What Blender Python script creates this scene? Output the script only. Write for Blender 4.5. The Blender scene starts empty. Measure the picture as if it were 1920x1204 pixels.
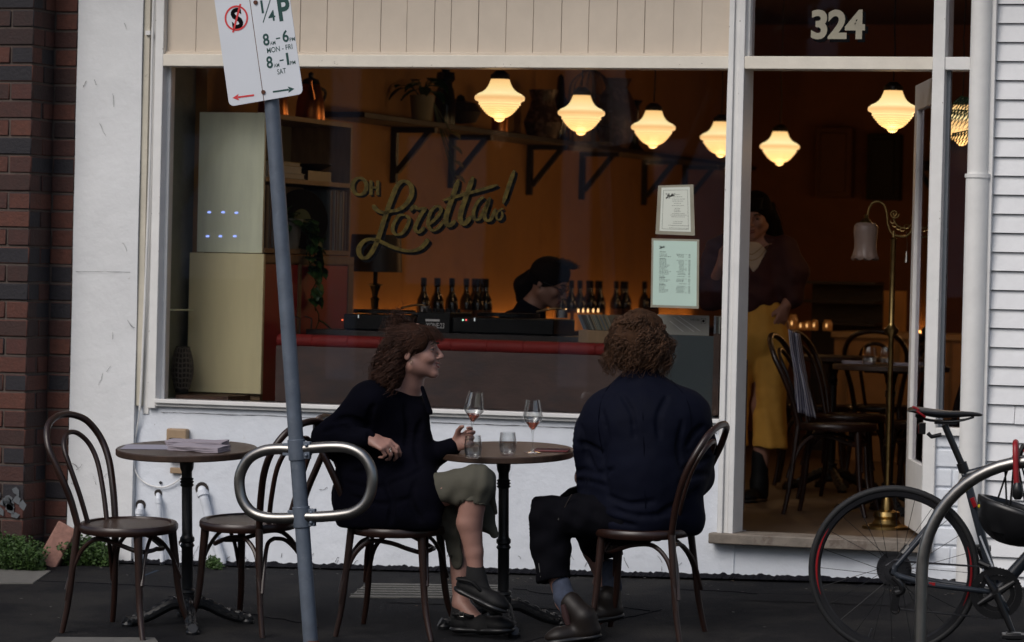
import bpy, math, random
import numpy as np
from mathutils import Vector, Matrix, Euler, noise
random.seed(7)
PI = math.pi
SC = bpy.context.scene
COL = SC.collection
V = Vector

# ---------------------------------------------------------------- camera
F_PX = 6800.0
YAW, PIT, ROLL = math.radians(18.3), math.radians(-0.775), 0.0235
CAM = V((16.63*math.sin(YAW), -16.63*math.cos(YAW), 1.375))
FW = V((-math.sin(YAW)*math.cos(PIT), math.cos(YAW)*math.cos(PIT), math.sin(PIT)))
_r = V((math.cos(YAW), math.sin(YAW), 0)); _u = _r.cross(FW)
RT = math.cos(ROLL)*_r + math.sin(ROLL)*_u
UP = -math.sin(ROLL)*_r + math.cos(ROLL)*_u
cd = bpy.data.cameras.new('camera'); cam = bpy.data.objects.new('camera', cd); COL.objects.link(cam)
cam.matrix_world = Matrix.Translation(CAM) @ Matrix((RT, UP, -FW)).transposed().to_4x4()
cd.sensor_width = 36; cd.lens = F_PX/1920*36; cd.clip_end = 400; cd.clip_start = 0.1
cd.dof.use_dof = True; cd.dof.focus_distance = 15.0; cd.dof.aperture_fstop = 4.5
SC.camera = cam
SC.render.resolution_x, SC.render.resolution_y = 1024, 642

# ---------------------------------------------------------------- light
SUN_EL, SUN_AZ = math.radians(42), math.radians(200)     # soft light from over the street
w = bpy.data.worlds.new('World'); SC.world = w; w.use_nodes = True
nt = w.node_tree
bg = nt.nodes['Background']; bg.inputs[1].default_value = 0.062
sk = nt.nodes.new('ShaderNodeTexSky'); sk.sky_type = 'NISHITA'; sk.sun_disc = False
sk.sun_elevation = SUN_EL; sk.sun_rotation = SUN_AZ; sk.air_density = 1.0; sk.dust_density = 3.0
nt.links.new(sk.outputs[0], bg.inputs[0])
sd = bpy.data.lights.new('sun', 'SUN'); so = bpy.data.objects.new('sun', sd); COL.objects.link(so)
sd.energy = 0.85; sd.angle = math.radians(35); sd.color = (1, .985, .97)
so.rotation_euler = (math.radians(48), 0, math.radians(-20))
SC.view_settings.view_transform = 'Standard'; SC.view_settings.look = 'None'
SC.view_settings.exposure = 0.76; SC.view_settings.gamma = 1
try:
    SC.cycles.max_bounces = 8; SC.cycles.transparent_max_bounces = 16
    SC.cycles.use_denoising = True; SC.cycles.sample_clamp_indirect = 4; SC.cycles.caustics_refractive = False
except Exception: pass

# ---------------------------------------------------------------- pixel helpers (photo 1920x1204 -> a point at depth Y)
def at(px, py, Y):
    d = FW + RT*((px-960)/F_PX) - UP*((py-602)/F_PX)
    return CAM + d*((Y-CAM.y)/d.y)
def gz(x, y):      # footpath: falls towards the kerb, climbs gently to the right along the wall
    if y > 0: y = 0
    k = max(0.0, 1+y/2)
    return .0235*max(-3, min(3, x))*k - .002 + .07*max(y, -2.9)
def ground(px, py):
    lo, hi = -4.0, 0.0
    for _ in range(40):
        m = (lo+hi)/2; p = at(px, py, m)
        if p.z < gz(p.x, m): hi = m
        else: lo = m
    p = at(px, py, m); return V((p.x, p.y, gz(p.x, p.y)))

# ---------------------------------------------------------------- object helpers
WM = {}
def tag(o, label=None, cat=None, group=None, kind=None):
    if label: o['label'] = label
    if cat: o['category'] = cat
    if group: o['group'] = group
    if kind: o['kind'] = kind
    return o
def thing(name, label, cat, M=None, group=None):
    o = bpy.data.objects.new(name, None); COL.objects.link(o); o.empty_display_size = .1
    if M is None: M = Matrix()
    elif not isinstance(M, Matrix): M = Matrix.Translation(V(M))
    o.matrix_world = M; WM[o.name] = M
    return tag(o, label, cat, group)
class MB:
    def __init__(s): s.v = []; s.f = []
    def add(s, vs, fs):
        n = len(s.v); s.v += [V(a) for a in vs]; s.f += [tuple(i+n for i in f) for f in fs]; return s
    def box(s, x0, x1, y0, y1, z0, z1, M=None):
        vs = [V((x, y, z)) for z in (z0, z1) for x, y in ((x0, y0), (x1, y0), (x1, y1), (x0, y1))]
        if M: vs = [M @ a for a in vs]
        return s.add(vs, [(3, 2, 1, 0), (4, 5, 6, 7), (0, 1, 5, 4), (1, 2, 6, 5), (2, 3, 7, 6), (3, 0, 4, 7)])
    def bar(s, a, b, w, h, up=(0, 0, 1)):
        a, b = V(a), V(b); d = (b-a).normalized(); u = V(up); sx = d.cross(u).normalized(); u = sx.cross(d)
        vs = [p + sx*i*w/2 + u*j*h/2 for p in (a, b) for i, j in ((-1, -1), (1, -1), (1, 1), (-1, 1))]
        return s.add(vs, [(3, 2, 1, 0), (4, 5, 6, 7), (0, 1, 5, 4), (1, 2, 6, 5), (2, 3, 7, 6), (3, 0, 4, 7)])
    def tube(s, pts, r, n=10, closed=False, caps=True, flat=None):
        P = [V(p) for p in pts]; m = len(P)
        R = r if isinstance(r, (list, tuple)) else [r]*m
        T = []
        for i in range(m):
            a = P[(i-1) % m] if (closed or i > 0) else P[i]; b = P[(i+1) % m] if (closed or i < m-1) else P[i]
            t = (b-a); T.append(t.normalized() if t.length > 1e-9 else V((0, 0, 1)))
        u = V((0, 0, 1)) if abs(T[0].z) < .9 else V((1, 0, 0))
        if flat: u = V(flat)
        vs = []
        for i in range(m):
            u = (u - T[i]*u.dot(T[i]));  u = u.normalized() if u.length > 1e-6 else T[i].orthogonal().normalized()
            w = T[i].cross(u)
            for k in range(n):
                a = 2*PI*k/n; vs.append(P[i] + (u*math.cos(a) + w*math.sin(a))*R[i])
        fs = []
        for i in range(m if closed else m-1):
            j = (i+1) % m
            for k in range(n):
                k2 = (k+1) % n; fs.append((i*n+k, i*n+k2, j*n+k2, j*n+k))
        if caps and not closed:
            fs.append(tuple(reversed(range(n)))); fs.append(tuple((m-1)*n+k for k in range(n)))
        return s.add(vs, fs)
    def lathe(s, prof, c=(0, 0, 0), n=24, M=None):
        vs = []; fs = []
        for r, z in prof:
            for k in range(n):
                a = 2*PI*k/n; p = V((r*math.cos(a), r*math.sin(a), z)); vs.append((M @ p if M else p) + V(c))
        m = len(prof)
        for i in range(m-1):
            for k in range(n):
                k2 = (k+1) % n; fs.append((i*n+k, i*n+k2, (i+1)*n+k2, (i+1)*n+k))
        if prof[0][0] > 1e-4: fs.append(tuple(reversed(range(n))))
        if prof[-1][0] > 1e-4: fs.append(tuple((m-1)*n+k for k in range(n)))
        return s.add(vs, fs)
    def prism(s, poly, O, X, Y, d):      # 2d polygon on frame O,X,Y extruded by vector d
        O, X, Y, d = V(O), V(X), V(Y), V(d); n = len(poly)
        vs = [O + X*a + Y*b for a, b in poly] + [O + X*a + Y*b + d for a, b in poly]
        fs = [tuple(range(n)), tuple(reversed(range(n, 2*n)))] + [(i, i+n, (i+1) % n+n, (i+1) % n) for i in range(n)]
        return s.add(vs, fs)
    def ball(s, c, r, n=10, sc=(1, 1, 1)):
        pr = [(math.sin(PI*i/n)*1.0, -math.cos(PI*i/n)) for i in range(n+1)]
        M = Matrix.Diagonal((r*sc[0], r*sc[1], r*sc[2]))
        pr[0] = (1e-5, -1); pr[-1] = (1e-5, 1)
        return s.lathe(pr, c, n*2, M.to_4x4())
    def build(s, name, m, parent=None, local=False, smooth=35, bevel=0, seg=2, top=None):
        me = bpy.data.meshes.new(name)
        vs = s.v
        if parent is not None and not local:
            Mi = WM[parent.name].inverted(); vs = [Mi @ a for a in vs]
        elif parent is None and top is not None:
            Mi = top.inverted(); vs = [Mi @ a for a in vs]
        me.from_pydata([tuple(a) for a in vs], [], s.f)
        me.validate(); me.update()
        if smooth:
            me.polygons.foreach_set('use_smooth', [True]*len(me.polygons)); me.set_sharp_from_angle(angle=math.radians(smooth))
        ms = m if isinstance(m, list) else [m]
        for q in ms: me.materials.append(q)
        o = bpy.data.objects.new(name, me); COL.objects.link(o)
        if parent is not None: o.parent = parent; WM[o.name] = WM[parent.name]
        else:
            if top is not None: o.matrix_world = top
            WM[o.name] = top if top is not None else Matrix()
        if bevel:
            b = o.modifiers.new('bevel', 'BEVEL'); b.width = bevel; b.segments = seg; b.limit_method = 'ANGLE'; b.angle_limit = math.radians(40)
        return o
def dup(root, M, label=None, group=None, skip=()):
    r = root.copy(); COL.objects.link(r); r.matrix_world = M; WM[r.name] = M
    if label: r['label'] = label
    if group: r['group'] = group
    for ch in list(root.children):
        if ch.name.split('.')[0] in skip: continue
        c = ch.copy(); COL.objects.link(c); c.parent = r; WM[c.name] = M
        for g in list(ch.children):
            d = g.copy(); COL.objects.link(d); d.parent = c; WM[d.name] = M
    return r
def stand(p, rz=0, tilt=True):         # a frame standing on the sloping footpath
    return Matrix.Translation(p) @ (Matrix.Rotation(.07, 4, 'X') if tilt else Matrix()) @ Matrix.Rotation(rz, 4, 'Z')
def smoothpath(pts, n=6, closed=False):
    P = [V(p) for p in pts]; m = len(P); out = []
    rng = range(m if closed else m-1)
    for i in rng:
        g = (lambda k: P[k % m]) if closed else (lambda k: P[max(0, min(m-1, k))])
        a, b, c, d = g(i-1), g(i), g(i+1), g(i+2)
        for k in range(n):
            t = k/n
            out.append(.5*((2*b) + (c-a)*t + (2*a-5*b+4*c-d)*t*t + (3*b-a-3*c+d)*t**3))
    if not closed: out.append(P[-1])
    return out

# ---------------------------------------------------------------- materials
def M(name, col, rough=.5, metal=0, var=.12, ns=8, bump=0, bs=60, spec=.5, col2=None, c2s=6, c2t=.6, c2w=.08, stretch=None, emit=None, es=0, trans=0, coat=0, island=0):
    m = bpy.data.materials.new(name); m.use_nodes = True; n = m.node_tree; b = n.nodes['Principled BSDF']
    def N(t): return n.nodes.new(t)
    tc = N('ShaderNodeTexCoord'); mp = N('ShaderNodeMapping'); n.links.new(tc.outputs['Object'], mp.inputs[0])
    if stretch: mp.inputs['Scale'].default_value = stretch
    nz = N('ShaderNodeTexNoise'); nz.inputs['Scale'].default_value = ns; nz.inputs['Detail'].default_value = 6; nz.inputs['Roughness'].default_value = .62
    n.links.new(mp.outputs[0], nz.inputs[0])
    mx = N('ShaderNodeMix'); mx.data_type = 'RGBA'
    c = V(col[:3]); mx.inputs[6].default_value = (*(c*(1-var)), 1); mx.inputs[7].default_value = (*(c*(1+var)), 1)
    mr = N('ShaderNodeMapRange'); mr.inputs[1].default_value = .3; mr.inputs[2].default_value = .7
    n.links.new(nz.outputs[0], mr.inputs[0]); n.links.new(mr.outputs[0], mx.inputs[0])
    out = mx.outputs[2]
    if island:
        g = N('ShaderNodeNewGeometry'); cr = N('ShaderNodeValToRGB'); cr.color_ramp.interpolation = 'CONSTANT'
        el = cr.color_ramp.elements; cols = island
        el[0].position = 0; el[0].color = (*cols[0], 1); el[1].position = 1/len(cols); el[1].color = (*cols[1], 1)
        for i in range(2, len(cols)): e = el.new(i/len(cols)); e.color = (*cols[i], 1)
        n.links.new(g.outputs['Random Per Island'], cr.inputs[0])
        m2 = N('ShaderNodeMix'); m2.data_type = 'RGBA'; m2.blend_type = 'MULTIPLY'; m2.inputs[0].default_value = 1
        n.links.new(cr.outputs[0], m2.inputs[6]); n.links.new(out, m2.inputs[7]); out = m2.outputs[2]
    if col2:
        n2 = N('ShaderNodeTexNoise'); n2.inputs['Scale'].default_value = c2s; n2.inputs['Detail'].default_value = 8; n2.inputs['Roughness'].default_value = .7
        n.links.new(mp.outputs[0], n2.inputs[0])
        r2 = N('ShaderNodeMapRange'); r2.inputs[1].default_value = c2t; r2.inputs[2].default_value = c2t+c2w
        n.links.new(n2.outputs[0], r2.inputs[0])
        m3 = N('ShaderNodeMix'); m3.data_type = 'RGBA'; m3.inputs[7].default_value = (*col2, 1)
        n.links.new(r2.outputs[0], m3.inputs[0]); n.links.new(out, m3.inputs[6]); out = m3.outputs[2]
    n.links.new(out, b.inputs['Base Color'])
    b.inputs['Roughness'].default_value = rough; b.inputs['Metallic'].default_value = metal
    b.inputs['Specular IOR Level'].default_value = spec
    if coat: b.inputs['Coat Weight'].default_value = coat; b.inputs['Coat Roughness'].default_value = .15
    if trans: b.inputs['Transmission Weight'].default_value = trans
    if emit: b.inputs['Emission Color'].default_value = (*emit, 1); b.inputs['Emission Strength'].default_value = es
    rr = N('ShaderNodeMapRange'); rr.inputs[3].default_value = max(0, rough-.08); rr.inputs[4].default_value = min(1, rough+.08)
    n.links.new(nz.outputs[0], rr.inputs[0]); n.links.new(rr.outputs[0], b.inputs['Roughness'])
    if bump:
        bn = N('ShaderNodeTexNoise'); bn.inputs['Scale'].default_value = bs; bn.inputs['Detail'].default_value = 8; bn.inputs['Roughness'].default_value = .6
        n.links.new(mp.outputs[0], bn.inputs[0])
        bp = N('ShaderNodeBump'); bp.inputs['Strength'].default_value = 1; bp.inputs['Distance'].default_value = bump
        n.links.new(bn.outputs[0], bp.inputs['Height']); n.links.new(bp.outputs[0], b.inputs['Normal'])
    return m
def pane_mat(name, tint=(1, 1, 1), refl=1.0):
    m = bpy.data.materials.new(name); m.use_nodes = True; n = m.node_tree; n.nodes.remove(n.nodes['Principled BSDF'])
    t = n.nodes.new('ShaderNodeBsdfTransparent'); t.inputs[0].default_value = (*tint, 1)
    g = n.nodes.new('ShaderNodeBsdfGlossy'); g.inputs['Roughness'].default_value = .01; g.inputs[0].default_value = (refl*.8, refl*.78, refl*.85, 1)
    f = n.nodes.new('ShaderNodeFresnel'); f.inputs[0].default_value = 1.5
    x = n.nodes.new('ShaderNodeMixShader'); n.links.new(f.outputs[0], x.inputs[0]); n.links.new(t.outputs[0], x.inputs[1]); n.links.new(g.outputs[0], x.inputs[2])
    n.links.new(x.outputs[0], n.nodes['Material Output'].inputs[0]); return m

m_white = M('white_painted_masonry', (.68, .715, .77), .75, var=.07, ns=3, bump=.0055, bs=15, col2=(.48, .47, .46), c2s=11, c2t=.64, c2w=.12)
m_render = M('white_painted_render', (.70, .71, .72), .7, var=.06, ns=3, bump=.007, bs=9, col2=(.40, .38, .36), c2s=16, c2t=.71, c2w=.05)
m_frame = M('white_painted_timber', (.73, .725, .71), .45, var=.05, ns=10, bump=.0012, bs=40, col2=(.30, .28, .26), c2s=26, c2t=.72, c2w=.04)
m_beam = M('warm_tinted_timber', (.72, .67, .58), .5, var=.06, ns=10, bump=.0012, bs=40, col2=(.35, .31, .26), c2s=26, c2t=.72, c2w=.04)  # frame timber with the warm light up high put into its colour
m_warmtint = M('warm_tinted_boards', (.60, .515, .42), .55, var=.06, ns=5, bump=.001, bs=30)  # warm light over the window put into the colour as cream
m_trim = M('aged_cream_trim', (.55, .51, .42), .6, var=.1, ns=10, bump=.002, bs=40, col2=(.25, .22, .18), c2s=14, c2t=.66, c2w=.06)
m_brick = M('dark_red_brick', (1, 1, 1), .8, var=.22, ns=30, bump=.004, bs=70, island=[(.066, .022, .017), (.038, .016, .013), (.090, .030, .019), (.016, .014, .018), (.052, .019, .015), (.028, .014, .013), (.080, .026, .017)])
m_mortar = M('grey_mortar', (.085, .065, .055), .9, var=.2, ns=40, bump=.003, bs=90)
m_asphalt = M('asphalt', (.0105, .0105, .0120), .9, var=.5, ns=110, bump=.006, bs=110, col2=(.022, .021, .0205), c2s=1.8, c2t=.48, c2w=.12, spec=.12)
m_tar = M('black_tar', (.006, .006, .009), .8, bump=.004, bs=60, spec=.08)
m_concrete = M('worn_concrete', (.12, .115, .105), .85, var=.15, ns=25, bump=.002, bs=80)
m_step = M('worn_step', (.20, .17, .14), .75, var=.2, ns=14, bump=.003, bs=40, col2=(.13, .1, .08), c2s=10, c2t=.52, c2w=.1)
m_wb = M('white_weatherboard', (.72, .73, .75), .6, var=.05, ns=8, bump=.002, bs=30, col2=(.35, .34, .32), c2s=22, c2t=.72, c2w=.03)
m_pane = pane_mat('window_glass')
m_black = M('black_paint', (.012, .012, .013), .4, var=.1)
m_iron = M('black_cast_iron', (.008, .0085, .010), .45, var=.2, ns=30, bump=.001, bs=70)
m_wood = M('dark_bentwood', (.020, .0075, .0048), .38, var=.45, ns=14, stretch=(1, 1, .3), bump=.0004, bs=60, coat=.12)
m_woodtop = M('worn_wood_top', (.040, .022, .014), .45, var=.45, ns=10, stretch=(1, 6, 1), bump=.0005, bs=40, coat=.06)
m_galv = M('galvanised_steel', (.125, .15, .19), .5, metal=.35, var=.15, ns=14, bump=.0006, bs=60, col2=(.19, .215, .25), c2s=18, c2t=.56, c2w=.2)
m_chrome = M('brushed_stainless', (.30, .29, .275), .34, metal=1, var=.05, ns=30)
m_signw = M('white_sign_face', (.62, .65, .70), .4, var=.02, ns=6)
m_sred = M('sign_red', (.60, .035, .04), .5, var=.03)
m_sgrn = M('sign_green', (.004, .05, .045), .5, var=.03)
m_sblk = M('sign_black', (.004, .004, .005), .8, var=.03, spec=.05)
m_rust = M('rust', (.09, .03, .015), .8, var=.3, ns=40)
m_orange = M('ochre_plaster', (.38, .195, .06), .75, var=.12, ns=2.5, bump=.001, bs=20, col2=(.28, .13, .038), c2s=3, c2t=.55, c2w=.2)
m_dkwall = M('dark_brown_wall', (.20, .085, .045), .7, var=.15, ns=3)
m_sidewall = M('grey_green_plaster', (.24, .25, .20), .85, var=.15, ns=6, bump=.006, bs=26)
m_ceil = M('dark_ceiling', (.07, .04, .03), .8)
m_floor = M('brown_floor', (.11, .075, .05), .5, var=.25, ns=5, bump=.0006, bs=30)
m_brass = M('aged_brass', (.30, .21, .085), .32, metal=1, var=.2, ns=20)
m_gold = M('gold_leaf', (.052, .036, .006), .55, metal=.0, var=.6, ns=45, spec=.15)
m_leaf = M('leaf_green', (.02, .055, .015), .45, var=.4, ns=20)
m_weed = M('weed_green', (.035, .075, .012), .55, var=.5, ns=30)
m_dark = M('dark_object', (.02, .014, .012), .45, var=.3)
m_bottle = M('dark_bottle_glass', (.008, .008, .006), .12, var=.1, spec=.8)

# ================================================================ SETTING
# footpath sheet with the slope of gz, fine grid near the wall
xs = [-60, -20, -8, -5, -4] + [-3+i*.25 for i in range(29)] + [5, 8, 20, 60]
ys = [-2.9, -2.5, -2, -1.5, -1, -.75, -.5, -.25, .05]
mb = MB()
for y in ys:
    for x in xs: mb.v.append(V((x, y, gz(x, y))))
nx = len(xs)
for j in range(len(ys)-1):
    for i in range(nx-1): mb.f.append((j*nx+i, j*nx+i+1, (j+1)*nx+i+1, (j+1)*nx+i))
tag(mb.build('footpath', m_asphalt), kind='structure')
m_kerb = M('kerb_stone', (.10, .10, .095), .8, var=.2, ns=20, bump=.002)
tag(MB().box(-60, 60, -3.05, -2.9, -.5, gz(0, -2.9)+.004).build('kerb', m_kerb, bevel=.01), kind='structure')
tag(MB().box(-60, 60, -45, -3.05, -.6, gz(0, -2.9)-.13).build('road', m_asphalt), kind='structure')

def quad_on_ground(corners, dz, t):
    P = [ground(*c) for c in corners]
    vs = [p + V((0, 0, dz)) for p in P] + [p + V((0, 0, -t)) for p in P]
    return vs, [(0, 1, 2, 3), (7, 6, 5, 4), (0, 4, 5, 1), (1, 5, 6, 2), (2, 6, 7, 3), (3, 7, 4, 0)]
def pit_cover(corners, label, grid=True):
    t = thing('pit_cover', label, 'utility cover', ground(*corners[0]), group='utility covers set in the footpath')
    mb = MB(); mb.add(*quad_on_ground(corners, .006, .03)); mb.build('frame', m_concrete, t)
    P = [ground(*c) for c in corners]
    mb = MB()
    if grid:
        a, b, c, d = P
        for i in range(24):
            for j in range(5):
                u, v = (i+.5+.5*(j % 2))/25, (j+.7)/5.6
                q = (a*(1-u)+b*u)*(1-v) + (d*(1-u)+c*u)*v
                mb.bar(q+V((-.014, -.008, .0085)), q+V((.014, .008, .0085)), .012, .005)
        mb.build('lid_ribs', m_kerb, t)
    return t
pit_cover([(655, 1121), (935, 1124), (942, 1099), (688, 1096)], 'pale ribbed pit cover between the legs of the seated woman\'s chair')
pit_cover([(-60, 1096), (62, 1095), (95, 1072), (-40, 1068)], 'grey concrete pit cover below the brick wall and weeds', False)
pit_cover([(90, 1212), (300, 1212), (290, 1198), (105, 1197)], 'pit cover at the near edge of the footpath below the empty table', False)
mb = MB()
for k in range(14):
    p = ground(262+k*2.2, 1082-k*.85)
    mb.add([p+V((0, 0, .003)), p+V((.012, 0, .003)), p+V((.014, .02, .003)), p+V((.002, .02, .003))], [(0, 1, 2, 3)])
tag(mb.build('paint_mark', M('blue_spray_paint', (.012, .04, .09), .8)), 'faint blue spray paint mark on the footpath by the wall', 'paint mark')

ck = MB(); rc = random.Random(77)
for (a, b, n, dx, dy) in ((-1.2, -1.1, 30, .03, -.022), (.2, -.5, 22, .035, -.02), (1.0, -.9, 26, -.012, -.035), (-2.4, -.7, 30, .04, -.004), (.9, -.35, 30, .03, -.003)):
    x, y = a, b; P = []
    for _ in range(n):
        P.append(V((x, y, gz(x, y)+.001))); x += dx*rc.uniform(.5, 1.5); y += dy*rc.uniform(.3, 1.7)+rc.gauss(0, .006)
    ck.tube([p for p in P if p.y > -2.85], .0022, 4)
tag(ck.build('footpath_cracks', m_tar), kind='structure')
m_patch = M('asphalt_patch', (.010, .010, .0115), .85, var=.5, ns=140, bump=.006, bs=140, spec=.15)
for (x0, y0, w0, h0) in ((-.2, -1.0, .9, .35), (1.3, -.6, .7, .3)):
    xs_, ys_ = [x0+w0*i/12 for i in range(13)], [y0+h0*j/6 for j in range(7)]; mb = MB()
    for y in ys_:
        for x in xs_: jx = .02*noise.noise(V((x*9, y*9, 3))); mb.v.append(V((x+jx, y+jx, gz(x+jx, y+jx)+.0025)))
    for j in range(6):
        for i in range(12): mb.f.append((j*13+i, j*13+i+1, (j+1)*13+i+1, (j+1)*13+i))
    tag(mb.build('footpath_patch', m_patch), kind='structure')
# ---- cafe building
H = 3.6
B = thing('cafe_building', 'white painted cafe shopfront with wide window, open doorway and warm-tinted boards above', 'building', (0, 0, 0))
# stall riser under the window
mb = MB()
x0, x1, z0, z1 = -1.862, 1.005, -.3, .70
n1, n2 = 90, 32
for j in range(n2+1):
    for i in range(n1+1):
        x = x0+(x1-x0)*i/n1; z = z0+(z1-z0)*j/n2
        mb.v.append(V((x, -.004+.004*noise.noise(V((x*3, z*3, 1))), z)))
for j in range(n2):
    for i in range(n1): a = j*(n1+1)+i; mb.f.append((a, a+1, a+n1+2, a+n1+1))
mb.box(x0, x1, .02, .2, -.3, .70)
mb.build('lower_wall', m_white, B)
MB().box(1.005, 1.078, -.006, .2, -.3, .225).box(1.078, 1.95, .0, .2, -.3, .172).build('lower_wall', m_white, B)
# pilaster
mb = MB()
n1, n2 = 12, 110
for j in range(n2+1):
    for i in range(n1+1):
        x = -2.20+(.338)*i/n1; z = -.3+(H+.3)*j/n2
        mb.v.append(V((x, -.035+.006*noise.noise(V((x*5, z*2.2, 5))), z)))
for j in range(n2):
    for i in range(n1): a = j*(n1+1)+i; mb.f.append((a, a+1, a+n1+2, a+n1+1))
mb.box(-2.198, -1.864, -.028, .2, -.3, H)
mb.build('pilaster', m_render, B)
# narrow trims left of the window and conduit
MB().box(-1.862, -1.832, -.024, .1, .70, H).build('trim', m_trim, B)
MB().box(-1.832, -1.80, -.008, .1, .66, H).box(-1.80, -1.757, -.03, .12, .69, H).build('window_jamb', m_frame, B, bevel=.003)
p = [at(291, -60, -.03), at(286, 70, -.03), at(281, 300, -.03), at(274, 500, -.03), at(266, 700, -.03), at(262, 770, -.03), at(256, 810, -.02), at(250, 850, -.02), at(253, 880, -.02), at(265, 900, -.02), at(285, 911, -.02), at(310, 913, -.02), at(335, 900, -.02), at(344, 885, -.02)]
ca = MB().tube(smoothpath(p[:6], 4), .0065, 8).tube(smoothpath(p[5:], 6), .0035, 8).build('cable', m_frame, B)
MB().box(-1.847, -1.823, -.04, -.02, 2.455, 2.475).build('clip', m_frame, ca)
# frame members
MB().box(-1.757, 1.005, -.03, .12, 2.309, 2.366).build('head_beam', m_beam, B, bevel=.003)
MB().box(-1.757, 1.005, -.028, .12, .700, .733).box(-1.757, 1.005, -.045, -.0285, .716, .736).build('window_sill', m_frame, B, bevel=.003)
MB().box(1.005, 1.030, -.04, .14, .18, H).box(1.030, 1.052, -.026, .14, .18, H).box(1.052, 1.078, -.034, .14, .18, H).build('door_post', m_frame, B, bevel=.003)
MB().box(.985, 1.005, .03, .06, .733, 2.309).build('glazing_bead', m_frame, B); MB().box(-1.757, -1.742, .03, .06, .733, 2.309).build('glazing_bead', m_frame, B)
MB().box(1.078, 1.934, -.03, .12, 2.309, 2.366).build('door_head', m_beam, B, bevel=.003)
MB().box(1.934, 1.989, -.036, .14, .18, H).build('door_post', m_frame, B, bevel=.003)
MB().box(1.989, 2.135, -.03, .12, 2.309, 2.366).box(2.127, 2.150, -.03, .12, .70, H).build('sidelight_frame', m_frame, B, bevel=.003)
MB().box(1.989, 2.005, .02, .05, .735, 2.309).build('sidelight_bead', M('grey_primer', (.20, .22, .24), .5), B)
MB().box(1.989, 2.2, -.04, .12, .700, .733).build('sidelight_sill', m_frame, B, bevel=.003)
# painted brick under the sidelight
mb = MB(); zz = -.3; r = 0
while zz < .70:
    for k in range(-1, 2):
        xa = 1.95 + k*.24 + (.12 if r % 2 else 0); xb = xa+.232
        xa = max(xa, 1.95); xb = min(xb, 2.23)
        if xb-xa > .02: mb.box(xa, xb, -.012-random.random()*.004, .1, zz, min(zz+.077, .70))
    zz += .086; r += 1
mb.box(1.95, 2.23, -.005, .15, -.3, .70)
mb.build('painted_brick_base', m_white, B, bevel=.006)
# fascia boards above the window
js = [313, 366, 417, 469, 510, 561, 611, 660, 712, 761, 813, 844, 895, 947, 998, 1051, 1102, 1155, 1207, 1261, 1314, 1363]
X = [-1.757]+[at(j, 60, 0).x for j in js[1:-1]]+[1.005]
mb = MB()
for a, b in zip(X[:-1], X[1:]):
    y = .012+random.uniform(-.002, .002)
    mb.box(a+.0008, b-.0008, y, .03, 2.372, H)
mb.build('fascia_boards', m_warmtint, B, bevel=.0015)
MB().box(-1.757, 1.005, .028, .1, 2.366, H).build('fascia_backing', m_step, B)
MB().box(-1.757, 1.005, -.01, .012, 2.366, 2.379).build('trim', m_warmtint, B, bevel=.002)
# glass
MB().box(-1.757, 1.005, .04, .046, .733, 2.309).build('window_pane', m_pane, B)
MB().box(1.078, 1.934, .04, .046, 2.366, H).build('transom_pane', m_pane, B)
MB().box(1.989, 2.127, .035, .041, .733, 2.309).build('sidelight_pane', m_pane, B); MB().box(1.989, 2.127, .035, .041, 2.366, H).build('sidelight_pane', m_pane, B)
MB().box(1.078, 1.092, .0, .06, 2.366, H).build('transom_bead', m_frame, B)
# doorstep
mb = MB().box(.975, 1.985, -.075, .16, .178, .226)
mb.build('doorstep', m_step, B, bevel=.006)
# tar line along wall base
mb = MB(); x = -2.2; prev = None
while x < 2.2:
    z = gz(x, 0); h = .012+.012*abs(noise.noise(V((x*17, 2, 0))))+.008*random.random()
    cur = (x, z, h)
    if prev: mb.add([(prev[0], -.012, prev[1]-.01), (x, -.012, z-.01), (x, -.008, z+h), (prev[0], -.008, prev[1]+prev[2]), (prev[0], -.07-.02*random.random(), prev[1]+.002), (x, -.07-.02*random.random(), z+.002)], [(0, 1, 2, 3), (4, 5, 2, 3)])
    prev = cur; x += .012
mb.build('tar_edge', m_tar, B)
# hairline cracks, chips and drips in the old paint
ck = MB(); rc = random.Random(31)
def crack(x, z, n, dx, dz, wv, r, Y):
    P = [V((x, Y, z))]
    for _ in range(n): x += dx*rc.uniform(.6, 1.4); z += dz*rc.uniform(.6, 1.4)+rc.gauss(0, wv); P.append(V((x, Y, z)))
    ck.tube(P, [r*rc.uniform(.5, 1.3) for _ in P], 4)
crack(-1.74, .672, 44, .0305, 0, .0007, .0011, -.008); crack(-.38, .671, 44, .0305, 0, .0007, .0011, -.008)
crack(-2.18, at(200, 511, 0).z, 16, .019, 0, .0006, .0007, -.041)
for _ in range(26):
    x = rc.uniform(-1.8, .95); z = gz(x, 0)+rc.uniform(.02, .14)*rc.random()+.01; crack(x, z, rc.randint(2, 5), rc.uniform(-.01, .01), rc.uniform(.004, .012), .003, .0010, -.008)
for _ in range(10):
    x = rc.uniform(-2.16, -1.9); z = rc.uniform(0, 2.5); crack(x, z, rc.randint(3, 7), rc.uniform(-.008, .008), rc.uniform(.006, .014), .004, .0007, -.040)
for (a, b) in ((140, 868), (150, 880), (141, 905), (600, 918), (246, 600), (163, 165), (184, 150), (270, 168)): q = at(a, b, 0); crack(q.x, q.z, 5, rc.uniform(.002, .008), rc.uniform(-.006, .006), .003, .0012, -.041 if a < 262 else -.008)
ck.build('paint_cracks', m_tar, B)
ch = MB()
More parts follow.
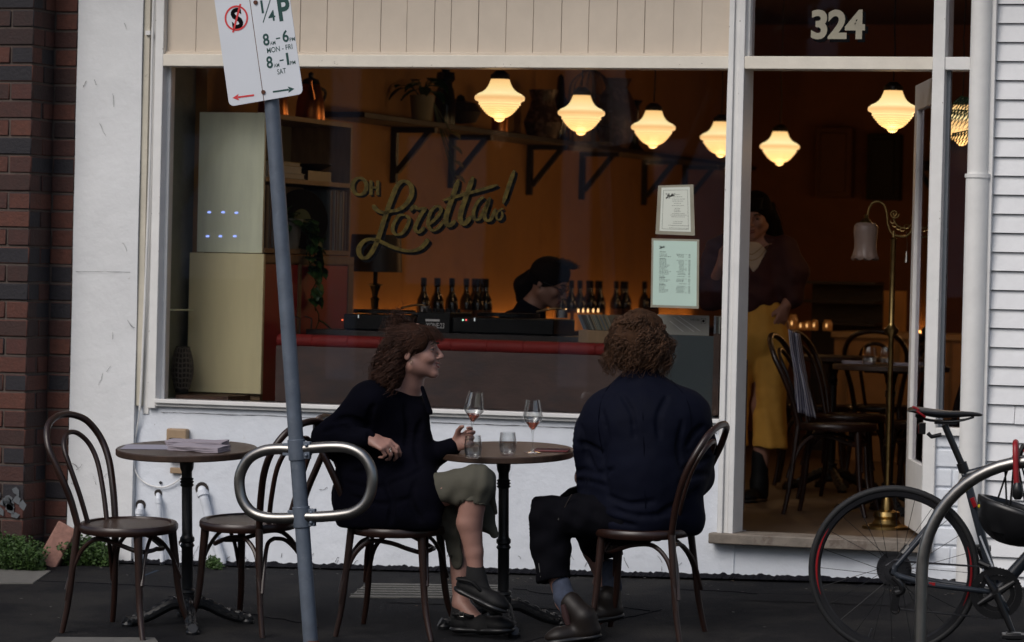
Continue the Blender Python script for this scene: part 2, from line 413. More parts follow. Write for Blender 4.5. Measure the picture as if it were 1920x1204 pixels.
for _ in range(34):
    x = rc.choice((1.005, 1.052, 1.93, 1.985, -1.757, -1.80)); z = rc.uniform(.3, 2.6); s_ = rc.uniform(.0015, .0035)
    y_ = -.0405 if x in (1.005,) else -.0365 if x > 1.9 else -.0345 if x > 1 else -.0305
    ch.add([(x+rc.uniform(0, .004)*(1 if x in (1.005, 1.052, 1.93, -1.80) else -1)+a*s_*.5, y_, z+b*s_) for a, b in ((-.5, -1), (.6, -.7), (.7, .9), (-.4, 1))], [(0, 1, 2, 3)])
for _ in range(16):
    x = rc.uniform(-1.75, 1.0); zc0 = 2.312+.05*rc.random()**2; ch.add([(x+a*rc.uniform(.001, .005), -.0305, zc0+b*.0009) for a, b in ((-1, -1), (1, -1), (1, 1), (-1, 1))], [(0, 1, 2, 3)])
ch.build('paint_chips', m_step, B)
# interior shell
MB().box(-2.1, -1.84, .05, .5595, -.2, H).build('side_wall', m_sidewall, B)
MB().box(-2.1, -1.78, .56, 11.2, -.2, H).build('left_wall', m_orange, B)
MB().box(3.35, 3.6, .14, 11.2, -.2, H).box(2.151, 3.35, .14, .3, -.2, H).build('right_wall', m_dkwall, B)
MB().box(-1.78, 3.35, 11.0, 11.2, .2, H).build('back_wall', m_dkwall, B)
MB().box(-1.78, 3.35, .2, 11.0, 3.3, 3.5).build('ceiling', m_ceil, B)
MB().box(-1.78, 3.35, .16, 11.0, .0, .205).build('interior_floor', m_floor, B)
MB().box(-1.838, .98, .1, .42, .62, .728).build('window_ledge', M('dark_ledge', (.04, .02, .012), .6, var=.3, stretch=(1, 8, 1)), B)
# open door leaf, hinged right
D = MB(); Md = Matrix.Translation((1.934, .12, 0)) @ Matrix.Rotation(math.radians(108), 4, 'Z')
D.box(.02, .13, -.02, .02, .235, 2.29, Md).box(.72, .82, -.02, .02, .235, 2.29, Md).box(.13, .72, -.02, .02, 2.17, 2.29, Md).box(.13, .72, -.02, .02, .235, .55, Md)
dl = D.build('door', m_frame, B, bevel=.003)
MB().box(.13, .72, -.003, .003, .55, 2.17, Md).build('glass', m_pane, dl)
MB().box(.82, .828, -.012, .012, 1.02, 1.3, Md).box(.74, .79, -.06, -.02, 1.18, 1.21, Md).build('handle', m_brass, dl)
# awning added out of view, sized to shade and warm the shopfront top
AW = MB().box(-6, 6, -.9, -.03, 3.62, 3.75).build('unseen_awning', m_warmtint, B)
mb = MB().box(-9, 2.19, -.03, .2, H, 7).box(-9, 2.19, .2, 11.2, 3.6, 3.8)
mb.build('upper_wall', m_render, B)

# ---- brick building on the left
BR = thing('brick_building', 'dark red brick building with stepped pier at the left edge', 'building', (-2.3, 0, 0))
mb = MB(); mo = MB()
def brickrun(p, d, nrm, L, r, zz, thick=.1):
    # bricks along d from p for length L
    x = -(.12 if r % 2 else 0)
    while x < L:
        a = max(0, x); b = min(L, x+.231)
        if b-a > .015:
            q = V(p)+V(d)*a; e = V(p)+V(d)*b; j = random.uniform(-.0025, .0025)
            q = q+V(nrm)*j; e = e+V(nrm)*j
            i_ = V(nrm)*-thick
            vs = [q, e, e+i_, q+i_]; vs = [v_+V((0, 0, zz)) for v_ in vs]+[v_+V((0, 0, zz+.0765)) for v_ in vs]
            mb.add(vs, [(3, 2, 1, 0), (4, 5, 6, 7), (0, 1, 5, 4), (1, 2, 6, 5), (2, 3, 7, 6), (3, 0, 4, 7)])
        x += .24
r = 0; zz = -.36
while zz < 4.2:
    brickrun((-2.318, -.27, 0), (-1, 0, 0), (0, -1, 0), 2.2, r, zz)
    brickrun((-2.3185, -.262, 0), (0, 1, 0), (1, 0, 0), .225, r+1, zz)
    brickrun((-2.205, -.03, 0), (-1, 0, 0), (0, -1, 0), .12, r, zz)
    zz += .086; r += 1
mb.build('brick_face', m_brick, BR, bevel=.004, seg=1)
MB().box(-4.6, -2.326, -.262, .3, -.4, 4.3).box(-2.326, -2.204, -.024, .3, -.4, 4.3).build('mortar', m_mortar, BR)
mb = MB()
for k in range(16):
    a = random.uniform(0, 1); p = at(20+random.gauss(0, 12), 945+random.gauss(0, 14), -.2765)
    mb.add([p+V((dx*random.uniform(.6, 1.4), 0, dz*random.uniform(.6, 1.4))) for dx, dz in ((-.018, -.01), (.014, -.02), (.022, .004), (.002, .02), (-.02, .01))], [(0, 1, 2, 3, 4)])
mb.build('paint_splash', M('pale_splash', (.10, .11, .12), .8), BR)

# ---- weatherboard building on the right
WB = thing('weatherboard_building', 'white weatherboard building at the right edge beyond the downpipe', 'building', (2.3, 0, 0))
mb = MB(); z = -.26; zs = at(1890, 44, -.02).z % .0835
z = zs-.0835*5
while z < 4:
    cuts = [2.215]
    rr = random.random()
    if .2 < z < .9 and int((z-zs)/.0835+.5) % 2: cuts.append(2.335)
    else: cuts.append(2.5+rr)
    cuts.append(3.9+rr); cuts.append(6)
    for a, b in zip(cuts[:-1], cuts[1:]):
        dz = random.uniform(-.001, .001)
        vs = [(a+.001, -.030, z+dz+.001), (b-.001, -.030, z+dz+.001), (b-.001, -.014, z+.082+dz), (a+.001, -.014, z+.082+dz),
              (a+.001, .01, z+dz+.001), (b-.001, .01, z+dz+.001), (b-.001, .01, z+.082+dz), (a+.001, .01, z+.082+dz)]
        mb.add(vs, [(0, 1, 2, 3), (5, 4, 7, 6), (4, 5, 1, 0), (3, 2, 6, 7), (4, 0, 3, 7), (1, 5, 6, 2)])
    z += .0835
mb.build('weatherboards', m_wb, WB, bevel=.0012)
MB().box(2.215, 6, .008, .13, -.4, 4.1).build('backing', m_dark, WB)
DP = thing('downpipe', 'white painted downpipe between the narrow side window and the weatherboards', 'downpipe', (2.155, -.06, 0))
MB().tube([(2.152, -.055, gz(2.1, 0)-.02), (2.152, -.055, 1.845)], .052, 24).tube([(2.152, -.055, 1.845), (2.152, -.055, 3.24)], .047, 24).build('pipe', m_frame, DP)
MB().tube([(2.152, -.055, 1.835), (2.152, -.055, 1.852)], .057, 24).build('collar', m_frame, DP)
MB().box(2.19, 2.216, -.06, .0, -.2, 4).build('corner_strip', m_frame, WB)

# ---- building across the street, seen only as a reflection in the panes
OP = thing('terrace_building', 'pale terrace building across the street, mirrored in the shop glass', 'building', (0, -26, 0))
mop = M('opposite_render', (.045, .042, .045), .8, var=.3, ns=1.2)
MB().box(-30, 10, -28, -26, -.5, 5.6).build('wall', mop, OP)
mb = MB()
for k in range(12):
    x = -26+k*3
    mb.box(x, x+.35, -26.05, -25.9, 0, 5)
for k in range(11): mb.box(-25+k*3, -24+k*3, -26.02, -25.95, 1.2, 3)
mb.build('pilasters', M('opp_light', (.60, .60, .62), .7), OP)
for k in range(5):
    t = thing('street_tree', 'bare street tree across the road, mirrored in the shop glass', 'tree', (-22+k*5.5, -21, -.3), group='street trees across the road')
    random.seed(50+k)
    tb = MB(); b0 = V((-22+k*5.5, -21, -.3)); tips = []
    def br(p, d, L, r, n):
        q = p+d*L; tb.tube([p, (p+q)/2+V((random.uniform(-.05, .05), 0, 0))*L, q], [r, r*.85, r*.7], 6)
        if n == 0: tips.append(q); return
        for _ in range(3): br(q, (d+V((random.uniform(-.8, .8), random.uniform(-.8, .8), random.uniform(-.1, .5)))).normalized(), L*.72, r*.6, n-1)
    br(b0, V((0, 0, 1)), 2.2, .14, 3)
    tb.build('trunk', m_dark, t)
    lb = MB()
    for q in tips:
        for _ in range(22):
            c = q+V((random.gauss(0, .5), random.gauss(0, .5), random.gauss(0, .4))); a = V((random.gauss(0, 1), random.gauss(0, 1), random.gauss(0, 1))).normalized()*.11; b = a.orthogonal().normalized()*.07
            lb.add([c-a, c+b, c+a, c-b], [(0, 1, 2, 3)])
    lb.build('crown', m_leaf, t, smooth=0)
random.seed(11)

# ================================================================ TEXT AND LETTERING
def text_geo(s, size, bold=0.0, spacing=1.0, align='CENTER'):
    c = bpy.data.curves.new('t', 'FONT'); c.body = s; c.size = size; c.offset = bold; c.align_x = align; c.align_y = 'CENTER'; c.space_character = spacing
    c.resolution_u = 4
    o = bpy.data.objects.new('t', c); COL.objects.link(o)
    me = bpy.data.meshes.new_from_object(o)
    vs = [v.co.copy() for v in me.vertices]; fs = [tuple(p.vertices) for p in me.polygons]
    bpy.data.objects.remove(o); bpy.data.curves.remove(c); bpy.data.meshes.remove(me)
    return vs, fs
def put_text(mb, s, size, O, X, Y, bold=0, spacing=1.0, sx=1.0, sy=1.0):
    vs, fs = text_geo(s, size, bold, spacing)
    mb.add([V(O)+V(X)*v.x*sx+V(Y)*v.y*sy for v in vs], fs)
def ribbon(mb, pts, w, place, off=(0, 0), n=5, taper=True):
    P = smoothpath([(a, b, 0) for a, b in pts], n); m = len(P); L = []; R = []
    for i in range(m):
        t = (P[min(m-1, i+1)]-P[max(0, i-1)]); t = t.normalized() if t.length > 0 else V((1, 0, 0))
        nn = V((-t.y, t.x, 0)); e = min(1, .35+min(i, m-1-i)*.35) if taper else 1
        # broad nib held at a slant: fat downstrokes
        ww = w*e*(.55+.45*abs(t.y)) * .5
        L.append(P[i]+nn*ww); R.append(P[i]-nn*ww)
    vs = [place(p.x+off[0], p.y+off[1]) for p in L+R]
    mb.add(vs, [(i, i+1, m+i+1, m+i) for i in range(m-1)])
LOR = [([(285, 430), (325, 485), (400, 515), (480, 500), (560, 485), (640, 430), (705, 330), (705, 235), (665, 185), (605, 175), (550, 225), (500, 335), (450, 470), (400, 620), (350, 780), (300, 900), (240, 990), (180, 1012), (138, 970), (135, 900), (185, 830), (260, 805), (350, 825), (450, 870), (560, 912), (680, 935), (790, 912), (860, 850), (888, 800)], 66),
       ([(640, 545), (575, 545), (525, 610), (500, 695), (535, 755), (605, 740), (660, 660), (680, 580), (640, 545)], 50),
       ([(690, 500), (735, 445), (775, 475), (855, 470), (815, 530), (770, 620), (745, 690), (785, 730), (855, 670)], 54),
       ([(895, 650), (990, 560), (1030, 480), (990, 445), (930, 485), (892, 580), (890, 660), (935, 710), (1000, 680), (1060, 600)], 48),
       ([(1220, 150), (1160, 330), (1095, 520), (1082, 610), (1115, 660), (1190, 600)], 68),
       ([(1380, 120), (1310, 320), (1250, 500), (1240, 595), (1285, 640), (1360, 550)], 68),
       ([(1045, 385), (1250, 325), (1450, 272), (1650, 212)], 62),
       ([(1500, 345), (1435, 390), (1385, 500), (1395, 585), (1445, 585), (1505, 480), (1560, 350)], 48),
       ([(1565, 345), (1505, 530), (1525, 600), (1575, 585), (1625, 470)], 52),
       ([(1710, 465), (1645, 510), (1635, 575), (1665, 595), (1700, 555), (1690, 500)], 30),
       ([(1830, 50), (1770, 220), (1705, 420)], 56)]
def oh(mb, place, off=(0, 0)):
    ribbon(mb, [(140+76*math.cos(a), 230+92*math.sin(a)) for a in [i*PI/8 for i in range(17)]], 46, place, off, 2, False)
    ribbon(mb, [(265, 165), (265, 325)], 36, place, off, 1, False); ribbon(mb, [(338, 165), (338, 325)], 36, place, off, 1, False)
    ribbon(mb, [(265, 243), (338, 243)], 40, place, off, 1, False)
pane = [o for o in B.children if o.name == 'window_pane'][0]
mg, ms = MB(), MB()
yg, ysd = .0385, .0393
plg = lambda a, b: at(650+a/5.818, 310+b/5.818, yg)
pls = lambda a, b: at(650+a/5.818, 310+b/5.818, ysd)
for pts, wd in LOR:
    wd *= .84; ribbon(mg, pts, wd, plg)
    for k in (1, .55): ribbon(ms, pts, wd, pls, (30*k, 30*k))
oh(mg, plg); oh(ms, pls, (20, 20)); oh(ms, pls, (10, 10))
mg.build('gold_lettering', m_gold, pane, smooth=0); ms.build('lettering_shadow', m_sblk, pane, smooth=0)
tp = [o for o in B.children if o.name == 'transom_pane'][0]
m1, m2 = MB(), MB()
c = at(1570, 49, .037); c2 = at(1575, 54, .0385)
put_text(m1, '324', .172, c, (1, 0, 0), (0, 0, 1), .0062, .95)
put_text(m2, '324', .172, c2, (1, 0, 0), (0, 0, 1), .0085, .95)
m1.build('house_number', M('pale_number_paint', (.30, .275, .21), .5), tp, smooth=0); m2.build('number_shadow', m_sblk, tp, smooth=0)

# taped menus on the inside of the glass
def menu(corners, label, Y, big):
    P = [at(a, b, Y) for a, b in corners]         # tl tr br bl of taped sheet
    t = thing('menu_sheet', label, 'menu', P[3])
    ex, ey = V((1, 0, 0)), V((0, 0, 1))
    MB().add([p for p in P]+[p+V((0, .0012, 0)) for p in P], [(0, 3, 2, 1), (4, 5, 6, 7), (0, 1, 5, 4), (1, 2, 6, 5), (2, 3, 7, 6), (3, 0, 4, 7)]).build('tape_border', M('packing_tape', (.26, .245, .19), .35, var=.15, ns=12), t)
    def uv(u, v, dy=-.0006):   # u right, v down 0..1 inside
        q = (P[0]*(1-u)+P[1]*u)*(1-v)+(P[3]*(1-u)+P[2]*u)*v; return q+V((0, dy, 0))
    a0, a1, b0, b1 = (.10, .90, .045, .93) if not big else (.04, .955, .03, .965)
    MB().add([uv(a0, b0), uv(a1, b0), uv(a1, b1), uv(a0, b1)], [(0, 3, 2, 1)]).build('paper', M('menu_paper', (.46, .60, .53) if big else (.60, .63, .56), .7, var=.04, ns=4), t, smooth=0)
    ink = MB(); ln = lambda u0, u1, v, h: ink.add([uv(u0, v, -.0012), uv(u1, v, -.0012), uv(u1, v+h, -.0012), uv(u0, v+h, -.0012)], [(0, 3, 2, 1)])
    rnd = random.Random(4)
    if not big:
        for u0, u1, v0, v1 in ((.16, .84, .10, .104), (.16, .84, .885, .889), (.16, .166, .10, .889), (.834, .84, .10, .889)):
            ink.add([uv(u0, v0, -.0012), uv(u1, v0, -.0012), uv(u1, v1, -.0012), uv(u0, v1, -.0012)], [(0, 3, 2, 1)])
        for v, w in ((.19, .14), (.235, .2), (.28, .3), (.32, .28), (.365, .17), (.41, .32), (.465, .1), (.5, .16), (.53, .16), (.57, .3), (.60, .42), (.635, .34), (.73, .2), (.765, .22), (.81, .55), (.86, .5)):
            x = .52-w*.35
            while x < .52+w*.65:
                d = rnd.uniform(.02, .05); ln(x, min(x+d, .8), v, .006); x += d+.012
        sx, sy, u0, v0 = .28/1900, .13/1100, .22, .15
    else:
        v = .19
        for k in range(30):
            if k in (1, 4, 17, 22): v += .012
            if k in (0, 4, 18, 23): ln(.17, .30, v, .006)
            else:
                x = .17; e = .22+rnd.uniform(.05, .2)
                while x < e: d = rnd.uniform(.015, .05); ln(x, x+d, v, .0045); x += d+.01
                x = .60-rnd.uniform(0, .08)
                while x < .68: d = rnd.uniform(.02, .04); ln(x, x+d, v, .0045); x += d+.01
                ln(.78, .82, v, .0045)
                if rnd.random() < .35: ln(.72, .74, v, .0045)
            v += .0185
        sx, sy, u0, v0 = .13/1900, .055/1100, .16, .10
    pl = lambda a, b: uv(u0+a*sx, v0+b*sy, -.0014)
    for pts, wd in LOR: ribbon(ink, pts, wd*1.6, pl, n=2)
    oh(ink, pl)
    ink.build('printing', m_sblk, t, smooth=0)
menu([(1234, 348), (1300, 346), (1303, 442), (1229, 439)], 'small menu in a brown paper border taped high on the window', .0375, False)
menu([(1222, 447), (1311, 449), (1310, 579), (1220, 576)], 'larger pale green menu taped below the small one on the window', .0375, True)

# ================================================================ PENDANT LAMPS
def glow_mat():
    m = bpy.data.materials.new('lit_opal_glass'); m.use_nodes = True; n = m.node_tree; b = n.nodes['Principled BSDF']
    tc = n.nodes.new('ShaderNodeTexCoord'); sp = n.nodes.new('ShaderNodeSeparateXYZ'); n.links.new(tc.outputs['Object'], sp.inputs[0])
    cr = n.nodes.new('ShaderNodeValToRGB'); mr = n.nodes.new('ShaderNodeMapRange'); mr.inputs[1].default_value = -.115; mr.inputs[2].default_value = .11
    n.links.new(sp.outputs[2], mr.inputs[0]); n.links.new(mr.outputs[0], cr.inputs[0])
    el = cr.color_ramp.elements; el[0].position = 0; el[0].color = (.95, .52, .16, 1); el[1].position = 1; el[1].color = (.95, .50, .17, 1)
    for p, c in ((.3, (1, .62, .24, 1)), (.42, (1, .66, .29, 1)), (.52, (.92, .52, .20, 1)), (.62, (1, .82, .42, 1)), (.78, (1, .72, .31, 1))):
        e = el.new(p); e.color = c
    b.inputs['Base Color'].default_value = (.7, .6, .45, 1); b.inputs['Roughness'].default_value = .3
    n.links.new(cr.outputs[0], b.inputs['Emission Color']); b.inputs['Emission Strength'].default_value = LAMP_E
    return m
LAMP_E = .62
m_glow = glow_mat()
m_cord = M('dark_cord', (.02, .015, .012), .6)
PROF = [(r_, z_*.9) for r_, z_ in [(.001, .112), (.044, .112), (.047, .104), (.052, .088), (.060, .068), (.072, .050), (.088, .036), (.104, .028), (.112, .024), (.113, .019), (.122, .015), (.1255, .006), (.1255, -.003), (.120, -.012), (.106, -.018),
        (.103, -.026), (.106, -.029), (.103, -.036), (.095, -.040), (.097, -.044), (.094, -.050), (.086, -.053), (.088, -.057), (.085, -.062), (.077, -.065), (.079, -.069), (.076, -.074), (.068, -.077), (.069, -.081), (.066, -.085), (.057, -.088), (.058, -.091), (.054, -.095), (.044, -.098), (.044, -.101), (.034, -.104), (.028, -.106), (.027, -.112), (.022, -.121), (.012, -.127), (.001, -.129)]]
L0 = thing('pendant_lamp', 'x', 'pendant lamp', (-.54, 1.37, 2.23), 'lit pendant lamps')
def mklamp(p, label, first=None, flip=0):
    Mx = Matrix.Translation(p)
    if first: return dup(first, Mx, label)
    t = L0; t['label'] = label
    MB().lathe(PROF, n=40).build('lamp_shade', m_glow, t, local=True, smooth=50)
    MB().lathe([(.001, .14), (.022, .14), (.03, .132), (.048, .118), (.05, .098), (.046, .096)], n=24).build('lamp_fitter', m_dark, t, local=True)
    MB().tube([(0, 0, .145), (.004, .002, .3), (-.003, 0, .45), (.003, 0, .62), (0, 0, 1.07)], .004, 6).build('cord', m_cord, t, local=True)
    return t
LP = [(937, 185, 1.37), (1090, 213, 2.62), (1225, 240, 3.84), (1352, 259, 5.05), (1462, 276, 6.26), (1674, 206, 2.17), (1804, 232, 2.95)]
LB = ['largest lit pendant lamp near the window, first of its row', 'second lit pendant lamp back from the street in the window row', 'third lit pendant lamp of the window row, above the menus', 'fourth lit pendant lamp of the window row, half hidden by the door post', 'smallest lit pendant lamp, seen through the doorway above the waiter', 'large lit pendant lamp in the doorway beside the open door', 'lit pendant lamp behind palm fronds in the narrow side window']
for i, ((x, y, Y), lb) in enumerate(zip(LP, LB)):
    p = at(x, y, Y)
    if i == 0: L0.matrix_world = Matrix.Translation(p); WM[L0.name] = L0.matrix_world
    mklamp(p, lb, None if i == 0 else L0)
    ld = bpy.data.lights.new('lamp_bulb', 'POINT'); lo = bpy.data.objects.new('lamp_bulb', ld); COL.objects.link(lo)
    lo.location = p+V((0, 0, -.19)); ld.energy = 1.0; ld.color = (1, .60, .27); ld.shadow_soft_size = .05

# ================================================================ INTERIOR FURNITURE
m_palegreen = M('pale_green_cabinet', (.74, .78, .58), .6, var=.1, ns=4, stretch=(3, 3, .5), bump=.0006, col2=(.10, .12, .09), c2s=30, c2t=.74, c2w=.03)
m_beige = M('beige_cabinet', (.80, .72, .42), .6, var=.07, ns=3, stretch=(3, 3, .5))
m_tan = M('tan_timber', (.22, .14, .07), .6, var=.2, ns=8, stretch=(4, 1, 1))
m_reddoor = M('deep_red_door', (.30, .012, .016), .5, var=.15)
XF = -1.425
def box_(x0, x1, y0, y1, z0, z1): return MB().box(x0, x1, y0, y1, z0, z1)
# upper bookcase, its closed end faces the street
t = thing('bookcase', 'open bookcase with pale green end panel standing on the beige cupboard', 'bookcase', (-1.6, .45, 1.44))
zt = 2.115
box_(-1.768, XF, .445, .465, 1.437, zt).build('end_panel', m_palegreen, t, bevel=.002)
mb = MB().box(-1.768, -1.75, .466, 1.62, 1.437, zt); mb.build('back_panel', M('dull_backboard', (.16, .15, .11), .8), t)
for z in (1.44, 1.785, zt-.022): box_(-1.749, XF+.006, .466, 1.6, z, z+.022).build('shelf', m_tan, t)
box_(-1.749, XF+.004, 1.6, 1.622, 1.437, zt).build('side_panel', m_tan, t)
# blue window reflections on the panel, painted as small glowing spots
bl = M('reflection_glow', (.1, .1, .3), .4, emit=(.25, .35, 1.0), es=1.1)
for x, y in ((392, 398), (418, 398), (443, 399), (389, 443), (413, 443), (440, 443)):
    p = at(x, y, .442); MB().add([p+V((a*.010, 0, b*.004)) for a, b in ((-1, -.3), (-.4, -1), (.7, -.8), (1, .2), (.5, 1), (-.6, .7))], [(0, 1, 2, 3, 4, 5)]).build('blue_reflection', bl, t, smooth=0)
# lower cupboard
t = thing('cupboard', 'beige cupboard with deep red doors below the bookcase', 'cupboard', (-1.6, .45, .2))
box_(-1.80, -1.412, .435, .46, .757, 1.433).build('end_panel', m_beige, t, bevel=.002)
box_(-1.77, XF-.02, .461, 1.70, .205, 1.43).build('body', m_tan, t)
for y0, y1 in ((.50, .93), (.98, 1.62)):
    d = box_(XF-.0195, XF-.006, y0, y1, .26, 1.385).build('door', m_reddoor, t)
    yk = y1-.05 if y0 < .6 else y0+.06
    MB().tube([(XF-.004, yk, 1.13), (XF+.03, yk, 1.12), (XF+.03, yk, 1.03), (XF-.004, yk, 1.02)], .005, 6).build('handle', m_chrome, d)
box_(XF-.0195, XF-.002, .461, 1.70, 1.392, 1.432).box(XF-.0195, XF-.002, .932, .978, .22, 1.39).box(XF-.0195, XF-.002, 1.625, 1.70, .22, 1.39).box(XF-.0195, XF-.002, .461, .498, .22, 1.39).build('face_frame', m_tan, t)
# records standing on the bookcase shelf and one tilted vinyl disc
m_rec = M('record_sleeves', (1, 1, 1), .6, var=.1, island=[(.30, .26, .18), (.12, .06, .04), (.35, .33, .28), (.10, .12, .12), (.28, .20, .10), (.20, .19, .17)])
def rowrec(name, label, y0, y1, z, x0, x1, h, step=.006):
    mb = MB(); y = y0
    while y < y1:
        a = random.uniform(-.004, .004); hh = h+random.uniform(-.006, .004)
        mb.box(x0, x1+random.uniform(-.012, .006), y, y+step*.7, z, z+hh); y += step
    return tag(mb.build(name, m_rec), label, 'records', 'records on the bookcase shelf')
rowrec('record_row', 'row of record sleeves beside the pale green panel on the bookcase', .48, .62, 1.462, -1.74, XF-.01, .305)
rowrec('record_row', 'row of record sleeves at the far right end of the bookcase shelf', 1.33, 1.59, 1.462, -1.74, XF-.005, .305)
Mv = Matrix.Translation(V((XF-.05, 1.08, 1.615))) @ Matrix.Rotation(math.radians(-38), 4, 'Z') @ Matrix.Rotation(math.radians(84), 4, 'Y')
tv = thing('vinyl_record', 'black vinyl record leaning upright on the bookcase shelf', 'record', Mv)
MB().lathe([(.004, -.001), (.15, -.001), (.15, .001), (.004, .001)], n=48).build('disc', M('vinyl', (.005, .005, .005), .5, spec=.1), tv, local=True)
MB().lathe([(.004, .0012), (.05, .0012), (.05, .0016), (.004, .0016)], n=32).build('centre_label', M('record_label', (.10, .12, .04), .6), tv, local=True)
tag(box_(-1.70, XF-.12, .95, 1.27, 1.462, 1.775).build('record_sleeve', M('worn_sleeve', (.16, .15, .11), .7, var=.4, ns=12)), 'worn record sleeve standing behind the vinyl record', 'record sleeve')
# books + plate
for k, (y0, y1, z, h, c, lb) in enumerate(((.55, 1.02, 1.81, .026, (.32, .33, .28), 'bottom green grey book of the bookcase stack'), (.55, .98, 1.837, .032, (.45, .46, .42), 'thick white book in the middle of the bookcase stack'), (.58, .96, 1.870, .02, (.30, .24, .10), 'thin yellowish book on top of the bookcase stack'))):
    tb_ = thing('book', lb, 'book', (-1.6, y0, z), 'books stacked on the bookcase')
    box_(-1.70, XF-.02, y0, y1, z+.003, z+h-.003).build('pages', M('pages', (.45, .43, .36), .8), tb_)
    box_(-1.705, XF-.015, y0-.004, y1+.004, z, z+.003).box(-1.705, XF-.015, y0-.004, y1+.004, z+h-.003, z+h).box(-1.708, -1.705, y0-.004, y1+.004, z, z+h).build('cover', M('book_cover', c, .6), tb_)
tag(MB().lathe([(.001, .012), (.1, .012), (.17, .035), (.175, .033), (.11, .0), (.001, 0)], (-1.58, 1.27, 1.86), 36).build('dark_platter', m_dark), 'dark shallow platter resting beside the stacked books', 'platter')
tag(box_(-1.70, XF-.03, 1.10, 1.42, 1.808, 1.858).build('dark_box', m_dark), 'flat dark box under the platter on the bookcase', 'box')
# copper pots on top of the bookcase
m_copper = M('copper', (.45, .17, .06), .3, metal=1)
for x, y, hh, lb in ((-1.55, .85, .20, 'copper coffee pot on top of the bookcase by the sign post'), (-1.55, 1.35, .22, 'tall dark copper pot at the far end of the bookcase top')):
    t = thing('copper_pot', lb, 'pot', (x, y, zt+.001), 'pots on the bookcase top')
    MB().lathe([(.001, 0), (.075, 0), (.078, .01), (.07, .10), (.05, hh*.8), (.045, hh*.85)], (x, y, zt+.001), 24).build('body', m_copper, t)
    MB().lathe([(.048, hh*.85), (.04, hh*.95), (.012, hh), (.014, hh+.02), (.001, hh+.03)], (x, y, zt+.001), 20).build('lid', m_dark, t)
    MB().tube(smoothpath([(x+.02, y+.06, zt+hh*.8), (x+.03, y+.13, zt+hh*.7), (x+.02, y+.12, zt+.1), (x+.02, y+.07, zt+.06)]), .008, 8).build('handle', m_dark, t)
    MB().tube([(x+.03, y-.04, zt+.1), (x+.04, y-.10, zt+.17), (x+.045, y-.12, zt+.2)], [.016, .01, .008], 8).build('spout', m_copper, t)
# trailing plant in pot on bookcase shelf
def leaf(mb, c, d, L, w, up=V((0, 0, 1))):
    d = d.normalized(); s = d.cross(up); s = s.normalized() if s.length > 1e-4 else V((1, 0, 0)); n = s.cross(d)
    pr = [(0, .02), (.15, .45), (.35, .5), (.65, .36), (.88, .13), (1, 0)]
    cen = [c+d*L*t-n*L*.25*t*t for t, _ in pr]; l = [cen[i]+s*w*pr[i][1]+n*w*.12 for i in range(6)]; r = [cen[i]-s*w*pr[i][1]+n*w*.12 for i in range(6)]
    vs = cen+l+r; fs = []
    for i in range(5): fs += [(i, i+1, 6+i+1, 6+i), (i+1, i, 12+i, 12+i+1)]
    mb.add(vs, fs)
t = thing('trailing_plant', 'leafy vine trailing from its pot on the bookcase over the red doors', 'plant', (-1.45, .95, 1.462))
MB().lathe([(.001, 0), (.055, 0), (.075, .13), (.078, .15), (.068, .15), (.06, .02), (.001, .02)], (-1.49, .93, 1.462), 24).build('pot', M('grey_pot', (.18, .17, .13), .6), t)
st, lf = MB(), MB(); rnd = random.Random(3)
for pts in ([(571, 415), (590, 430), (583, 470), (590, 500), (615, 512), (632, 500)], [(575, 415), (600, 430), (607, 480), (612, 530), (608, 590), (612, 650)], [(565, 440), (575, 480), (583, 495), (578, 540), (575, 570)], [(575, 430), (600, 440), (625, 452), (640, 470)], [(570, 420), (610, 455), (632, 490)]):
    P = smoothpath([at(a, b, .97+i*.03) for i, (a, b) in enumerate(pts)], 5)
    P = [V((XF+.03+.02*math.sin(i), p.y, p.z)) for i, p in enumerate(P)]
    st.tube(P, .003, 5)
    for i in range(3, len(P), 3):
        for _ in range(1+(rnd.random() < .4)):
            leaf(lf, P[i], V((rnd.uniform(.1, 1), rnd.uniform(-1, 1), rnd.uniform(-1, .3))), rnd.uniform(.05, .085), rnd.uniform(.05, .07))
for _ in range(26):
    leaf(lf, V((-1.47, .95, 1.60))+V((rnd.gauss(0, .03), rnd.gauss(0, .05), rnd.gauss(0, .02))), V((rnd.uniform(.1, 1), rnd.uniform(-1, 1), rnd.uniform(-.6, .5))), .07, .055)
for x, y in ((615, 500), (628, 480), (640, 505), (645, 465), (576, 552), (636, 452)):
    p = at(x, y, 1.05); leaf(lf, V((XF+.04, p.y, p.z)), V((.5, rnd.uniform(-1, 1), -1)), .085, .07)
st.build('stems', m_leaf, t); lf.build('leaves', M('vine_leaf', (.035, .085, .02), .4, var=.4), t)
# wicker basket + corner shelf on the left ledge
t = thing('wicker_basket', 'pale woven wicker basket behind the beige cupboard on the window ledge', 'basket', at(343, 735, .25))
mb = MB(); c = at(341, 735, .30)
for j in range(9):
    z = .02+j*.024; r = .030+.022*math.sin(PI*(j+.7)/9)
    mb.tube([c+V((r*math.cos(a), r*math.sin(a), z+.003*math.sin(6*a))) for a in [i*PI/10 for i in range(20)]], .004, 5, closed=True)
for i in range(16):
    a = i*PI/8; mb.tube([c+V(((.030+.022*math.sin(PI*(j+.7)/9))*math.cos(a), (.030+.022*math.sin(PI*(j+.7)/9))*math.sin(a), .02+j*.024)) for j in range(9)], .003, 5)
mb.build('weave', M('wicker', (.16, .14, .11), .7), t)
MB().lathe([(.001, 0), (.031, 0), (.048, .1), (.031, .22), (.027, .22), (.042, .1), (.028, .006), (.001, .006)], c, 20).build('lining', M('basket_lining', (.05, .042, .034), .8), t)
p = at(342, 580, .25)
tag(MB().box(-1.838, -1.74, .12, .36, p.z-.006, p.z).build('wall_shelf', m_palegreen), 'small pale wall shelf at the left edge of the window bay', 'shelf')
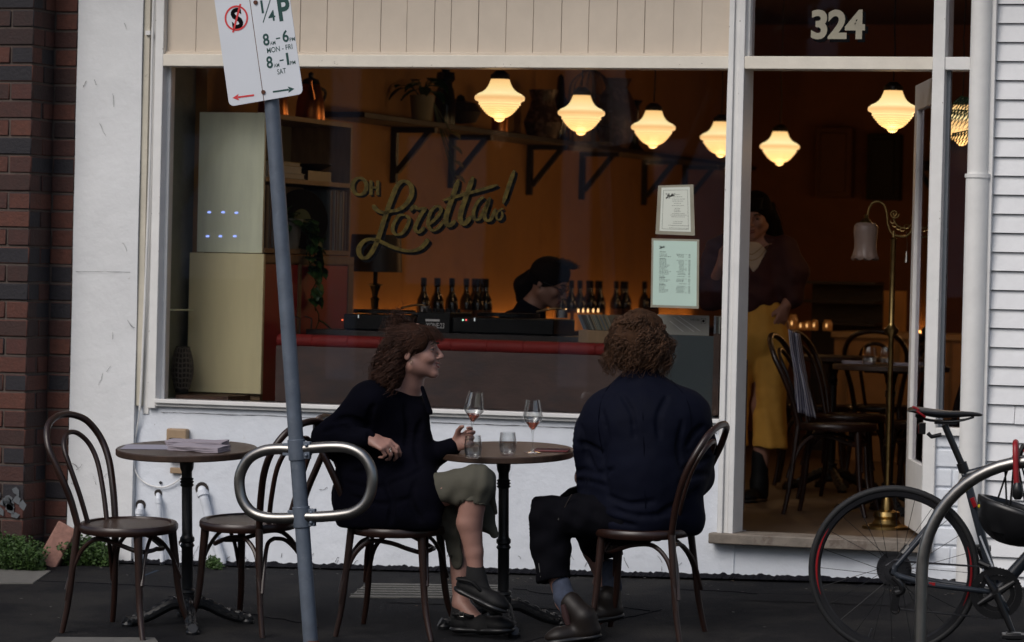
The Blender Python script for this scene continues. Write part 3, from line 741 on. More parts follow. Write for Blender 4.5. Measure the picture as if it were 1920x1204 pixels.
tag(MB().box(-1.72, -1.45, .12, .40, .728, .752).build('timber_plank', M('plank', (.07, .03, .014), .6, var=.5, ns=6, stretch=(2, 14, 2))), 'dark timber plank lying under the beige cupboard', 'plank')

# booth bench with red top roll
t = thing('booth_bench', 'booth bench in the window, brown back with red padded top roll', 'bench', (-.4, .45, .2))
m_brownp = M('brown_vinyl_panel', (.088, .055, .047), .55, var=.3, ns=4, stretch=(1, 1, 2.5), bump=.001, bs=30, col2=(.05, .042, .048), c2s=2.5, c2t=.5, c2w=.2)
m_redv = M('red_vinyl', (.20, .015, .012), .62, spec=.3, var=.18, ns=9, bump=.0015, bs=20)
pl, pr_ = at(518, 640, .40), at(1345, 660, .40)
zt1 = at(800, 655, .40).z-.004
box_(pl.x, 1.0, .40, .46, .30, zt1).build('back_panel', m_brownp, t)
mb = MB(); x = pl.x-.004; k = 0
seams = [at(q, 640, .4).x for q in (518, 584, 650, 713, 777, 845, 912, 980, 1048, 1116, 1184, 1252, 1340)]
for a, b in zip(seams[:-1], seams[1:]):
    mid = (a+b)/2; R0 = .031
    xsn = [a+.0006, a+.004, a+.012, mid, b-.012, b-.004, b-.0006]; rs = [R0*.93, R0*.985, R0, R0*1.01, R0, R0*.985, R0*.93]
    mb.tube([(q, .43, zt1+.026) for q in xsn], rs, 16, flat=(0, 0, 1))
mb.build('top_roll', m_redv, t, smooth=60)
box_(pl.x, .55, .462, .90, .205, .62).build('seat_base', m_brownp, t)
box_(pl.x+.005, .545, .465, .88, .621, .68).build('seat_cushion', m_redv, t, bevel=.02)

# console desk with turntables and mixer behind the bench
m_deck = M('black_deck', (.0045, .005, .005), .45, var=.2, spec=.2)
zd = at(800, 622, .95).z-.004
t = thing('console_desk', 'dark desk behind the booth carrying the music equipment', 'desk', (-.6, 1.1, .2))
box_(-1.38, .66, .93, 1.33, zd-.03, zd).build('top', m_dark, t)
for x in (-1.36, .60): box_(x, x+.04, .96, 1.30, .205, zd-.031).build('leg', m_dark, t)
def turntable(xc, wd, label):
    t = thing('turntable', label, 'turntable', (xc, 1.12, zd), group='turntables on the desk')
    box_(xc-wd/2, xc+wd/2, .95, 1.30, zd+.004, zd+.080).build('body', m_deck, t, bevel=.006)
    for sx in (-1, 1): MB().lathe([(.001, 0), (.02, 0), (.02, .012), (.001, .012)], (xc+sx*wd*.42, .98, zd), 12).build('foot', m_deck, t)
    MB().lathe([(.001, 0), (.155, 0), (.155, .018), (.001, .018)], (xc-.03, 1.13, zd+.086), 40).build('platter', m_deck, t)
    MB().tube(smoothpath([(xc+wd*.40, 1.24, zd+.13), (xc+wd*.38, 1.1, zd+.13), (xc+wd*.3, 1.0, zd+.115)]), .005, 8).lathe([(.03, 0), (.03, .04), (.001, .04)], (xc+wd*.40, 1.24, zd+.086), 14).build('tonearm', m_chrome, t)
    q = MB().box(xc-wd*.28, xc-wd*.272, .945, .95, zd+.062, zd+.078).build('light', M('white_led', (.6, .6, .6), .4, emit=(.9, 1, 1), es=.25), t)
xa, xb = at(644, 600, .95).x, at(778, 600, .95).x
turntable((xa+xb)/2-.01, xb-xa-.02, 'turntable left of the mixer under the black lampshade')
xc_, xd_ = at(846, 600, .95).x, at(1040, 600, .95).x
turntable((xc_+xd_)/2, xd_-xc_-.01, 'turntable right of the mixer in front of the person with glasses')
t = thing('mixer', 'black audio mixer with pale lettering between the two turntables', 'mixer', (xb, 1.1, zd))
box_(xb+.008, xc_-.008, .955, 1.28, zd, zd+.10).build('body', m_deck, t, bevel=.004)
m_ltxt = M('pale_print', (.55, .55, .55), .5)
mb = MB(); c = at(815, 611, .952); put_text(mb, '\u00b7XONE:23', .036, c, (1, 0, 0), (0, 0, 1), 0, 1.0, .66); mb.build('lettering', m_ltxt, t, smooth=0)
c = at(811, 601, .952); box_(c.x-.036, c.x+.036, .951, .953, c.z-.004, c.z+.006).build('badge', m_ltxt, t)
for i in range(5):
    for j in range(3): MB().lathe([(.008, 0), (.006, .018), (.001, .018)], (xb+.03+i*.033, 1.0+j*.07, zd+.10), 8).build('knob', m_deck, t)
for q, cl, lb in ((868, (.5, 1, .7), 0), (874, (1, .1, .1), 1), (642, (1, .15, .05), 2)):
    c = at(q, 600, .945)
    tag(MB().ball(c, .0045, 5).build('status_light', M('led%d' % lb, (.2, .2, .2), .4, emit=cl, es=.8)), ['tiny green indicator light on the turntable deck', 'tiny red indicator light next to the green one', 'tiny red indicator light at the left end of the desk'][lb], 'indicator light')
# cue lamp arm
tag(MB().tube([at(752, 586, 1.0), at(770, 587, 1.0), at(785, 590, 1.0), at(790, 597, 1.0)], [.006, .006, .012, .014], 8).build('headphone_arm', m_deck), 'black headphone lying at the left end of the mixer', 'headphones')

# records crates at the right of the bench
m_sleeve2 = M('sleeves_edge', (1, 1, 1), .5, var=.1, island=[(.26, .27, .22), (.10, .12, .10), (.30, .24, .14), (.16, .19, .22), (.33, .33, .30), (.06, .05, .04)])
t = thing('record_crate', 'small wooden crate of tilted records beside the curly haired man\'s head', 'record crate', at(1130, 625, .9))
mb = MB(); c0 = at(1096, 622, .62); c1 = at(1150, 622, .62)
for k in range(17):
    x = c0.x+(c1.x-c0.x)*k/16; mb.prism([(0, 0), (.004, 0), (-.028, .07), (-.032, .07)], (x, .60, c0.z+.01), (1, 0, 0), (0, 0, 1), (0, .28, 0))
mb.build('records', m_sleeve2, t)
MB().box(c0.x-.02, c1.x+.02, .59, .90, c0.z-.05, c0.z+.008).build('crate', m_tan, t)
t = thing('record_bin', 'tall dark green record bin against the right end of the window', 'record bin', at(1300, 735, .5))
a = at(1230, 627, .2); b = at(1345, 627, .2); zb = .735
MB().box(a.x-.10, b.x, .18, .2, zb, a.z).build('front_panel', M('slate_panel', (.035, .052, .056), .5, var=.1, ns=3), t, bevel=.002)
MB().box(b.x+.004, b.x+.034, .12, .42, zb+.01, a.z+.01).build('end_panel', M('brown_panel', (.06, .03, .018), .5, var=.3), t, bevel=.002)
rw = MB()
for k in range(9): rw.box(b.x+.002+k*.005, b.x+.0052+k*.005, .13, .40, a.z+.012, at(1340, 592, .2).z-.006*random.random())
rw.build('records', m_sleeve2, t)
a = at(1225, 627, .21); b = at(1330, 592, .21)
MB().box(a.x-.05, b.x, .21, .214, a.z+.001, b.z).build('record_sleeve', M('white_sleeve', (.34, .34, .30), .35, var=.06, ns=5), t)
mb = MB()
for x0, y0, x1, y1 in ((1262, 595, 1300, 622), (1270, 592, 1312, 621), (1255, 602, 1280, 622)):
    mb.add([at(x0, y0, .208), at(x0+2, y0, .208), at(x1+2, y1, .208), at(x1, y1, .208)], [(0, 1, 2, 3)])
mb.build('plastic_glint', M('cellophane_glint', (.7, .7, .68), .2), t, smooth=0)  # pale strips painted on the sleeve as glints
mb = MB(); c = at(1319, 602, .2085)
mb.tube([c+V((.011*sx, 0, .011*sz)) for sx, sz in ((-1, -1), (1, -1), (1, 1), (-1, 1))], .001, 4, closed=True).ball(c, .006, 5)
put_text(mb, 'THE CBS', .012, at(1306, 600, .2085)-V((.008, 0, 0)), (1, 0, 0), (0, 0, 1))
mb.build('sleeve_print', m_sblk, t, smooth=0)

# wall counter along left wall + glow strip + bottles
t = thing('wall_counter', 'long dark counter along the ochre wall under the bottles', 'counter', (-1.6, 5, .2))
box_(-1.779, -1.42, 1.75, 9.6, .98, 1.02).build('top', m_dark, t, bevel=.003)
box_(-1.779, -1.46, 1.77, 9.58, .205, .979).build('body', m_dkwall, t)
tag(box_(-1.735, -1.71, 1.8, 9.5, 1.021, 1.034).build('light_strip', M('warm_strip', (.5, .4, .3), .5, emit=(1, .45, .12), es=4.5)), 'warm light strip glowing along the foot of the ochre wall', 'light strip')
def bottle(p, label, first=[None]):
    if first[0]: return dup(first[0], Matrix.Translation(p), label)
    t = thing('wine_bottle', label, 'bottle', p, 'wine bottles on the wall counter'); first[0] = t
    MB().lathe([(.001, 0), (.036, 0), (.038, .004), (.038, .16), (.034, .19), (.018, .225), (.0145, .24), (.0145, .295), (.0165, .297), (.0165, .31), (.001, .312)], n=20).build('glass', m_bottle, t, local=True)
    MB().lathe([(.0385, .05), (.0385, .13)], n=20).build('paper_label', M('bottle_label', (.08, .035, .02), .7), t, local=True)
    MB().lathe([(.0168, .262), (.0168, .3105), (.001, .3125)], n=16).build('foil_cap', m_deck, t, local=True)
    return t
def onwall(px, X, z=1.0201):      # point with pixel column px on the line X=const
    lo, hi = 1.2, 20
    for _ in range(50):
        m = (lo+hi)/2
        if at(px, 560, m).x > X: lo = m
        else: hi = m
    return V((X, m, z))
bt = [([794, 806, 819, 833], 'standing in the first group right of the black lamp'), ([874, 881, 889, 897, 904], 'in the second group, just left of the person with glasses'), ([1052, 1058], 'right behind the person with glasses'), ([1087, 1095, 1103, 1112, 1120], 'in the third group, above the red candles'), ([1155, 1161, 1167], 'in the small group left of the pale green menu'), ([1208, 1213], 'half hidden behind the pale green menu')]
for xs_, lb in bt:
    for i, x in enumerate(xs_):
        p = onwall(x, -1.60); p.x += .045*(i % 2)
        bottle(p, 'dark wine bottle '+lb)
# candles glowing between bottles
for k, x in enumerate((1085, 1094, 1103, 1113, 1122, 1047, 1054, 1062)):
    p = onwall(x, -1.47)
    g = dup(can, Matrix.Translation(p)) if k else None
    if not k:
        can = thing('glass_candle', 'small lit tealight in an amber glass on the wall counter', 'candle', p, 'tealights on the wall counter')
        MB().lathe([(.001, 0), (.026, 0), (.028, .11), (.026, .11), (.024, .01), (.001, .01)], n=16).build('amber_glass', M('amber', (.30, .10, .02), .25, emit=(1, .35, .08), es=.06), can, local=True)
        MB().lathe([(.001, .112), (.005, .118), (.003, .13), (.001, .138)], n=8).build('flame', M('flame', (1, .6, .2), .5, emit=(1, .6, .25), es=1.6), can, local=True)
# table lamp with black shade
p = onwall(703, -1.58)
t = thing('table_lamp', 'unlit table lamp with black drum shade and candlestick base', 'lamp', p)
za = at(703, 510, p.y).z; zb_ = at(703, 440, p.y).z; hw = (at(753, 480, p.y)-at(653, 480, p.y)).length/2*.94
MB().lathe([(hw*.93, zb_), (hw, za), (hw-.003, za), (hw*.93-.003, zb_)], (p.x, p.y, 0), 40).build('lamp_shade', m_black, t)
za -= p.z
MB().lathe([(.001, 0), (.06, 0), (.055, .012), (.018, .03), (.012, .05), (.022, za*.55), (.026, za*.58), (.014, za*.6), (.018, za*.68), (.03, za*.78), (.045, za*.80), (.012, za*.82), (.012, za*1.15), (.001, za*1.15)], p, 20).build('stem', m_deck, t)

# high shelf with brackets and its ornaments
t = thing('wall_shelf', 'long dark shelf on iron brackets high on the ochre wall', 'shelf', (-1.7, 5, 2.2))
zsf = 2.195
box_(-1.779, -1.50, 2.0, 10.2, zsf-.03, zsf).build('board', M('dark_shelf', (.012, .005, .004), .6, var=.3), t, bevel=.003)
for px in (772, 879, 1023, 1120, 1235, 1310):
    p = onwall(px, -1.64)
    MB().box(-1.779, -1.745, p.y-.02, p.y+.02, zsf-.34, zsf-.031).bar((-1.745, p.y, zsf-.28), (-1.55, p.y, zsf-.04), .035, .03).box(-1.745, -1.52, p.y-.02, p.y+.02, zsf-.06, zsf-.031).build('bracket', m_black, t)
random.seed(21)
def onshelf(px): return onwall(px, -1.62, zsf+.001)
p = onshelf(783); t = thing('potted_plant', 'leafy plant in a pale pot near the left end of the high shelf', 'plant', p)
MB().lathe([(.001, 0), (.055, 0), (.07, .15), (.065, .15), (.05, .02), (.001, .02)], p, 20).build('pot', M('pale_pot', (.22, .20, .14), .7), t)
lf, st = MB(), MB()
for k in range(13):
    a = random.uniform(0, 6.28); d = V((math.cos(a)*.6, math.sin(a), random.uniform(.1, 1.3))); q = p+V((0, 0, .15))+d.normalized()*random.uniform(.05, .15)
    st.tube([p+V((0, 0, .13)), (p+q)/2+V((0, 0, .1)), q], .003, 5); leaf(lf, q, V((d.x, d.y, random.uniform(-.6, .3))), .10, .07)
for k in range(5): q = p+V((.14, .1+.03*k, -.05-.08*k)); leaf(lf, q, V((.3, 1, -.2)), .10, .05); st.tube([p+V((.05, 0, .14)), q], .003, 5)
lf.build('leaves', m_leaf, t); st.build('stems', m_leaf, t)
def jar(px, prof, label, cat, name, m=m_dark, parts=('body', 'lid'), lid=None):
    p = onshelf(px); t = thing(name, label, cat, p)
    MB().lathe(prof, p, 20).build(parts[0], m, t)
    if lid: MB().lathe(lid, p, 16).build(parts[1], m_deck, t)
jar(826, [(.001, 0), (.06, 0), (.065, .10), (.05, .2), (.04, .22), (.04, .24), (.055, .26), (.05, .3), (.001, .31)], 'dark glass decanter beside the leafy pot on the high shelf', 'decanter', 'glass_decanter', m_bottle, lid=[(.02, .3), (.03, .33), (.001, .36)])
jar(855, [(.001, .02), (.09, .03), (.12, .09), (.09, .14), (.001, .16)], 'round dark ceramic bowl ornament on the high shelf', 'bowl', 'ceramic_ornament', m_dark, lid=[(.03, .155), (.02, .18), (.001, .19)])
jar(930, [(.001, 0), (.05, 0), (.055, .2), (.05, .22), (.001, .22)], 'copper canister on the high shelf behind the first pendant lamp', 'canister', 'canister', m_copper, lid=[(.052, .22), (.05, .24), (.001, .25)])
jar(1010, [(.001, 0), (.09, .0), (.12, .1), (.08, .2), (.07, .24), (.09, .3), (.001, .3)], 'patterned dark vase between the first two pendant lamps', 'vase', 'patterned_vase', M('patterned', (.05, .03, .02), .4, col2=(.18, .12, .09), c2s=30, c2t=.5))
jar(1042, [(.001, 0), (.05, 0), (.04, .05), (.08, .2), (.03, .28), (.02, .4), (.001, .42)], 'slim dark ewer beside the patterned vase on the high shelf', 'ewer', 'ewer', m_bottle)
jar(1147, [(.001, 0), (.08, 0), (.13, .12), (.14, .25), (.1, .35), (.07, .4), (.1, .46), (.001, .46)], 'large dark urn to the right of the birdcage on the high shelf', 'urn', 'large_urn', M('urn', (.045, .022, .018), .4, col2=(.14, .08, .06), c2s=20, c2t=.52))
jar(1183, [(.001, 0), (.07, .0), (.03, .05), (.025, .3), (.05, .34), (.001, .35)], 'tall dark candlestick right of the large urn', 'candlestick', 'candlestick', m_bottle)
p = onshelf(1098); t = thing('birdcage', 'small wire birdcage with domed top on the high shelf', 'birdcage', p)
MB().lathe([(.001, 0), (.15, 0), (.15, .02), (.001, .02)], p, 24).build('base', m_dark, t)
mb = MB()
for i in range(18):
    a = i*PI/9; mb.tube(smoothpath([p+V((.14*math.cos(a), .14*math.sin(a), .02)), p+V((.14*math.cos(a), .14*math.sin(a), .32)), p+V((.11*math.cos(a), .11*math.sin(a), .42)), p+V((0, 0, .5))], 4), .0028, 4)
for z in (.12, .22, .32): mb.tube([p+V((.14*math.cos(i*PI/12), .14*math.sin(i*PI/12), z)) for i in range(24)], .003, 4, closed=True)
mb.build('wires', m_dark, t)
MB().tube([p+V((.02*math.cos(i*PI/6), 0, .52+.02*math.sin(i*PI/6))) for i in range(12)], .003, 4, closed=True).build('ring', m_dark, t)
# palm fronds in the side window
p = at(1815, 760, 1.2); t = thing('palm', 'dark palm with thin fronds behind the narrow side window', 'palm', (p.x+.35, 1.2, .2))
bx_, by_ = p.x+.35, 1.2
MB().lathe([(.001, 0), (.13, 0), (.16, .3), (.15, .3), (.12, .03), (.001, .03)], (bx_, by_, .206), 24).build('pot', m_dark, t)
MB().tube([(bx_, by_, .24), (bx_+.02, by_, .9), (bx_, by_, 1.6)], [.03, .025, .02], 8).build('trunk', m_dark, t)
fr = MB(); tip = V((bx_, by_, 1.6))
for (tx, ty) in ((1778, 205), (1785, 250), (1800, 180), (1845, 210), (1880, 260), (1860, 170)):
    e = at(tx, ty, 1.15); mid = (tip+e)/2+V((0, 0, .22)); P = smoothpath([tip, mid, e], 14)
    fr.tube(P, .003, 4)
    for i in range(8, len(P)-1):
        d = (P[i+1]-P[i]).normalized()
        for s in (-1, 1):
            q = P[i]+d*.07+V((s*.02, s*.05, -.11)); fr.add([P[i]-d*.004, P[i]+d*.004, q], [(0, 1, 2)])
fr.build('fronds', m_leaf, t)

# brass standard lamp with tulip glass shade inside the doorway
Yl = 1.0
def A(px, py, Y=Yl): return at(px, py, Y)
b0 = A(1662, 985); b0.z = .206
t = thing('standard_lamp', 'antique brass standard lamp with scrolled arm and frosted tulip shade', 'floor lamp', b0)
cx = b0.x; prof = [(.001, 0), (.115, 0), (.115, .012), (.095, .02), (.07, .025), (.055, .045), (.065, .06), (.06, .08), (.03, .09), (.026, .13), (.014, .17), (.001, .17)]
MB().lathe(prof, b0, 28).build('base', m_brass, t)
top = A(1689, 445)
MB().lathe([(.0125, .16), (.0125, .9), (.0135, .905), (.032, .925), (.035, .94), (.02, .955), (.014, .97), (.014, top.z-b0.z-.02), (.018, top.z-b0.z-.01), (.008, top.z-b0.z), (.006, top.z-b0.z+.03), (.001, top.z-b0.z+.03)], b0, 20).build('pole', m_brass, t)
# scroll arm (in the plane of the facade)
arm = [A(*q) for q in ((1710, 405), (1712, 425), (1702, 441), (1686, 443), (1672, 437), (1665, 420), (1663, 400), (1658, 385), (1648, 378), (1637, 380), (1630, 390), (1627, 404))]
MB().tube(smoothpath(arm, 5), .006, 10).build('arm', m_brass, t)
sc = MB()
sc.tube(smoothpath([A(1664+13+9*(1-i/22)*math.cos(i*.55), 401+9*(1-i/22)*math.sin(i*.55)) for i in range(20)], 2), .003, 6)
for (x, y) in ((1674, 415), (1678, 422), (1685, 427), (1692, 430), (1700, 425)):
    sc.tube([A(x+5*math.cos(a), y+4*math.sin(a)) for a in [i*PI/4 for i in range(8)]], .0022, 5, closed=True)
sc.tube(smoothpath([A(1682, 398), (A(1676, 412)), A(1684, 424), A(1700, 428), A(1710, 420)], 4), .0025, 6)
sc.build('scrollwork', m_brass, t)
sh = A(1624, 404); c = V((sh.x, Yl, 0))
zz_ = lambda y: A(1624, y).z
ms_ = M('frosted_glass', (.24, .17, .14), .35, var=.1, bump=.001, bs=60, spec=.6)
n = 36; rings = [(.012, 418), (.04, 419), (.052, 424), (.055, 435), (.050, 450), (.050, 465), (.054, 478), (.062, 487)]
mb = MB(); vs = []
for i, (r, y) in enumerate(rings):
    for k in range(n):
        a = 2*PI*k/n; f = 1+(.05*math.cos(9*a) if i >= 6 else 0); dz = (.006*math.cos(9*a) if i == 7 else 0)
        vs.append(c+V((r*f*math.cos(a), r*f*math.sin(a), zz_(y)+dz)))
mb.add(vs, [(i*n+k, i*n+(k+1) % n, (i+1)*n+(k+1) % n, (i+1)*n+k) for i in range(len(rings)-1) for k in range(n)])
o = mb.build('lamp_shade', ms_, t); sm = o.modifiers.new('s', 'SOLIDIFY'); sm.thickness = .003
MB().lathe([(.006, zz_(402)), (.012, zz_(404)), (.01, zz_(408)), (.03, zz_(417)), (.03, zz_(419)), (.001, zz_(419))], c, 20).build('fitter', m_brass, t)
MB().tube([A(1700, 435), A(1701, 470)], .0012, 5).lathe([(.001, A(1700, 470).z), (.004, A(1700, 472).z), (.008, A(1700, 485).z), (.011, A(1700, 492).z), (.001, A(1700, 493).z)], (A(1700, 470).x, Yl, 0), 12).build('pull_switch', m_chrome, t)

# back counter with glasses, glow, fridge shapes
t = thing('bar_counter', 'pale lit bar counter at the back of the room behind the chairs', 'counter', (1.2, 7.5, .2))
a = at(1440, 618, 7.2); b = at(1760, 618, 7.2)
box_(-.2, 3.0, 7.2, 7.9, a.z-.04, a.z).build('top', M('pale_counter', (.35, .24, .13), .4), t, bevel=.004)
box_(-.18, 2.98, 7.22, 7.88, .206, a.z-.041).build('front', M('counter_front', (.34, .20, .09), .6, var=.15), t)
for k in range(9): box_(-.1+k*.34, -.085+k*.34, 7.205, 7.219, .25, a.z-.05).build('batten', m_tan, t)
zc = a.z
a = at(1648, 560, 7.0)
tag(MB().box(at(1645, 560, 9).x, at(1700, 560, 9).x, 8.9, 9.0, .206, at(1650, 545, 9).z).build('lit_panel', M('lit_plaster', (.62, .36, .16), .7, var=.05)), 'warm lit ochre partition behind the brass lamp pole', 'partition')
for lb, px, r, h, m_ in (('amber jar', 1487, .03, .10, 0), ('small candle jar', 1503, .025, .05, 0), ('small candle glass', 1515, .025, .06, 0), ('lit bottle', 1528, .022, .07, 0), ('short glass', 1552, .03, .07, 0)):
    p = at(px, 600, 7.45); p.z = zc
    t = thing('candle_jar', '%s glowing on the bar counter, %s' % (lb, {1487: 'nearest the waiter\'s hand', 1503: 'second along', 1515: 'third along', 1528: 'fourth along', 1552: 'fifth along'}[px]), 'candle', p, 'glowing jars on the bar counter')
    MB().lathe([(.001, 0), (r, 0), (r*1.1, h*.6), (r*.7, h), (r*.6, h), (r*.9, h*.6), (r*.85, .008), (.001, .008)], p, 16).build('jar', M('amber_jar', (.3, .12, .03), .2, emit=(1, .4, .1), es=.02), t)
    MB().lathe([(.001, .0), (.005, .008), (.004, .018), (.001, .028)], p+V((0, -r*1.15, h*.3)), 8).build('flame', M('flame2', (1, .6, .2), .5, emit=(1, .55, .2), es=.8), t)
# back wall features
for (x0, y0, x1, y1, lb, nm, cc) in ((1625, 252, 1690, 375, 'black loudspeaker cabinet high on the rear wall', 'wall_speaker', (.004, .004, .004)), (1530, 240, 1600, 370, 'dull brown board on the dark rear wall', 'wall_board', (.12, .05, .03)), (1345, 300, 1385, 350, 'small dark frame on the rear wall by the door post', 'picture_frame', (.02, .015, .01))):
    a, b = at(x0, y1, 10.9), at(x1, y0, 10.9)
    tag(MB().box(a.x, b.x, 10.86, 10.99, a.z, b.z).box(a.x+.04, b.x-.04, 10.84, 10.86, a.z+.04, b.z-.04).build(nm, M(nm, cc, .6), bevel=.004), lb, 'wall fitting')
a, b = at(1508, 608, 8.2), at(1590, 528, 8.2)
t = thing('back_shelf_unit', 'dark shelf unit with bottles and utensils behind the bar counter', 'shelf unit', (a.x, 8.2, .2))
MB().box(a.x, b.x+.2, 8.4, 8.42, .206, b.z).build('back_panel', m_dark, t)
for z in (a.z, (a.z+b.z)/2, b.z-.02): MB().box(a.x, b.x+.2, 8.15, 8.40, z, z+.02).build('shelf', m_dark, t)
for d_, e_, y_ in (((2.6, 2.6), .28, 'warm'),):
    pass
ld = bpy.data.lights.new('bar_lamp', 'POINT'); lo = bpy.data.objects.new('bar_lamp', ld); COL.objects.link(lo); lo.location = (1.3, 6.4, 1.9); ld.energy = 6.5; ld.color = (1, .5, .18); ld.shadow_soft_size = .15
ld = bpy.data.lights.new('corner_lamp', 'POINT'); lo = bpy.data.objects.new('corner_lamp', ld); COL.objects.link(lo); lo.location = (1.6, 8.3, 1.6); ld.energy = 5; ld.color = (1, .52, .2); ld.shadow_soft_size = .15

# ================================================================ FOOTPATH FURNITURE
random.seed(5)
# ---- bentwood chair, faces +X, seat top .455
def make_chair(Mx, label, group, mw=m_wood):
    t = thing('bentwood_chair', label, 'chair', Mx, group)
    def P(name, mb, m=mw, smooth=40): return mb.build(name, m, t, local=True, smooth=smooth)
    P('seat', MB().lathe([(.001, .447), (.165, .447), (.172, .450), (.001, .4505)][::-1], n=40), m_woodtop)
    P('seat_rim', MB().lathe([(.160, .418), (.198, .420), (.204, .430), (.204, .446), (.198, .455), (.178, .457), (.170, .449), (.168, .43)], n=40))
    rear = lambda s: smoothpath([(-.165, s*.125, .44), (-.178, s*.14, .30), (-.195, s*.155, .13), (-.218, s*.17, 0)], 5)
    front = lambda s: smoothpath([(.135, s*.115, .43), (.145, s*.124, .30), (.160, s*.138, .13), (.195, s*.165, 0)], 5)
    for s in (-1, 1):
        a = rear(s); P('leg', MB().tube(a, [.0165-.005*(i/(len(a)-1)) for i in range(len(a))], 10))
        a = front(s); P('leg', MB().tube(a, [.0185-.007*(i/(len(a)-1)) for i in range(len(a))], 10))
    out = [(-.165, -.125, .44), (-.190, -.145, .56), (-.232, -.172, .68), (-.276, -.175, .77), (-.312, -.135, .842), (-.330, -.07, .874), (-.336, 0, .883)]
    P('back_hoop', MB().tube(smoothpath(out+[(x, -y, z) for x, y, z in out[-2::-1]], 5), .0145, 10))
    inn = [(-.160, -.062, .44), (-.190, -.078, .56), (-.230, -.092, .68), (-.266, -.084, .755), (-.290, -.045, .80), (-.298, 0, .812)]
    P('inner_hoop', MB().tube(smoothpath(inn+[(x, -y, z) for x, y, z in inn[-2::-1]], 5), .0105, 10))
    for s in (-1, 1):
        P('brace', MB().tube(smoothpath([(-.200, s*.160, .135), (-.183, s*.150, .24), (-.150, s*.130, .335), (-.085, s*.120, .392), (.0, s*.118, .390), (.070, s*.10, .366), (.118, s*.075, .350), (.140, s*.03, .352), (.142, 0, .356)], 5), .0095, 8))
        P('brace', MB().tube(smoothpath([(-.205, s*.155, .18), (-.185, s*.115, .30), (-.155, s*.06, .37), (-.14, 0, .385)], 5), .009, 8))
        P('brace', MB().tube(smoothpath([(.165, s*.132, .22), (.150, s*.09, .32), (.135, s*.045, .38), (.12, s*.0, .41)], 5), .008, 8))
    return t
def chairM(px, py, deg, near):     # near = sign of the local y of the near rear foot
    g = ground(px, py); r = math.radians(deg); R = Matrix.Rotation(r, 3, 'Z'); o = R @ V((-.218, near*.17, 0))
    p = V((g.x-o.x, g.y-o.y, 0)); p.z = gz(p.x, p.y); return stand(p, r)
MC = [chairM(116, 1187, -13, -1), chairM(492, 1196, 162, 1), chairM(629, 1194, 1, -1), chairM(1275, 1211, 178, 1)]
C1 = make_chair(MC[0], 'empty dark bentwood chair in front of the brick wall, facing right to the napkin table', 'bentwood chairs on the footpath')
dup(C1, MC[1], 'empty dark bentwood chair behind the sign post, facing left to the napkin table')
dup(C1, MC[2], 'dark bentwood chair the woman in the olive skirt sits on')
dup(C1, MC[3], 'dark bentwood chair the curly haired person in navy sits on')

# ---- cafe table
def make_table(Mx, label, rot=0, R=.295, h=.745, group='round tables on the footpath'):
    t = thing('cafe_table', label, 'table', Mx, group)
    MB().lathe([(.001, h-.028), (R-.004, h-.028), (R, h-.024), (R, h-.004), (R-.004, h), (.001, h)], n=64).build('tabletop', m_woodtop, t, local=True)
    MB().box(-.13, .13, -.03, .03, h-.042, h-.0285).box(-.03, .03, -.13, .13, h-.0415, h-.0285).build('bracket', m_iron, t, local=True)
    MB().lathe([(.036, h-.043), (.036, h-.055), (.030, h-.062), (.028, h-.085), (.022, h-.10), (.022, h-.125), (.029, h-.130), (.024, h-.137), (.03, h-.142), (.024, h-.15), (.030, h-.156), (.022, h-.163), (.022, .385), (.024, .375), (.030, .368), (.031, .355), (.024, .347), (.031, .335), (.024, .325),
                (.024, .155), (.033, .150), (.035, .14), (.028, .134), (.034, .128), (.034, .105), (.040, .10), (.042, .06), (.03, .045), (.001, .045)], n=28).build('pedestal', m_iron, t, local=True)
    for k in range(4):
        a = rot+k*PI/2; M_ = Matrix.Rotation(a, 4, 'Z')
        pts = [(.015, 0, .088), (.06, 0, .092), (.11, 0, .070), (.165, 0, .042), (.215, 0, .026), (.25, 0, .022), (.268, 0, .03)]
        P = smoothpath(pts, 5); n_ = len(P); mb = MB()
        w_ = [.026-.006*i/n_ for i in range(n_)]
        mb.tube([M_ @ p for p in P], w_, 10)
        mb.tube([M_ @ (p+V((0, 0, .020))) for p in P[4:-8]], [.010+.004*math.sin(i*1.7) for i in range(len(P[4:-8]))], 8)
        for s in (-1, 1): mb.tube([M_ @ (p+V((0, s*.018, .004))) for p in P[6:-4]], [.007+.003*math.sin(i*2.1) for i in range(len(P[6:-4]))], 6)
        mb.lathe([(.001, 0), (.026, 0), (.028, .012), (.018, .03), (.001, .036)], M_ @ V((.25, 0, 0)), 14)
        mb.build('foot', m_iron, t, local=True)
    return t
def grd(px, py, rz=0): g = ground(px, py); return stand(g, rz)
MT1, MT2 = grd(352, 1172), grd(944, 1176)
T1 = make_table(MT1, 'round wooden cafe table with folded mauve napkins on top', math.radians(-62))
dup(T1, MT2, 'round wooden cafe table with wine glasses between the two seated people')
def onT(M_, x, y, h=.7455): return M_ @ V((x, y, h))

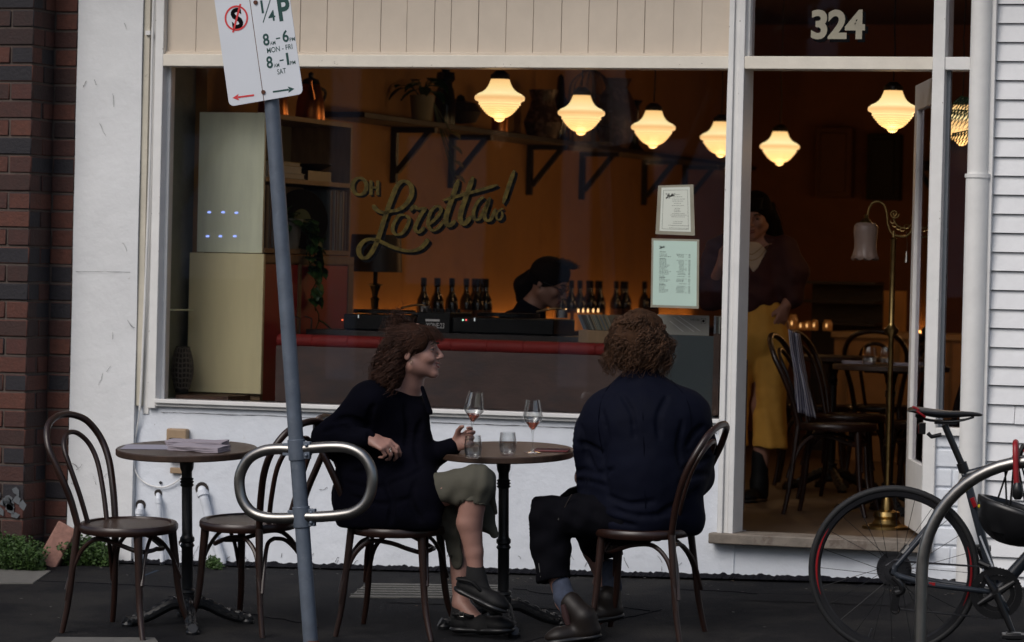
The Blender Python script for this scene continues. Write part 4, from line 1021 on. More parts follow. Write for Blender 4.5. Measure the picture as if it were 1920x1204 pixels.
# napkins and paper on table 1
m_nap = M('mauve_linen', (.34, .30, .34), .85, var=.06, ns=6, bump=.0008, bs=150)
def napkin(M_, x, y, rz, z, L, W, label, layers=3):
    t = thing('folded_napkin', label, 'napkin', M_ @ Matrix.Translation((x, y, z)) @ Matrix.Rotation(rz, 4, 'Z'), 'folded napkins on the empty table')
    for k in range(layers):
        mb = MB(); n = 14; dx = k*.006; T = .0055
        top = []; 
        for i in range(n+1):
            for j in range(5):
                u, v_ = i/n, j/4
                px_, py_ = -L/2+L*u-dx*.5, -W/2+W*v_+.006*math.sin(u*5+k)
                top.append((px_, py_, k*.0075+T*.5+.0035*noise.noise(V((u*4+k*3+x*40, v_*3, 1)))))
        tv_ = [V(p)+V((0, 0, T*.5)) for p in top]; bv = [V(p)-V((0, 0, T*.5)) for p in top]; m_ = len(tv_); fs = []
        for i in range(n):
            for j in range(4):
                a = i*5+j; fs += [(a, a+5, a+6, a+1), (m_+a+1, m_+a+6, m_+a+5, m_+a)]
        for i in range(n): a = i*5; fs += [(a, m_+a, m_+a+5, a+5), (a+4, a+9, m_+a+9, m_+a+4)]
        for j in range(4): fs += [(j, j+1, m_+j+1, m_+j), (n*5+j, m_+n*5+j, m_+n*5+j+1, n*5+j+1)]
        mb.add(tv_+bv, fs); mb.build('fold', m_nap, t, local=True, smooth=60)
    return t
napkin(MT1, .015, .085, math.radians(4), .7465, .25, .10, 'folded mauve napkin at the back of the empty table')
napkin(MT1, .09, -.075, math.radians(-6), .7465, .24, .11, 'folded mauve napkin at the front of the empty table')
mb = MB(); Q = MT1 @ Matrix.Translation((-.12, -.04, .7462)) @ Matrix.Rotation(.25, 4, 'Z')
mb.box(-.14, .10, -.07, .09, 0, .0015, Q)
tag(mb.build('menu_paper', M('lilac_paper', (.30, .29, .35), .7, var=.05)), 'flat lilac grey paper menu under the napkins on the empty table', 'paper')
# outlet box on the wall behind
t = thing('outlet_box', 'tan outlet box with a black panel on the white wall behind the napkins', 'outlet box', at(340, 830, 0))
m_tanp = M('tan_plastic', (.33, .23, .14), .55, var=.1, ns=14, col2=(.6, .58, .55), c2s=20, c2t=.66)
a, b = at(318, 862, 0), at(357, 804, 0)
MB().box(a.x, b.x, -.05, -.004, a.z, b.z).build('housing', m_tanp, t, bevel=.008)
a, b = at(326, 840, 0), at(349, 821, 0); MB().box(a.x, b.x, -.055, -.0505, a.z, b.z).build('black_panel', m_black, t)
a_, b_ = at(332, 836, 0), at(344, 827, 0); MB().box(a_.x, b_.x, -.058, -.0555, a_.z, b_.z).build('inset', M('pale_inset', (.4, .42, .45), .6), t)
a, b = at(323, 887, 0), at(346, 877, 0)
MB().box(a.x, b.x, -.03, -.004, a.z, b.z).build('cable_gland', m_tanp, t, bevel=.003)
# painted pipes low on the wall
def pipe(pts, r, label, col=None, Y=-.04):
    t = thing('wall_pipe', label, 'pipe', at(*pts[-1], Y), 'painted pipes at the foot of the white wall')
    P = smoothpath([at(a, b, Y if i else .01) for i, (a, b) in enumerate(pts)], 4); P[-1] = V((P[-1].x, P[-1].y, gz(P[-1].x, Y)-.02))
    MB().tube(P, r, 14).build('pipe', m_white, t)
    k = col if col else 4
    d = (P[k+1]-P[k]).normalized(); MB().tube([P[k]-d*.012, P[k]+d*.012], r*1.3, 14).build('collar', m_white, t)
    MB().lathe([(r*1.05, 0), (r*1.6, 0), (r*1.6, .004), (r*1.05, .004)], (0, 0, 0), 14, Matrix.Translation(at(*pts[0], -.006)) @ Matrix.Rotation(PI/2, 4, 'X')).build('wall_flange', m_dark, t)
pipe([(379, 917), (380, 926), (388, 955), (398, 1000), (418, 1056)], .021, 'fattest painted pipe, slanting down right of the table pedestal')
pipe([(264, 947), (262, 960), (258, 1000), (257, 1056)], .016, 'short painted pipe nearest the pilaster, behind the first chair')
pipe([(297, 925), (297, 940), (301, 990), (305, 1056)], .012, 'thin painted pipe in the middle, below the cable loop')
pipe([(341, 1018), (341, 1030), (340, 1050), (339, 1058)], .010, 'thinnest stub of painted pipe behind the table pedestal')
p = at(301, 905, -.01); tag(MB().ball(p, .0075, 6).build('wall_hole', m_black), 'small dark drilled hole in the wall inside the cable loop', 'hole')

# weeds and loose brick
def weedpatch(name, label, x0, x1, n, hmax):
    mb = MB(); rnd = random.Random(len(label))
    for _ in range(n):
        px = rnd.uniform(x0, x1); e = 1-abs((px-(x0+x1)/2)/((x1-x0)/2))**3
        Yb = -.04-rnd.random()**2*.16-(.28 if px < 78 else 0)
        q = at(px, 1060, Yb); p = V((q.x, Yb, gz(q.x, Yb))); h = hmax*e*rnd.uniform(.4, 1)
        d = V((rnd.gauss(0, .35), rnd.gauss(-.15, .3), 1)).normalized(); P = [p+d*h*k/4+V((d.x, d.y, 0))*h*.25*(k/4)**2 for k in range(5)]
        mb.tube(P, .0012, 3, caps=False)
        for k in range(1, 5):
            for _ in range(6):
                a = V((rnd.gauss(0, 1), rnd.gauss(0, 1), rnd.gauss(.4, .6))).normalized(); L = rnd.uniform(.008, .018); s = a.orthogonal().normalized()*L*.38
                c = P[k]+V((rnd.gauss(0, .006), rnd.gauss(0, .006), rnd.gauss(0, .006))); mb.add([c, c+a*L*.5+s, c+a*L, c+a*L*.5-s], [(0, 1, 2, 3)])
    return tag(mb.build(name, m_weed, smooth=0), label, 'weeds', kind='stuff')
weedpatch('weeds', 'green weeds growing along the foot of the brick pier', -60, 85, 620, .16)
weedpatch('weeds', 'bushy green weeds at the corner between brick wall and white pilaster', 88, 212, 620, .13)
weedpatch('weeds', 'tiny weed tuft by the slanting pipe', 390, 412, 40, .04)
g = ground(86, 1062)
Mb = Matrix.Translation(V((g.x+.0, -.235, g.z))) @ Matrix.Rotation(math.radians(24), 4, 'Y') @ Matrix.Rotation(math.radians(-14), 4, 'X') @ Matrix.Rotation(.15, 4, 'Z')
b_ = MB().box(-.05, .05, -.035, .035, 0, .215); tag(b_.build('loose_brick', M('pale_red_brick', (.27, .14, .11), .85, var=.3, ns=25, bump=.004, bs=60), bevel=.006, top=None), 'loose pale red brick leaning against the brick pier among weeds', 'brick').matrix_world = Mb

# ---- glassware on table 2
def glass_mat(name, tint=(.93, .95, .96)):
    m = bpy.data.materials.new(name); m.use_nodes = True; n = m.node_tree; n.nodes.remove(n.nodes['Principled BSDF'])
    t = n.nodes.new('ShaderNodeBsdfTransparent'); t.inputs[0].default_value = (*tint, 1)
    g = n.nodes.new('ShaderNodeBsdfGlossy'); g.inputs['Roughness'].default_value = .02
    f = n.nodes.new('ShaderNodeLayerWeight'); f.inputs[0].default_value = .25
    mr = n.nodes.new('ShaderNodeMapRange'); mr.inputs[3].default_value = .07; mr.inputs[4].default_value = .85
    n.links.new(f.outputs['Facing'], mr.inputs[0])
    x = n.nodes.new('ShaderNodeMixShader'); n.links.new(mr.outputs[0], x.inputs[0]); n.links.new(t.outputs[0], x.inputs[1]); n.links.new(g.outputs[0], x.inputs[2])
    n.links.new(x.outputs[0], n.nodes['Material Output'].inputs[0]); return m
m_glass = glass_mat('clear_glass', (.99, .995, .995)); m_water = glass_mat('still_water', (.95, .96, .965)); m_rose = glass_mat('rose_wine', (.80, .42, .32))
def tumbler(p, label, lvl, tilt=Matrix(), R=.036, h=.092, group='water tumblers'):
    t = thing('water_tumbler', label, 'tumbler', Matrix.Translation(p) @ tilt, group)
    MB().lathe([(.001, 0), (R*.72, 0), (R*.86, .006), (R, h*.35), (R*1.0, h*.6), (R*.86, h), (R*.82, h), (R*.95, h*.6), (R*.94, h*.35), (R*.8, .012), (.001, .011)], n=32).build('glass', m_glass, t, local=True)
    MB().lathe([(.001, .0115), (R*.79, .0125), (R*.93, h*.35), (R*.935, h*lvl), (.001, h*lvl)], n=32).build('water', m_water, t, local=True)
    return t
def wineglass(Mx, label, group='stemmed wine glasses'):
    t = thing('wine_glass', label, 'wine glass', Mx, group)
    MB().lathe([(.001, 0), (.036, .0), (.036, .0015), (.010, .006), (.004, .02), (.0035, .05), (.004, .078), (.007, .092), (.020, .112), (.0405, .140), (.041, .148), (.038, .165), (.029, .218), (.0275, .218), (.0365, .165), (.0395, .147), (.039, .141), (.019, .1145), (.006, .096), (.001, .095)], n=36).build('bowl_and_stem', m_glass, t, local=True)
    MB().lathe([(.001, .0955), (.006, .0965), (.0188, .115), (.0285, .1265), (.001, .1265)], n=32).build('wine', m_rose, t, local=True)
    return t
Rx = Matrix.Rotation(.07, 4, 'X')
def tblpt(M_, px, py):   # point of a table top under a pixel
    lo, hi = -3.2, 0
    N_ = (M_.to_3x3() @ V((0, 0, 1))); O = M_ @ V((0, 0, .7455))
    d = FW+RT*((px-960)/F_PX)-UP*((py-602)/F_PX); k = (O-CAM).dot(N_)/d.dot(N_); return CAM+d*k
tumbler(tblpt(MT2, 887, 859), 'water tumbler in front of the woman\'s hand on the shared table', .52, Rx)
tumbler(tblpt(MT2, 952, 853), 'water tumbler in the middle of the shared table', .56, Rx)
wineglass(Matrix.Translation(tblpt(MT2, 999, 849)) @ Rx, 'wine glass with a little rosé standing near the phone')
q = tblpt(MT2, 1035, 846)
t = thing('phone', 'phone in a dark red case lying on the shared table', 'phone', Matrix.Translation(q) @ Rx @ Matrix.Rotation(.12, 4, 'Z'))
MB().box(-.072, .072, -.035, .035, 0, .008).build('case', M('red_case', (.12, .015, .02), .4), t, local=True, bevel=.003)
MB().box(-.068, .068, -.032, .032, .0081, .009).build('screen', M('phone_screen', (.01, .01, .012), .1), t, local=True)

# ---- sign post with ring
g = ground(584, 1212); B0 = V((g.x, g.y, g.z-.02))
topP = at(500, 60, g.y-.10)
ax = (topP-B0).normalized(); PT = B0+ax*2.75
t = thing('sign_post', 'leaning grey galvanised post carrying the parking sign and bike ring', 'post', B0)
MB().tube([B0, B0+ax*1.2, PT], .0302, 28).lathe([(.0302, 0), (.031, .0), (.02, .01), (.001, .014)], PT, 20).build('pole', m_galv, t)
MB().lathe([(.06, 0), (.05, .012), (.034, .02), (.0315, .03)], B0+V((0, 0, .015)), 20).build('base_collar', m_rust, t)
def onpost(px, py):       # nearest point of post axis to a pixel ray
    d = (FW+RT*((px-960)/F_PX)-UP*((py-602)/F_PX)).normalized(); w0 = B0-CAM; b = ax.dot(d); return B0+ax*((b*d.dot(w0)-ax.dot(w0))/(1-b*b))
# hollow bike ring in two halves with clamps
r = thing('bike_ring', 'stainless steel oblong bike ring clamped to the leaning sign post', 'bike ring', onpost(562, 905))
cU, cL = onpost(561, 843), onpost(570, 969)
yr = (cU.y+cL.y)/2-.0
for side, (pts) in (('a', [(556, 843), (520, 842), (492, 846), (467, 860), (452, 885), (449, 910), (455, 938), (472, 960), (497, 970), (530, 972), (566, 970)]), ('b', [(566, 842), (620, 838), (655, 841), (682, 856), (697, 884), (697, 915), (686, 943), (664, 960), (638, 966), (600, 969), (572, 969)])):
    MB().tube(smoothpath([at(a, b, yr) for a, b in pts], 6), .0222, 20).build('ring_half', m_chrome, r)
for c in (cU, cL):
    MB().tube([c-ax*.042, c+ax*.042], .0355, 28).box(c.x+.030, c.x+.06, c.y-.012, c.y+.012, c.z-.035, c.z+.035).box(c.x-.058, c.x-.030, c.y-.012, c.y+.012, c.z-.025, c.z+.025).build('clamp', m_galv, r, bevel=.002)
    MB().ball(c+V((.047, -.016, .02)), .008, 6).ball(c+V((.047, -.016, -.02)), .008, 6).build('bolt', m_galv, r)
# sign plates: local frame in the plate plane
yS = onpost(498, 180).y-.045
BL, BRt = at(430, 200, yS), at(568.5, 176, yS)
Uv = (BRt-BL); WS = Uv.length; Uv.normalize(); TLd = (at(408, 2, yS-.01)-BL).normalized()
Vv = (TLd - Uv*TLd.dot(Uv)).normalized()*.93+TLd*.07; Vv.normalize(); Nn = Uv.cross(Vv).normalized()   # towards the street
S_ = thing('parking_sign', 'white parking sign plates, no stopping and quarter hour parking, on the leaning post', 'sign', BL)
def rrect(u0, u1, v0, v1, r, n=5, corners=(1, 1, 1, 1)):
    out = []
    for (cx_, cy_, a0), on in zip(((u0+r, v0+r, PI), (u1-r, v0+r, 1.5*PI), (u1-r, v1-r, 0), (u0+r, v1-r, PI/2)), corners):
        if on: out += [(cx_+r*math.cos(a0+i*PI/2/n), cy_+r*math.sin(a0+i*PI/2/n)) for i in range(n+1)]
        else: out.append((cx_+(r if math.cos(a0+PI/4) > 0 else -r), cy_+(r if math.sin(a0+PI/4) > 0 else -r)))
    return out
wl = WS*.465; HS = .56
def plate(u0, u1, cn, nm): return MB().prism(rrect(u0, u1, 0, HS, .022, corners=cn), BL, Uv, Vv, Nn*-.003).build(nm, m_signw, S_)
PL = plate(0, wl, (1, 0, 0, 1), 'no_stopping_plate'); PR = plate(wl+.003, WS, (0, 1, 1, 0), 'parking_plate')
def suv(zx, zy):     # zoomed pixel -> plate u,v
    px, py = zx/2.867, zy/2.867
    d = FW+RT*((px-960)/F_PX)-UP*((py-602)/F_PX); k = (BL-CAM).dot(Nn)/d.dot(Nn); q = CAM+d*k-BL; return q.dot(Uv), q.dot(Vv)
O1 = BL+Nn*.0008
def st(mb, s, zx, zy, cap, wz=None, bold=0):     # cap height in zoomed pixels, width in zoomed pixels
    vs, fs = text_geo(s, 1.0, bold)
    xs_ = [v.x for v in vs]; ys_ = [v.y for v in vs]; kz = abs(suv(zx+100, zy)[0]-suv(zx, zy)[0])/100; h = cap*kz; w_ = (wz or cap*.6)*kz
    u, v = suv(zx, zy); mx_, my_ = (max(xs_)+min(xs_))/2, (max(ys_)+min(ys_))/2; fx, fy = w_/(max(xs_)-min(xs_)), h/(max(ys_)-min(ys_))
    mb.add([O1+Uv*(u+(p.x-mx_)*fx)+Vv*(v+(p.y-my_)*fy) for p in vs], fs)
g_ = MB(); k_ = MB(); r_ = MB()
st(k_, 'S', 1273, 100, 108, 62, .035); k_.build('letter', m_sblk, PL, smooth=0)
u, v = suv(1270, 98); n = 40; Rr = .051
ring = [(u+Rr*math.cos(2*PI*i/n), v+Rr*math.sin(2*PI*i/n)) for i in range(n)]; ri = [(u+(Rr-.0075)*math.cos(2*PI*i/n), v+(Rr-.0075)*math.sin(2*PI*i/n)) for i in range(n)]
O2 = BL+Nn*.0014
r_.add([O2+Uv*a+Vv*b for a, b in ring+ri], [(i, (i+1) % n, n+(i+1) % n, n+i) for i in range(n)])
u0, v0 = suv(1252, 175); u1, v1 = suv(1292, 22)
d = V((u1-u0, v1-v0, 0)).normalized(); nn = V((-d.y, d.x, 0))*.004
r_.add([O2+Uv*(a+s*nn.x)+Vv*(b+s*nn.y) for a, b, s in ((u0, v0, -1), (u1, v1, -1), (u1, v1, 1), (u0, v0, 1))], [(0, 1, 2, 3)])
def arrow(mb, z0, z1, O):
    a = V((*suv(*z0), 0)); b = V((*suv(*z1), 0)); d = (b-a).normalized(); n_ = V((-d.y, d.x, 0)); c = b-d*.024
    mb.add([O+Uv*p.x+Vv*p.y for p in (a-n_*.0035, c-n_*.0035, c+n_*.0035, a+n_*.0035)], [(0, 1, 2, 3)])
    mb.add([O+Uv*p.x+Vv*p.y for p in (c-n_*.013-d*.004, b, c+n_*.013-d*.004, c+d*.002)], [(0, 1, 3), (1, 2, 3)])
arrow(r_, (1366, 512), (1250, 527), O2); r_.build('red_marks', m_sred, PL, smooth=0)
arrow(g_, (1467, 495), (1583, 478), O1)
st(g_, '1', 1408, 38, 66, 12, .01); st(g_, '4', 1460, 86, 54, 38, .015)
a = V((*suv(1414, 122), 0)); b = V((*suv(1452, 0), 0)); nn = V((.0022, 0, 0))
g_.add([O1+Uv*p.x+Vv*p.y for p in (a-nn, a+nn, b+nn, b-nn)], [(0, 1, 2, 3)])
st(g_, 'P', 1526, 50, 118, 66, .03)
for s, x, y, wz in (('8', 1430, 214, 34), ('6', 1534, 195, 34), ('8', 1449, 336, 34), ('1', 1546, 318, 13)): st(g_, s, x, y, 62, wz, .022)
for (x, y) in ((1494, 207), (1514, 325)):
    u, v = suv(x, y); g_.add([O1+Uv*(u+a)+Vv*(v+b) for a, b in ((-.009, -.0025), (.009, -.0025), (.009, .0025), (-.009, .0025))], [(0, 1, 2, 3)])
for s, x, y, sz in (('AM', 1466, 232, 17), ('PM', 1571, 212, 17), ('AM', 1487, 352, 17), ('PM', 1574, 338, 17)): st(g_, s, x, y, sz+2, 29, .004)
st(g_, 'MON - FRI', 1503, 262, 27, 140, .006); st(g_, 'SAT', 1514, 384, 27, 48, .006)
g_.build('green_marks', m_sgrn, PR, smooth=0)
a = suv(1374, 14); b = suv(1417, 496)
mb = MB(); 
for q in (a, b): c = BL+Uv*q[0]+Vv*q[1]; mb.tube([c, c+Nn*.006], .0085, 12)
mb.build('bolt', m_rust, S_)
m1 = BL+Uv*(wl+.0015)
MB().box(-.0012, .0012, -.0005, .0005, 0, HS).build('seam', m_sblk, S_, local=True) if False else None
MB().tube([BL+Uv*(wl+.0015)-Vv*.015+Nn*.0003, BL+Uv*(wl+.0015)+Vv*HS+Nn*.0003], .0013, 6).build('seam', m_rust, S_)
MB().tube([onpost(498, 175)-ax*.02, onpost(498, 175)+ax*.02], .0335, 20).build('sign_clamp', m_galv, S_)

# ---- hoop bike rack
Yk = -1.93
t = thing('rack_hoop', 'tall rounded stainless bike rack hoop in front of the bicycle', 'bike rack', (at(1728, 1200, Yk).x, Yk, gz(2, Yk)))
c = at(1940, 1070, Yk); xL = at(1728, 1100, Yk).x; R_ = c.x-xL; zc_ = c.z-.02
P = [V((xL, Yk, gz(2, Yk)-.01)), V((xL, Yk, zc_-.08))]+[V((c.x-R_*math.cos(a), Yk, zc_+R_*1.0*math.sin(a))) for a in [i*PI/28 for i in range(29)]]+[V((c.x+R_, Yk, zc_-.08)), V((c.x+R_, Yk, gz(2, Yk)-.01))]
MB().tube(P, .0242, 20, caps=True).build('hoop', m_chrome, t)
for x in (xL, c.x+R_): MB().lathe([(.06, 0), (.06, .006), (.026, .008)], (x, Yk, gz(2, Yk)), 24).build('flange', m_chrome, t)

# ---- bicycle (local: x forward, y left, z up, origin at rear hub)
Mbk = Matrix.Translation(at(1676, 1069, -1.66)) @ Matrix.Rotation(math.radians(11), 4, 'Z') @ Matrix.Rotation(math.radians(3), 4, 'X')
bk = thing('bicycle', 'dark grey road bicycle with black saddle leaning behind the bike rack hoop', 'bicycle', Mbk)
m_fr = M('grey_bike_paint', (.024, .029, .038), .32, var=.08, coat=.3); m_tyre = M('black_rubber', (.007, .007, .008), .7, bump=.0005, bs=200); m_rim = M('black_rim', (.012, .012, .014), .3)
m_redb = M('bike_red', (.25, .006, .010), .4); m_st = M('steel_part', (.16, .16, .17), .3, metal=1); m_blkp = M('black_part', (.007, .007, .008), .35)
def wheel(cx, rear=True):
    w_ = MB().tube([(cx+.325*math.cos(i*2*PI/72), 0, .325*math.sin(i*2*PI/72)) for i in range(72)], .0135, 12, closed=True).build('wheel', m_tyre, bk, local=True)
    mb = MB(); n = 72; prof = [(.314, -.010), (.314, .010), (.296, .008), (.290, 0), (.296, -.008)]
    vs = [V((cx+r*math.cos(2*PI*k/n), y, r*math.sin(2*PI*k/n))) for r, y in prof for k in range(n)]
    mb.add(vs, [(i*n+k, i*n+(k+1) % n, ((i+1) % 5)*n+(k+1) % n, ((i+1) % 5)*n+k) for i in range(5) for k in range(n)])
    mb.build('rim', m_rim, w_, local=True)
    for a0, a1 in ((-.45, .35), (2.6, 3.5)):
        P = [(cx+.3055*math.cos(a0+(a1-a0)*i/16), -.0085, .3055*math.sin(a0+(a1-a0)*i/16)) for i in range(17)]
        MB().tube(P, [.001+.0045*math.sin(PI*i/16) for i in range(17)], 6).build('rim_stripe', m_redb, w_, local=True)
    sp = MB()
    for k in range(24):
        a = 2*PI*k/24; s = 1 if k % 2 else -1; b = a+s*.95*(1 if (k//2) % 2 else -1)
        sp.tube([(cx+.022*math.cos(b), s*.028, .022*math.sin(b)), (cx+.293*math.cos(a), 0, .293*math.sin(a))], .0011, 4)
    sp.build('spokes', m_blkp, w_, local=True)
    Mh = Matrix.Translation((cx, 0, 0)) @ Matrix.Rotation(PI/2, 4, 'X')
    MB().lathe([(.006, -.06), (.01, -.045), (.024, -.032), (.015, -.024), (.012, 0), (.015, .024), (.024, .032), (.01, .045), (.006, .06)], n=20, M=Mh).build('hub', m_blkp, w_, local=True)
    MB().lathe([(.055, -.036), (.070, -.036), (.070, -.034), (.055, -.034)], n=32, M=Mh).build('disc_rotor', m_st, w_, local=True)
    mb = MB(); mb.tube([(cx+.29*math.cos(-1.9), 0, .29*math.sin(-1.9)), (cx+.25*math.cos(-1.9), 0, .25*math.sin(-1.9))], .003, 6); mb.build('valve', m_st, w_, local=True)
    return w_
w1 = wheel(0); wheel(1.0, False)
Mr = Matrix.Rotation(PI/2, 4, 'X')
def gear(mb, r, y, th, n, cx=0, cz=0):
    pts = []
    for i in range(n*2): rr = r if i % 2 else r-.0035; a = PI*i/n; pts.append((rr*math.cos(a), rr*math.sin(a)))
    m_ = len(pts); vs = [V((cx+a, y, cz+b)) for a, b in pts]+[V((cx+a, y-th, cz+b)) for a, b in pts]+[V((cx+a*.72, y, cz+b*.72)) for a, b in pts]+[V((cx+a*.72, y-th, cz+b*.72)) for a, b in pts]
    fs = []
    for i in range(m_): j = (i+1) % m_; fs += [(i, j, m_+j, m_+i), (2*m_+i, 2*m_+j, j, i), (m_+i, m_+j, 3*m_+j, 3*m_+i), (3*m_+i, 3*m_+j, 2*m_+j, 2*m_+i)]
    mb.add(vs, fs)
cs = MB()
for i, r in enumerate((.058, .052, .047, .042, .037, .033, .029, .026)): gear(cs, r, -.022-.0042*i, .0018, int(r*520))
cs.build('cassette', m_st, bk, local=True)
BBx, BBz = .405, -.072
f = MB()
ST, HT, HB = (.268, 0, .405), (.80, 0, .545), (.845, 0, .42)
f.tube([(BBx, 0, BBz), ST], [.019, .0165], 16).tube([(.262, 0, .385), HT], [.0165, .019], 16).tube([(BBx, 0, BBz), (.835, 0, .44)], [.026, .023], 16).tube([(HT[0]-.006, 0, HT[2]+.02), (HB[0]+.006, 0, HB[2]-.015)], .022, 16)
f.tube([(BBx, -.038, BBz), (BBx, .038, BBz)], .024, 18)
for s in (-1, 1):
    f.tube(smoothpath([(.27, s*.012, .375), (.22, s*.038, .30), (.12, s*.058, .16), (.0, s*.063, .012)], 4), [.012]*4+[.0105]*9, 12)
    f.tube(smoothpath([(BBx-.01, s*.022, BBz), (.33, s*.045, -.062), (.15, s*.060, -.045), (.012, s*.063, -.012)], 4), .0115, 12)
    f.tube([(.03, s*.063, -.02), (0, s*.063, 0), (.01, s*.063, .03)], .012, 8)
f.build('frame', m_fr, bk, local=True)
MB().tube([(.30, -.0185, .30), (.315, -.0188, .265)], .010, 8).tube([(.50, -.001, .478), (.60, -.001, .505)], .0197, 12).box(.14, .165, -.071, -.066, -.047, -.035).build('red_decal', m_redb, bk, local=True)
MB().tube([(.268, 0, .40), (.255, 0, .435)], .021, 16).build('seat_clamp', m_blkp, bk, local=True)
MB().tube([ST, (.185, 0, .585)], .0135, 14).box(.145, .235, -.02, .02, .588, .600).build('seat_post', m_blkp, bk, local=True)
# saddle by lofted sections
sec = [(.035, .072, .640, .006), (.055, .078, .645, .018), (.10, .076, .640, .030), (.15, .058, .632, .034), (.20, .038, .630, .030), (.26, .024, .632, .024), (.31, .019, .632, .018), (.335, .012, .628, .010)]
mb = MB(); n = 16; vs = []
for x, hw, z, th in sec:
    for k in range(n):
        a = 2*PI*k/n; y = hw*math.cos(a); zz2 = (th*.35*math.sin(a) if math.sin(a) > 0 else th*math.sin(a)*(.4+.6*abs(math.cos(a)))); vs.append((x, y, z+zz2))
fs = [(i*n+k, i*n+(k+1) % n, (i+1)*n+(k+1) % n, (i+1)*n+k) for i in range(len(sec)-1) for k in range(n)]+[tuple(reversed(range(n))), tuple((len(sec)-1)*n+k for k in range(n))]
sd_ = mb.add(vs, fs).build('saddle', m_blkp, bk, local=True, smooth=80); s2 = sd_.modifiers.new('s', 'SUBSURF'); s2.levels = 1; s2.render_levels = 2
mb = MB()
for s in (-1,): mb.tube(smoothpath([(.075, s*.078, .642), (.095, s*.076, .630), (.11, s*.068, .618)], 3), .0045, 6).tube(smoothpath([(.06, s*.02, .6535), (.075, s*.05, .651), (.085, s*.072, .646)], 3), .004, 6)
mb.build('red_trim', m_redb, sd_, local=True)
mb = MB()
for s in (-1, 1): mb.tube(smoothpath([(.07, s*.03, .618), (.13, s*.022, .600), (.24, s*.02, .602), (.30, s*.008, .618)], 4), .0035, 8)
mb.build('saddle_rails', m_blkp, bk, local=True)
rl = MB().tube([(.175, 0, .545), (.135, 0, .535), (.12, 0, .55)], .009, 8).box(.085, .112, -.016, .016, .545, .59).build('rear_light', m_blkp, bk, local=True, bevel=.003)
MB().box(.083, .0848, -.013, .013, .55, .585).build('lens', M('dull_red_lens', (.12, .01, .01), .3), rl, local=True)
# crankset on the near side
ck = MB(); gear(ck, .104, -.048, .003, 50, BBx, BBz); gear(ck, .075, -.040, .003, 34, BBx, BBz)
for k in range(4):
    a = .6+k*PI/2; ck.tube([(BBx+.012*math.cos(a), -.05, BBz+.012*math.sin(a)), (BBx+.084*math.cos(a), -.049, BBz+.084*math.sin(a))], [.016, .009], 10)
cr_ = ck.build('chainring', m_blkp, bk, local=True)
ca_ = -1.15
pe = (BBx+.17*math.cos(ca_), -.066, BBz+.17*math.sin(ca_)); pf = (BBx-.17*math.cos(ca_), .066, BBz-.17*math.sin(ca_))
MB().tube([(BBx, -.058, BBz), pe], [.017, .011], 12).tube([(BBx, .058, BBz), pf], [.017, .011], 12).tube([(BBx, -.064, BBz), (BBx, -.05, BBz)], .02, 14).build('crank', m_blkp, bk, local=True)
for (x, y, z), s in ((pe, -1), (pf, 1)):
    MB().tube([(x, y, z), (x, y+s*.05, z)], .007, 8).box(x-.045, x+.045, y+s*.06-.03, y+s*.06+.03, z-.009, z+.009).box(x-.03, x+.03, y+s*.06-.02, y+s*.06+.02, z-.014, z+.014).build('pedal', m_blkp, bk, local=True, bevel=.003)
P = [(BBx, -.047, BBz+.101), (0, -.036, .042), (-.03, -.036, .02), (-.034, -.036, -.02), (-.01, -.036, -.05), (.02, -.037, -.09), (.0, -.037, -.125), (.03, -.038, -.15), (BBx, -.047, BBz-.101)]
MB().tube(P, .0038, 6).build('chain', m_st, bk, local=True)
rd = MB().tube(smoothpath([(.0, -.05, -.02), (.03, -.06, -.045), (.035, -.058, -.075), (.012, -.055, -.085)], 3), .014, 10).bar((.015, -.052, -.08), (.005, -.052, -.155), .012, .03)
gear(rd, .022, -.042, .004, 11, .012, -.085); gear(rd, .022, -.042, .004, 11, .01, -.15); rd.build('derailleur', m_blkp, bk, local=True)
MB().tube([(.35, -.03, .03), (.34, -.05, .05), (.375, -.055, .035)], .012, 8).build('front_derailleur', m_blkp, bk, local=True)
MB().tube([(.035, .035, .06), (.06, .04, .09)], .02, 10).build('brake_caliper', m_blkp, bk, local=True)
fk = MB()
for s in (-1, 1): fk.tube(smoothpath([(HB[0]+.008, s*.03, HB[2]-.03), (HB[0]+.04, s*.052, .25), (.97, s*.056, .08), (1.0, s*.056, 0)], 4), .012, 10)
fk.tube([(HB[0], -.035, HB[2]-.02), (HB[0], .035, HB[2]-.02)], .016, 10).build('fork', m_fr, bk, local=True)
hb = MB().tube([(HT[0]-.01, 0, HT[2]+.03), (HT[0]+.06, 0, HT[2]+.06)], .017, 12).tube([(HT[0]+.07, -.2, HT[2]+.065), (HT[0]+.07, .2, HT[2]+.065)], .0135, 12)
for s in (-1, 1): hb.tube(smoothpath([(HT[0]+.07, s*.2, HT[2]+.065), (HT[0]+.15, s*.21, HT[2]+.06), (HT[0]+.17, s*.215, HT[2]-.02), (HT[0]+.06, s*.22, HT[2]-.06)], 5), .0155, 12).tube([(HT[0]+.14, s*.21, HT[2]+.07), (HT[0]+.18, s*.21, HT[2]+.12)], .014, 10)
hb.build('handlebar', m_blkp, bk, local=True)
MB().tube([(.475, 0, .445), (.485, 0, .485), (.50, 0, .515)], .011, 8).lathe([(.02, -.012), (.024, 0), (.02, .012)], (.475, 0, .462), 16, None).build('cable_clamp', m_blkp, bk, local=True)
MB().tube([(.335, -.02, .15), (.40, -.02, -.0)], .004, 6).build('white_stripe', m_signw, bk, local=True)

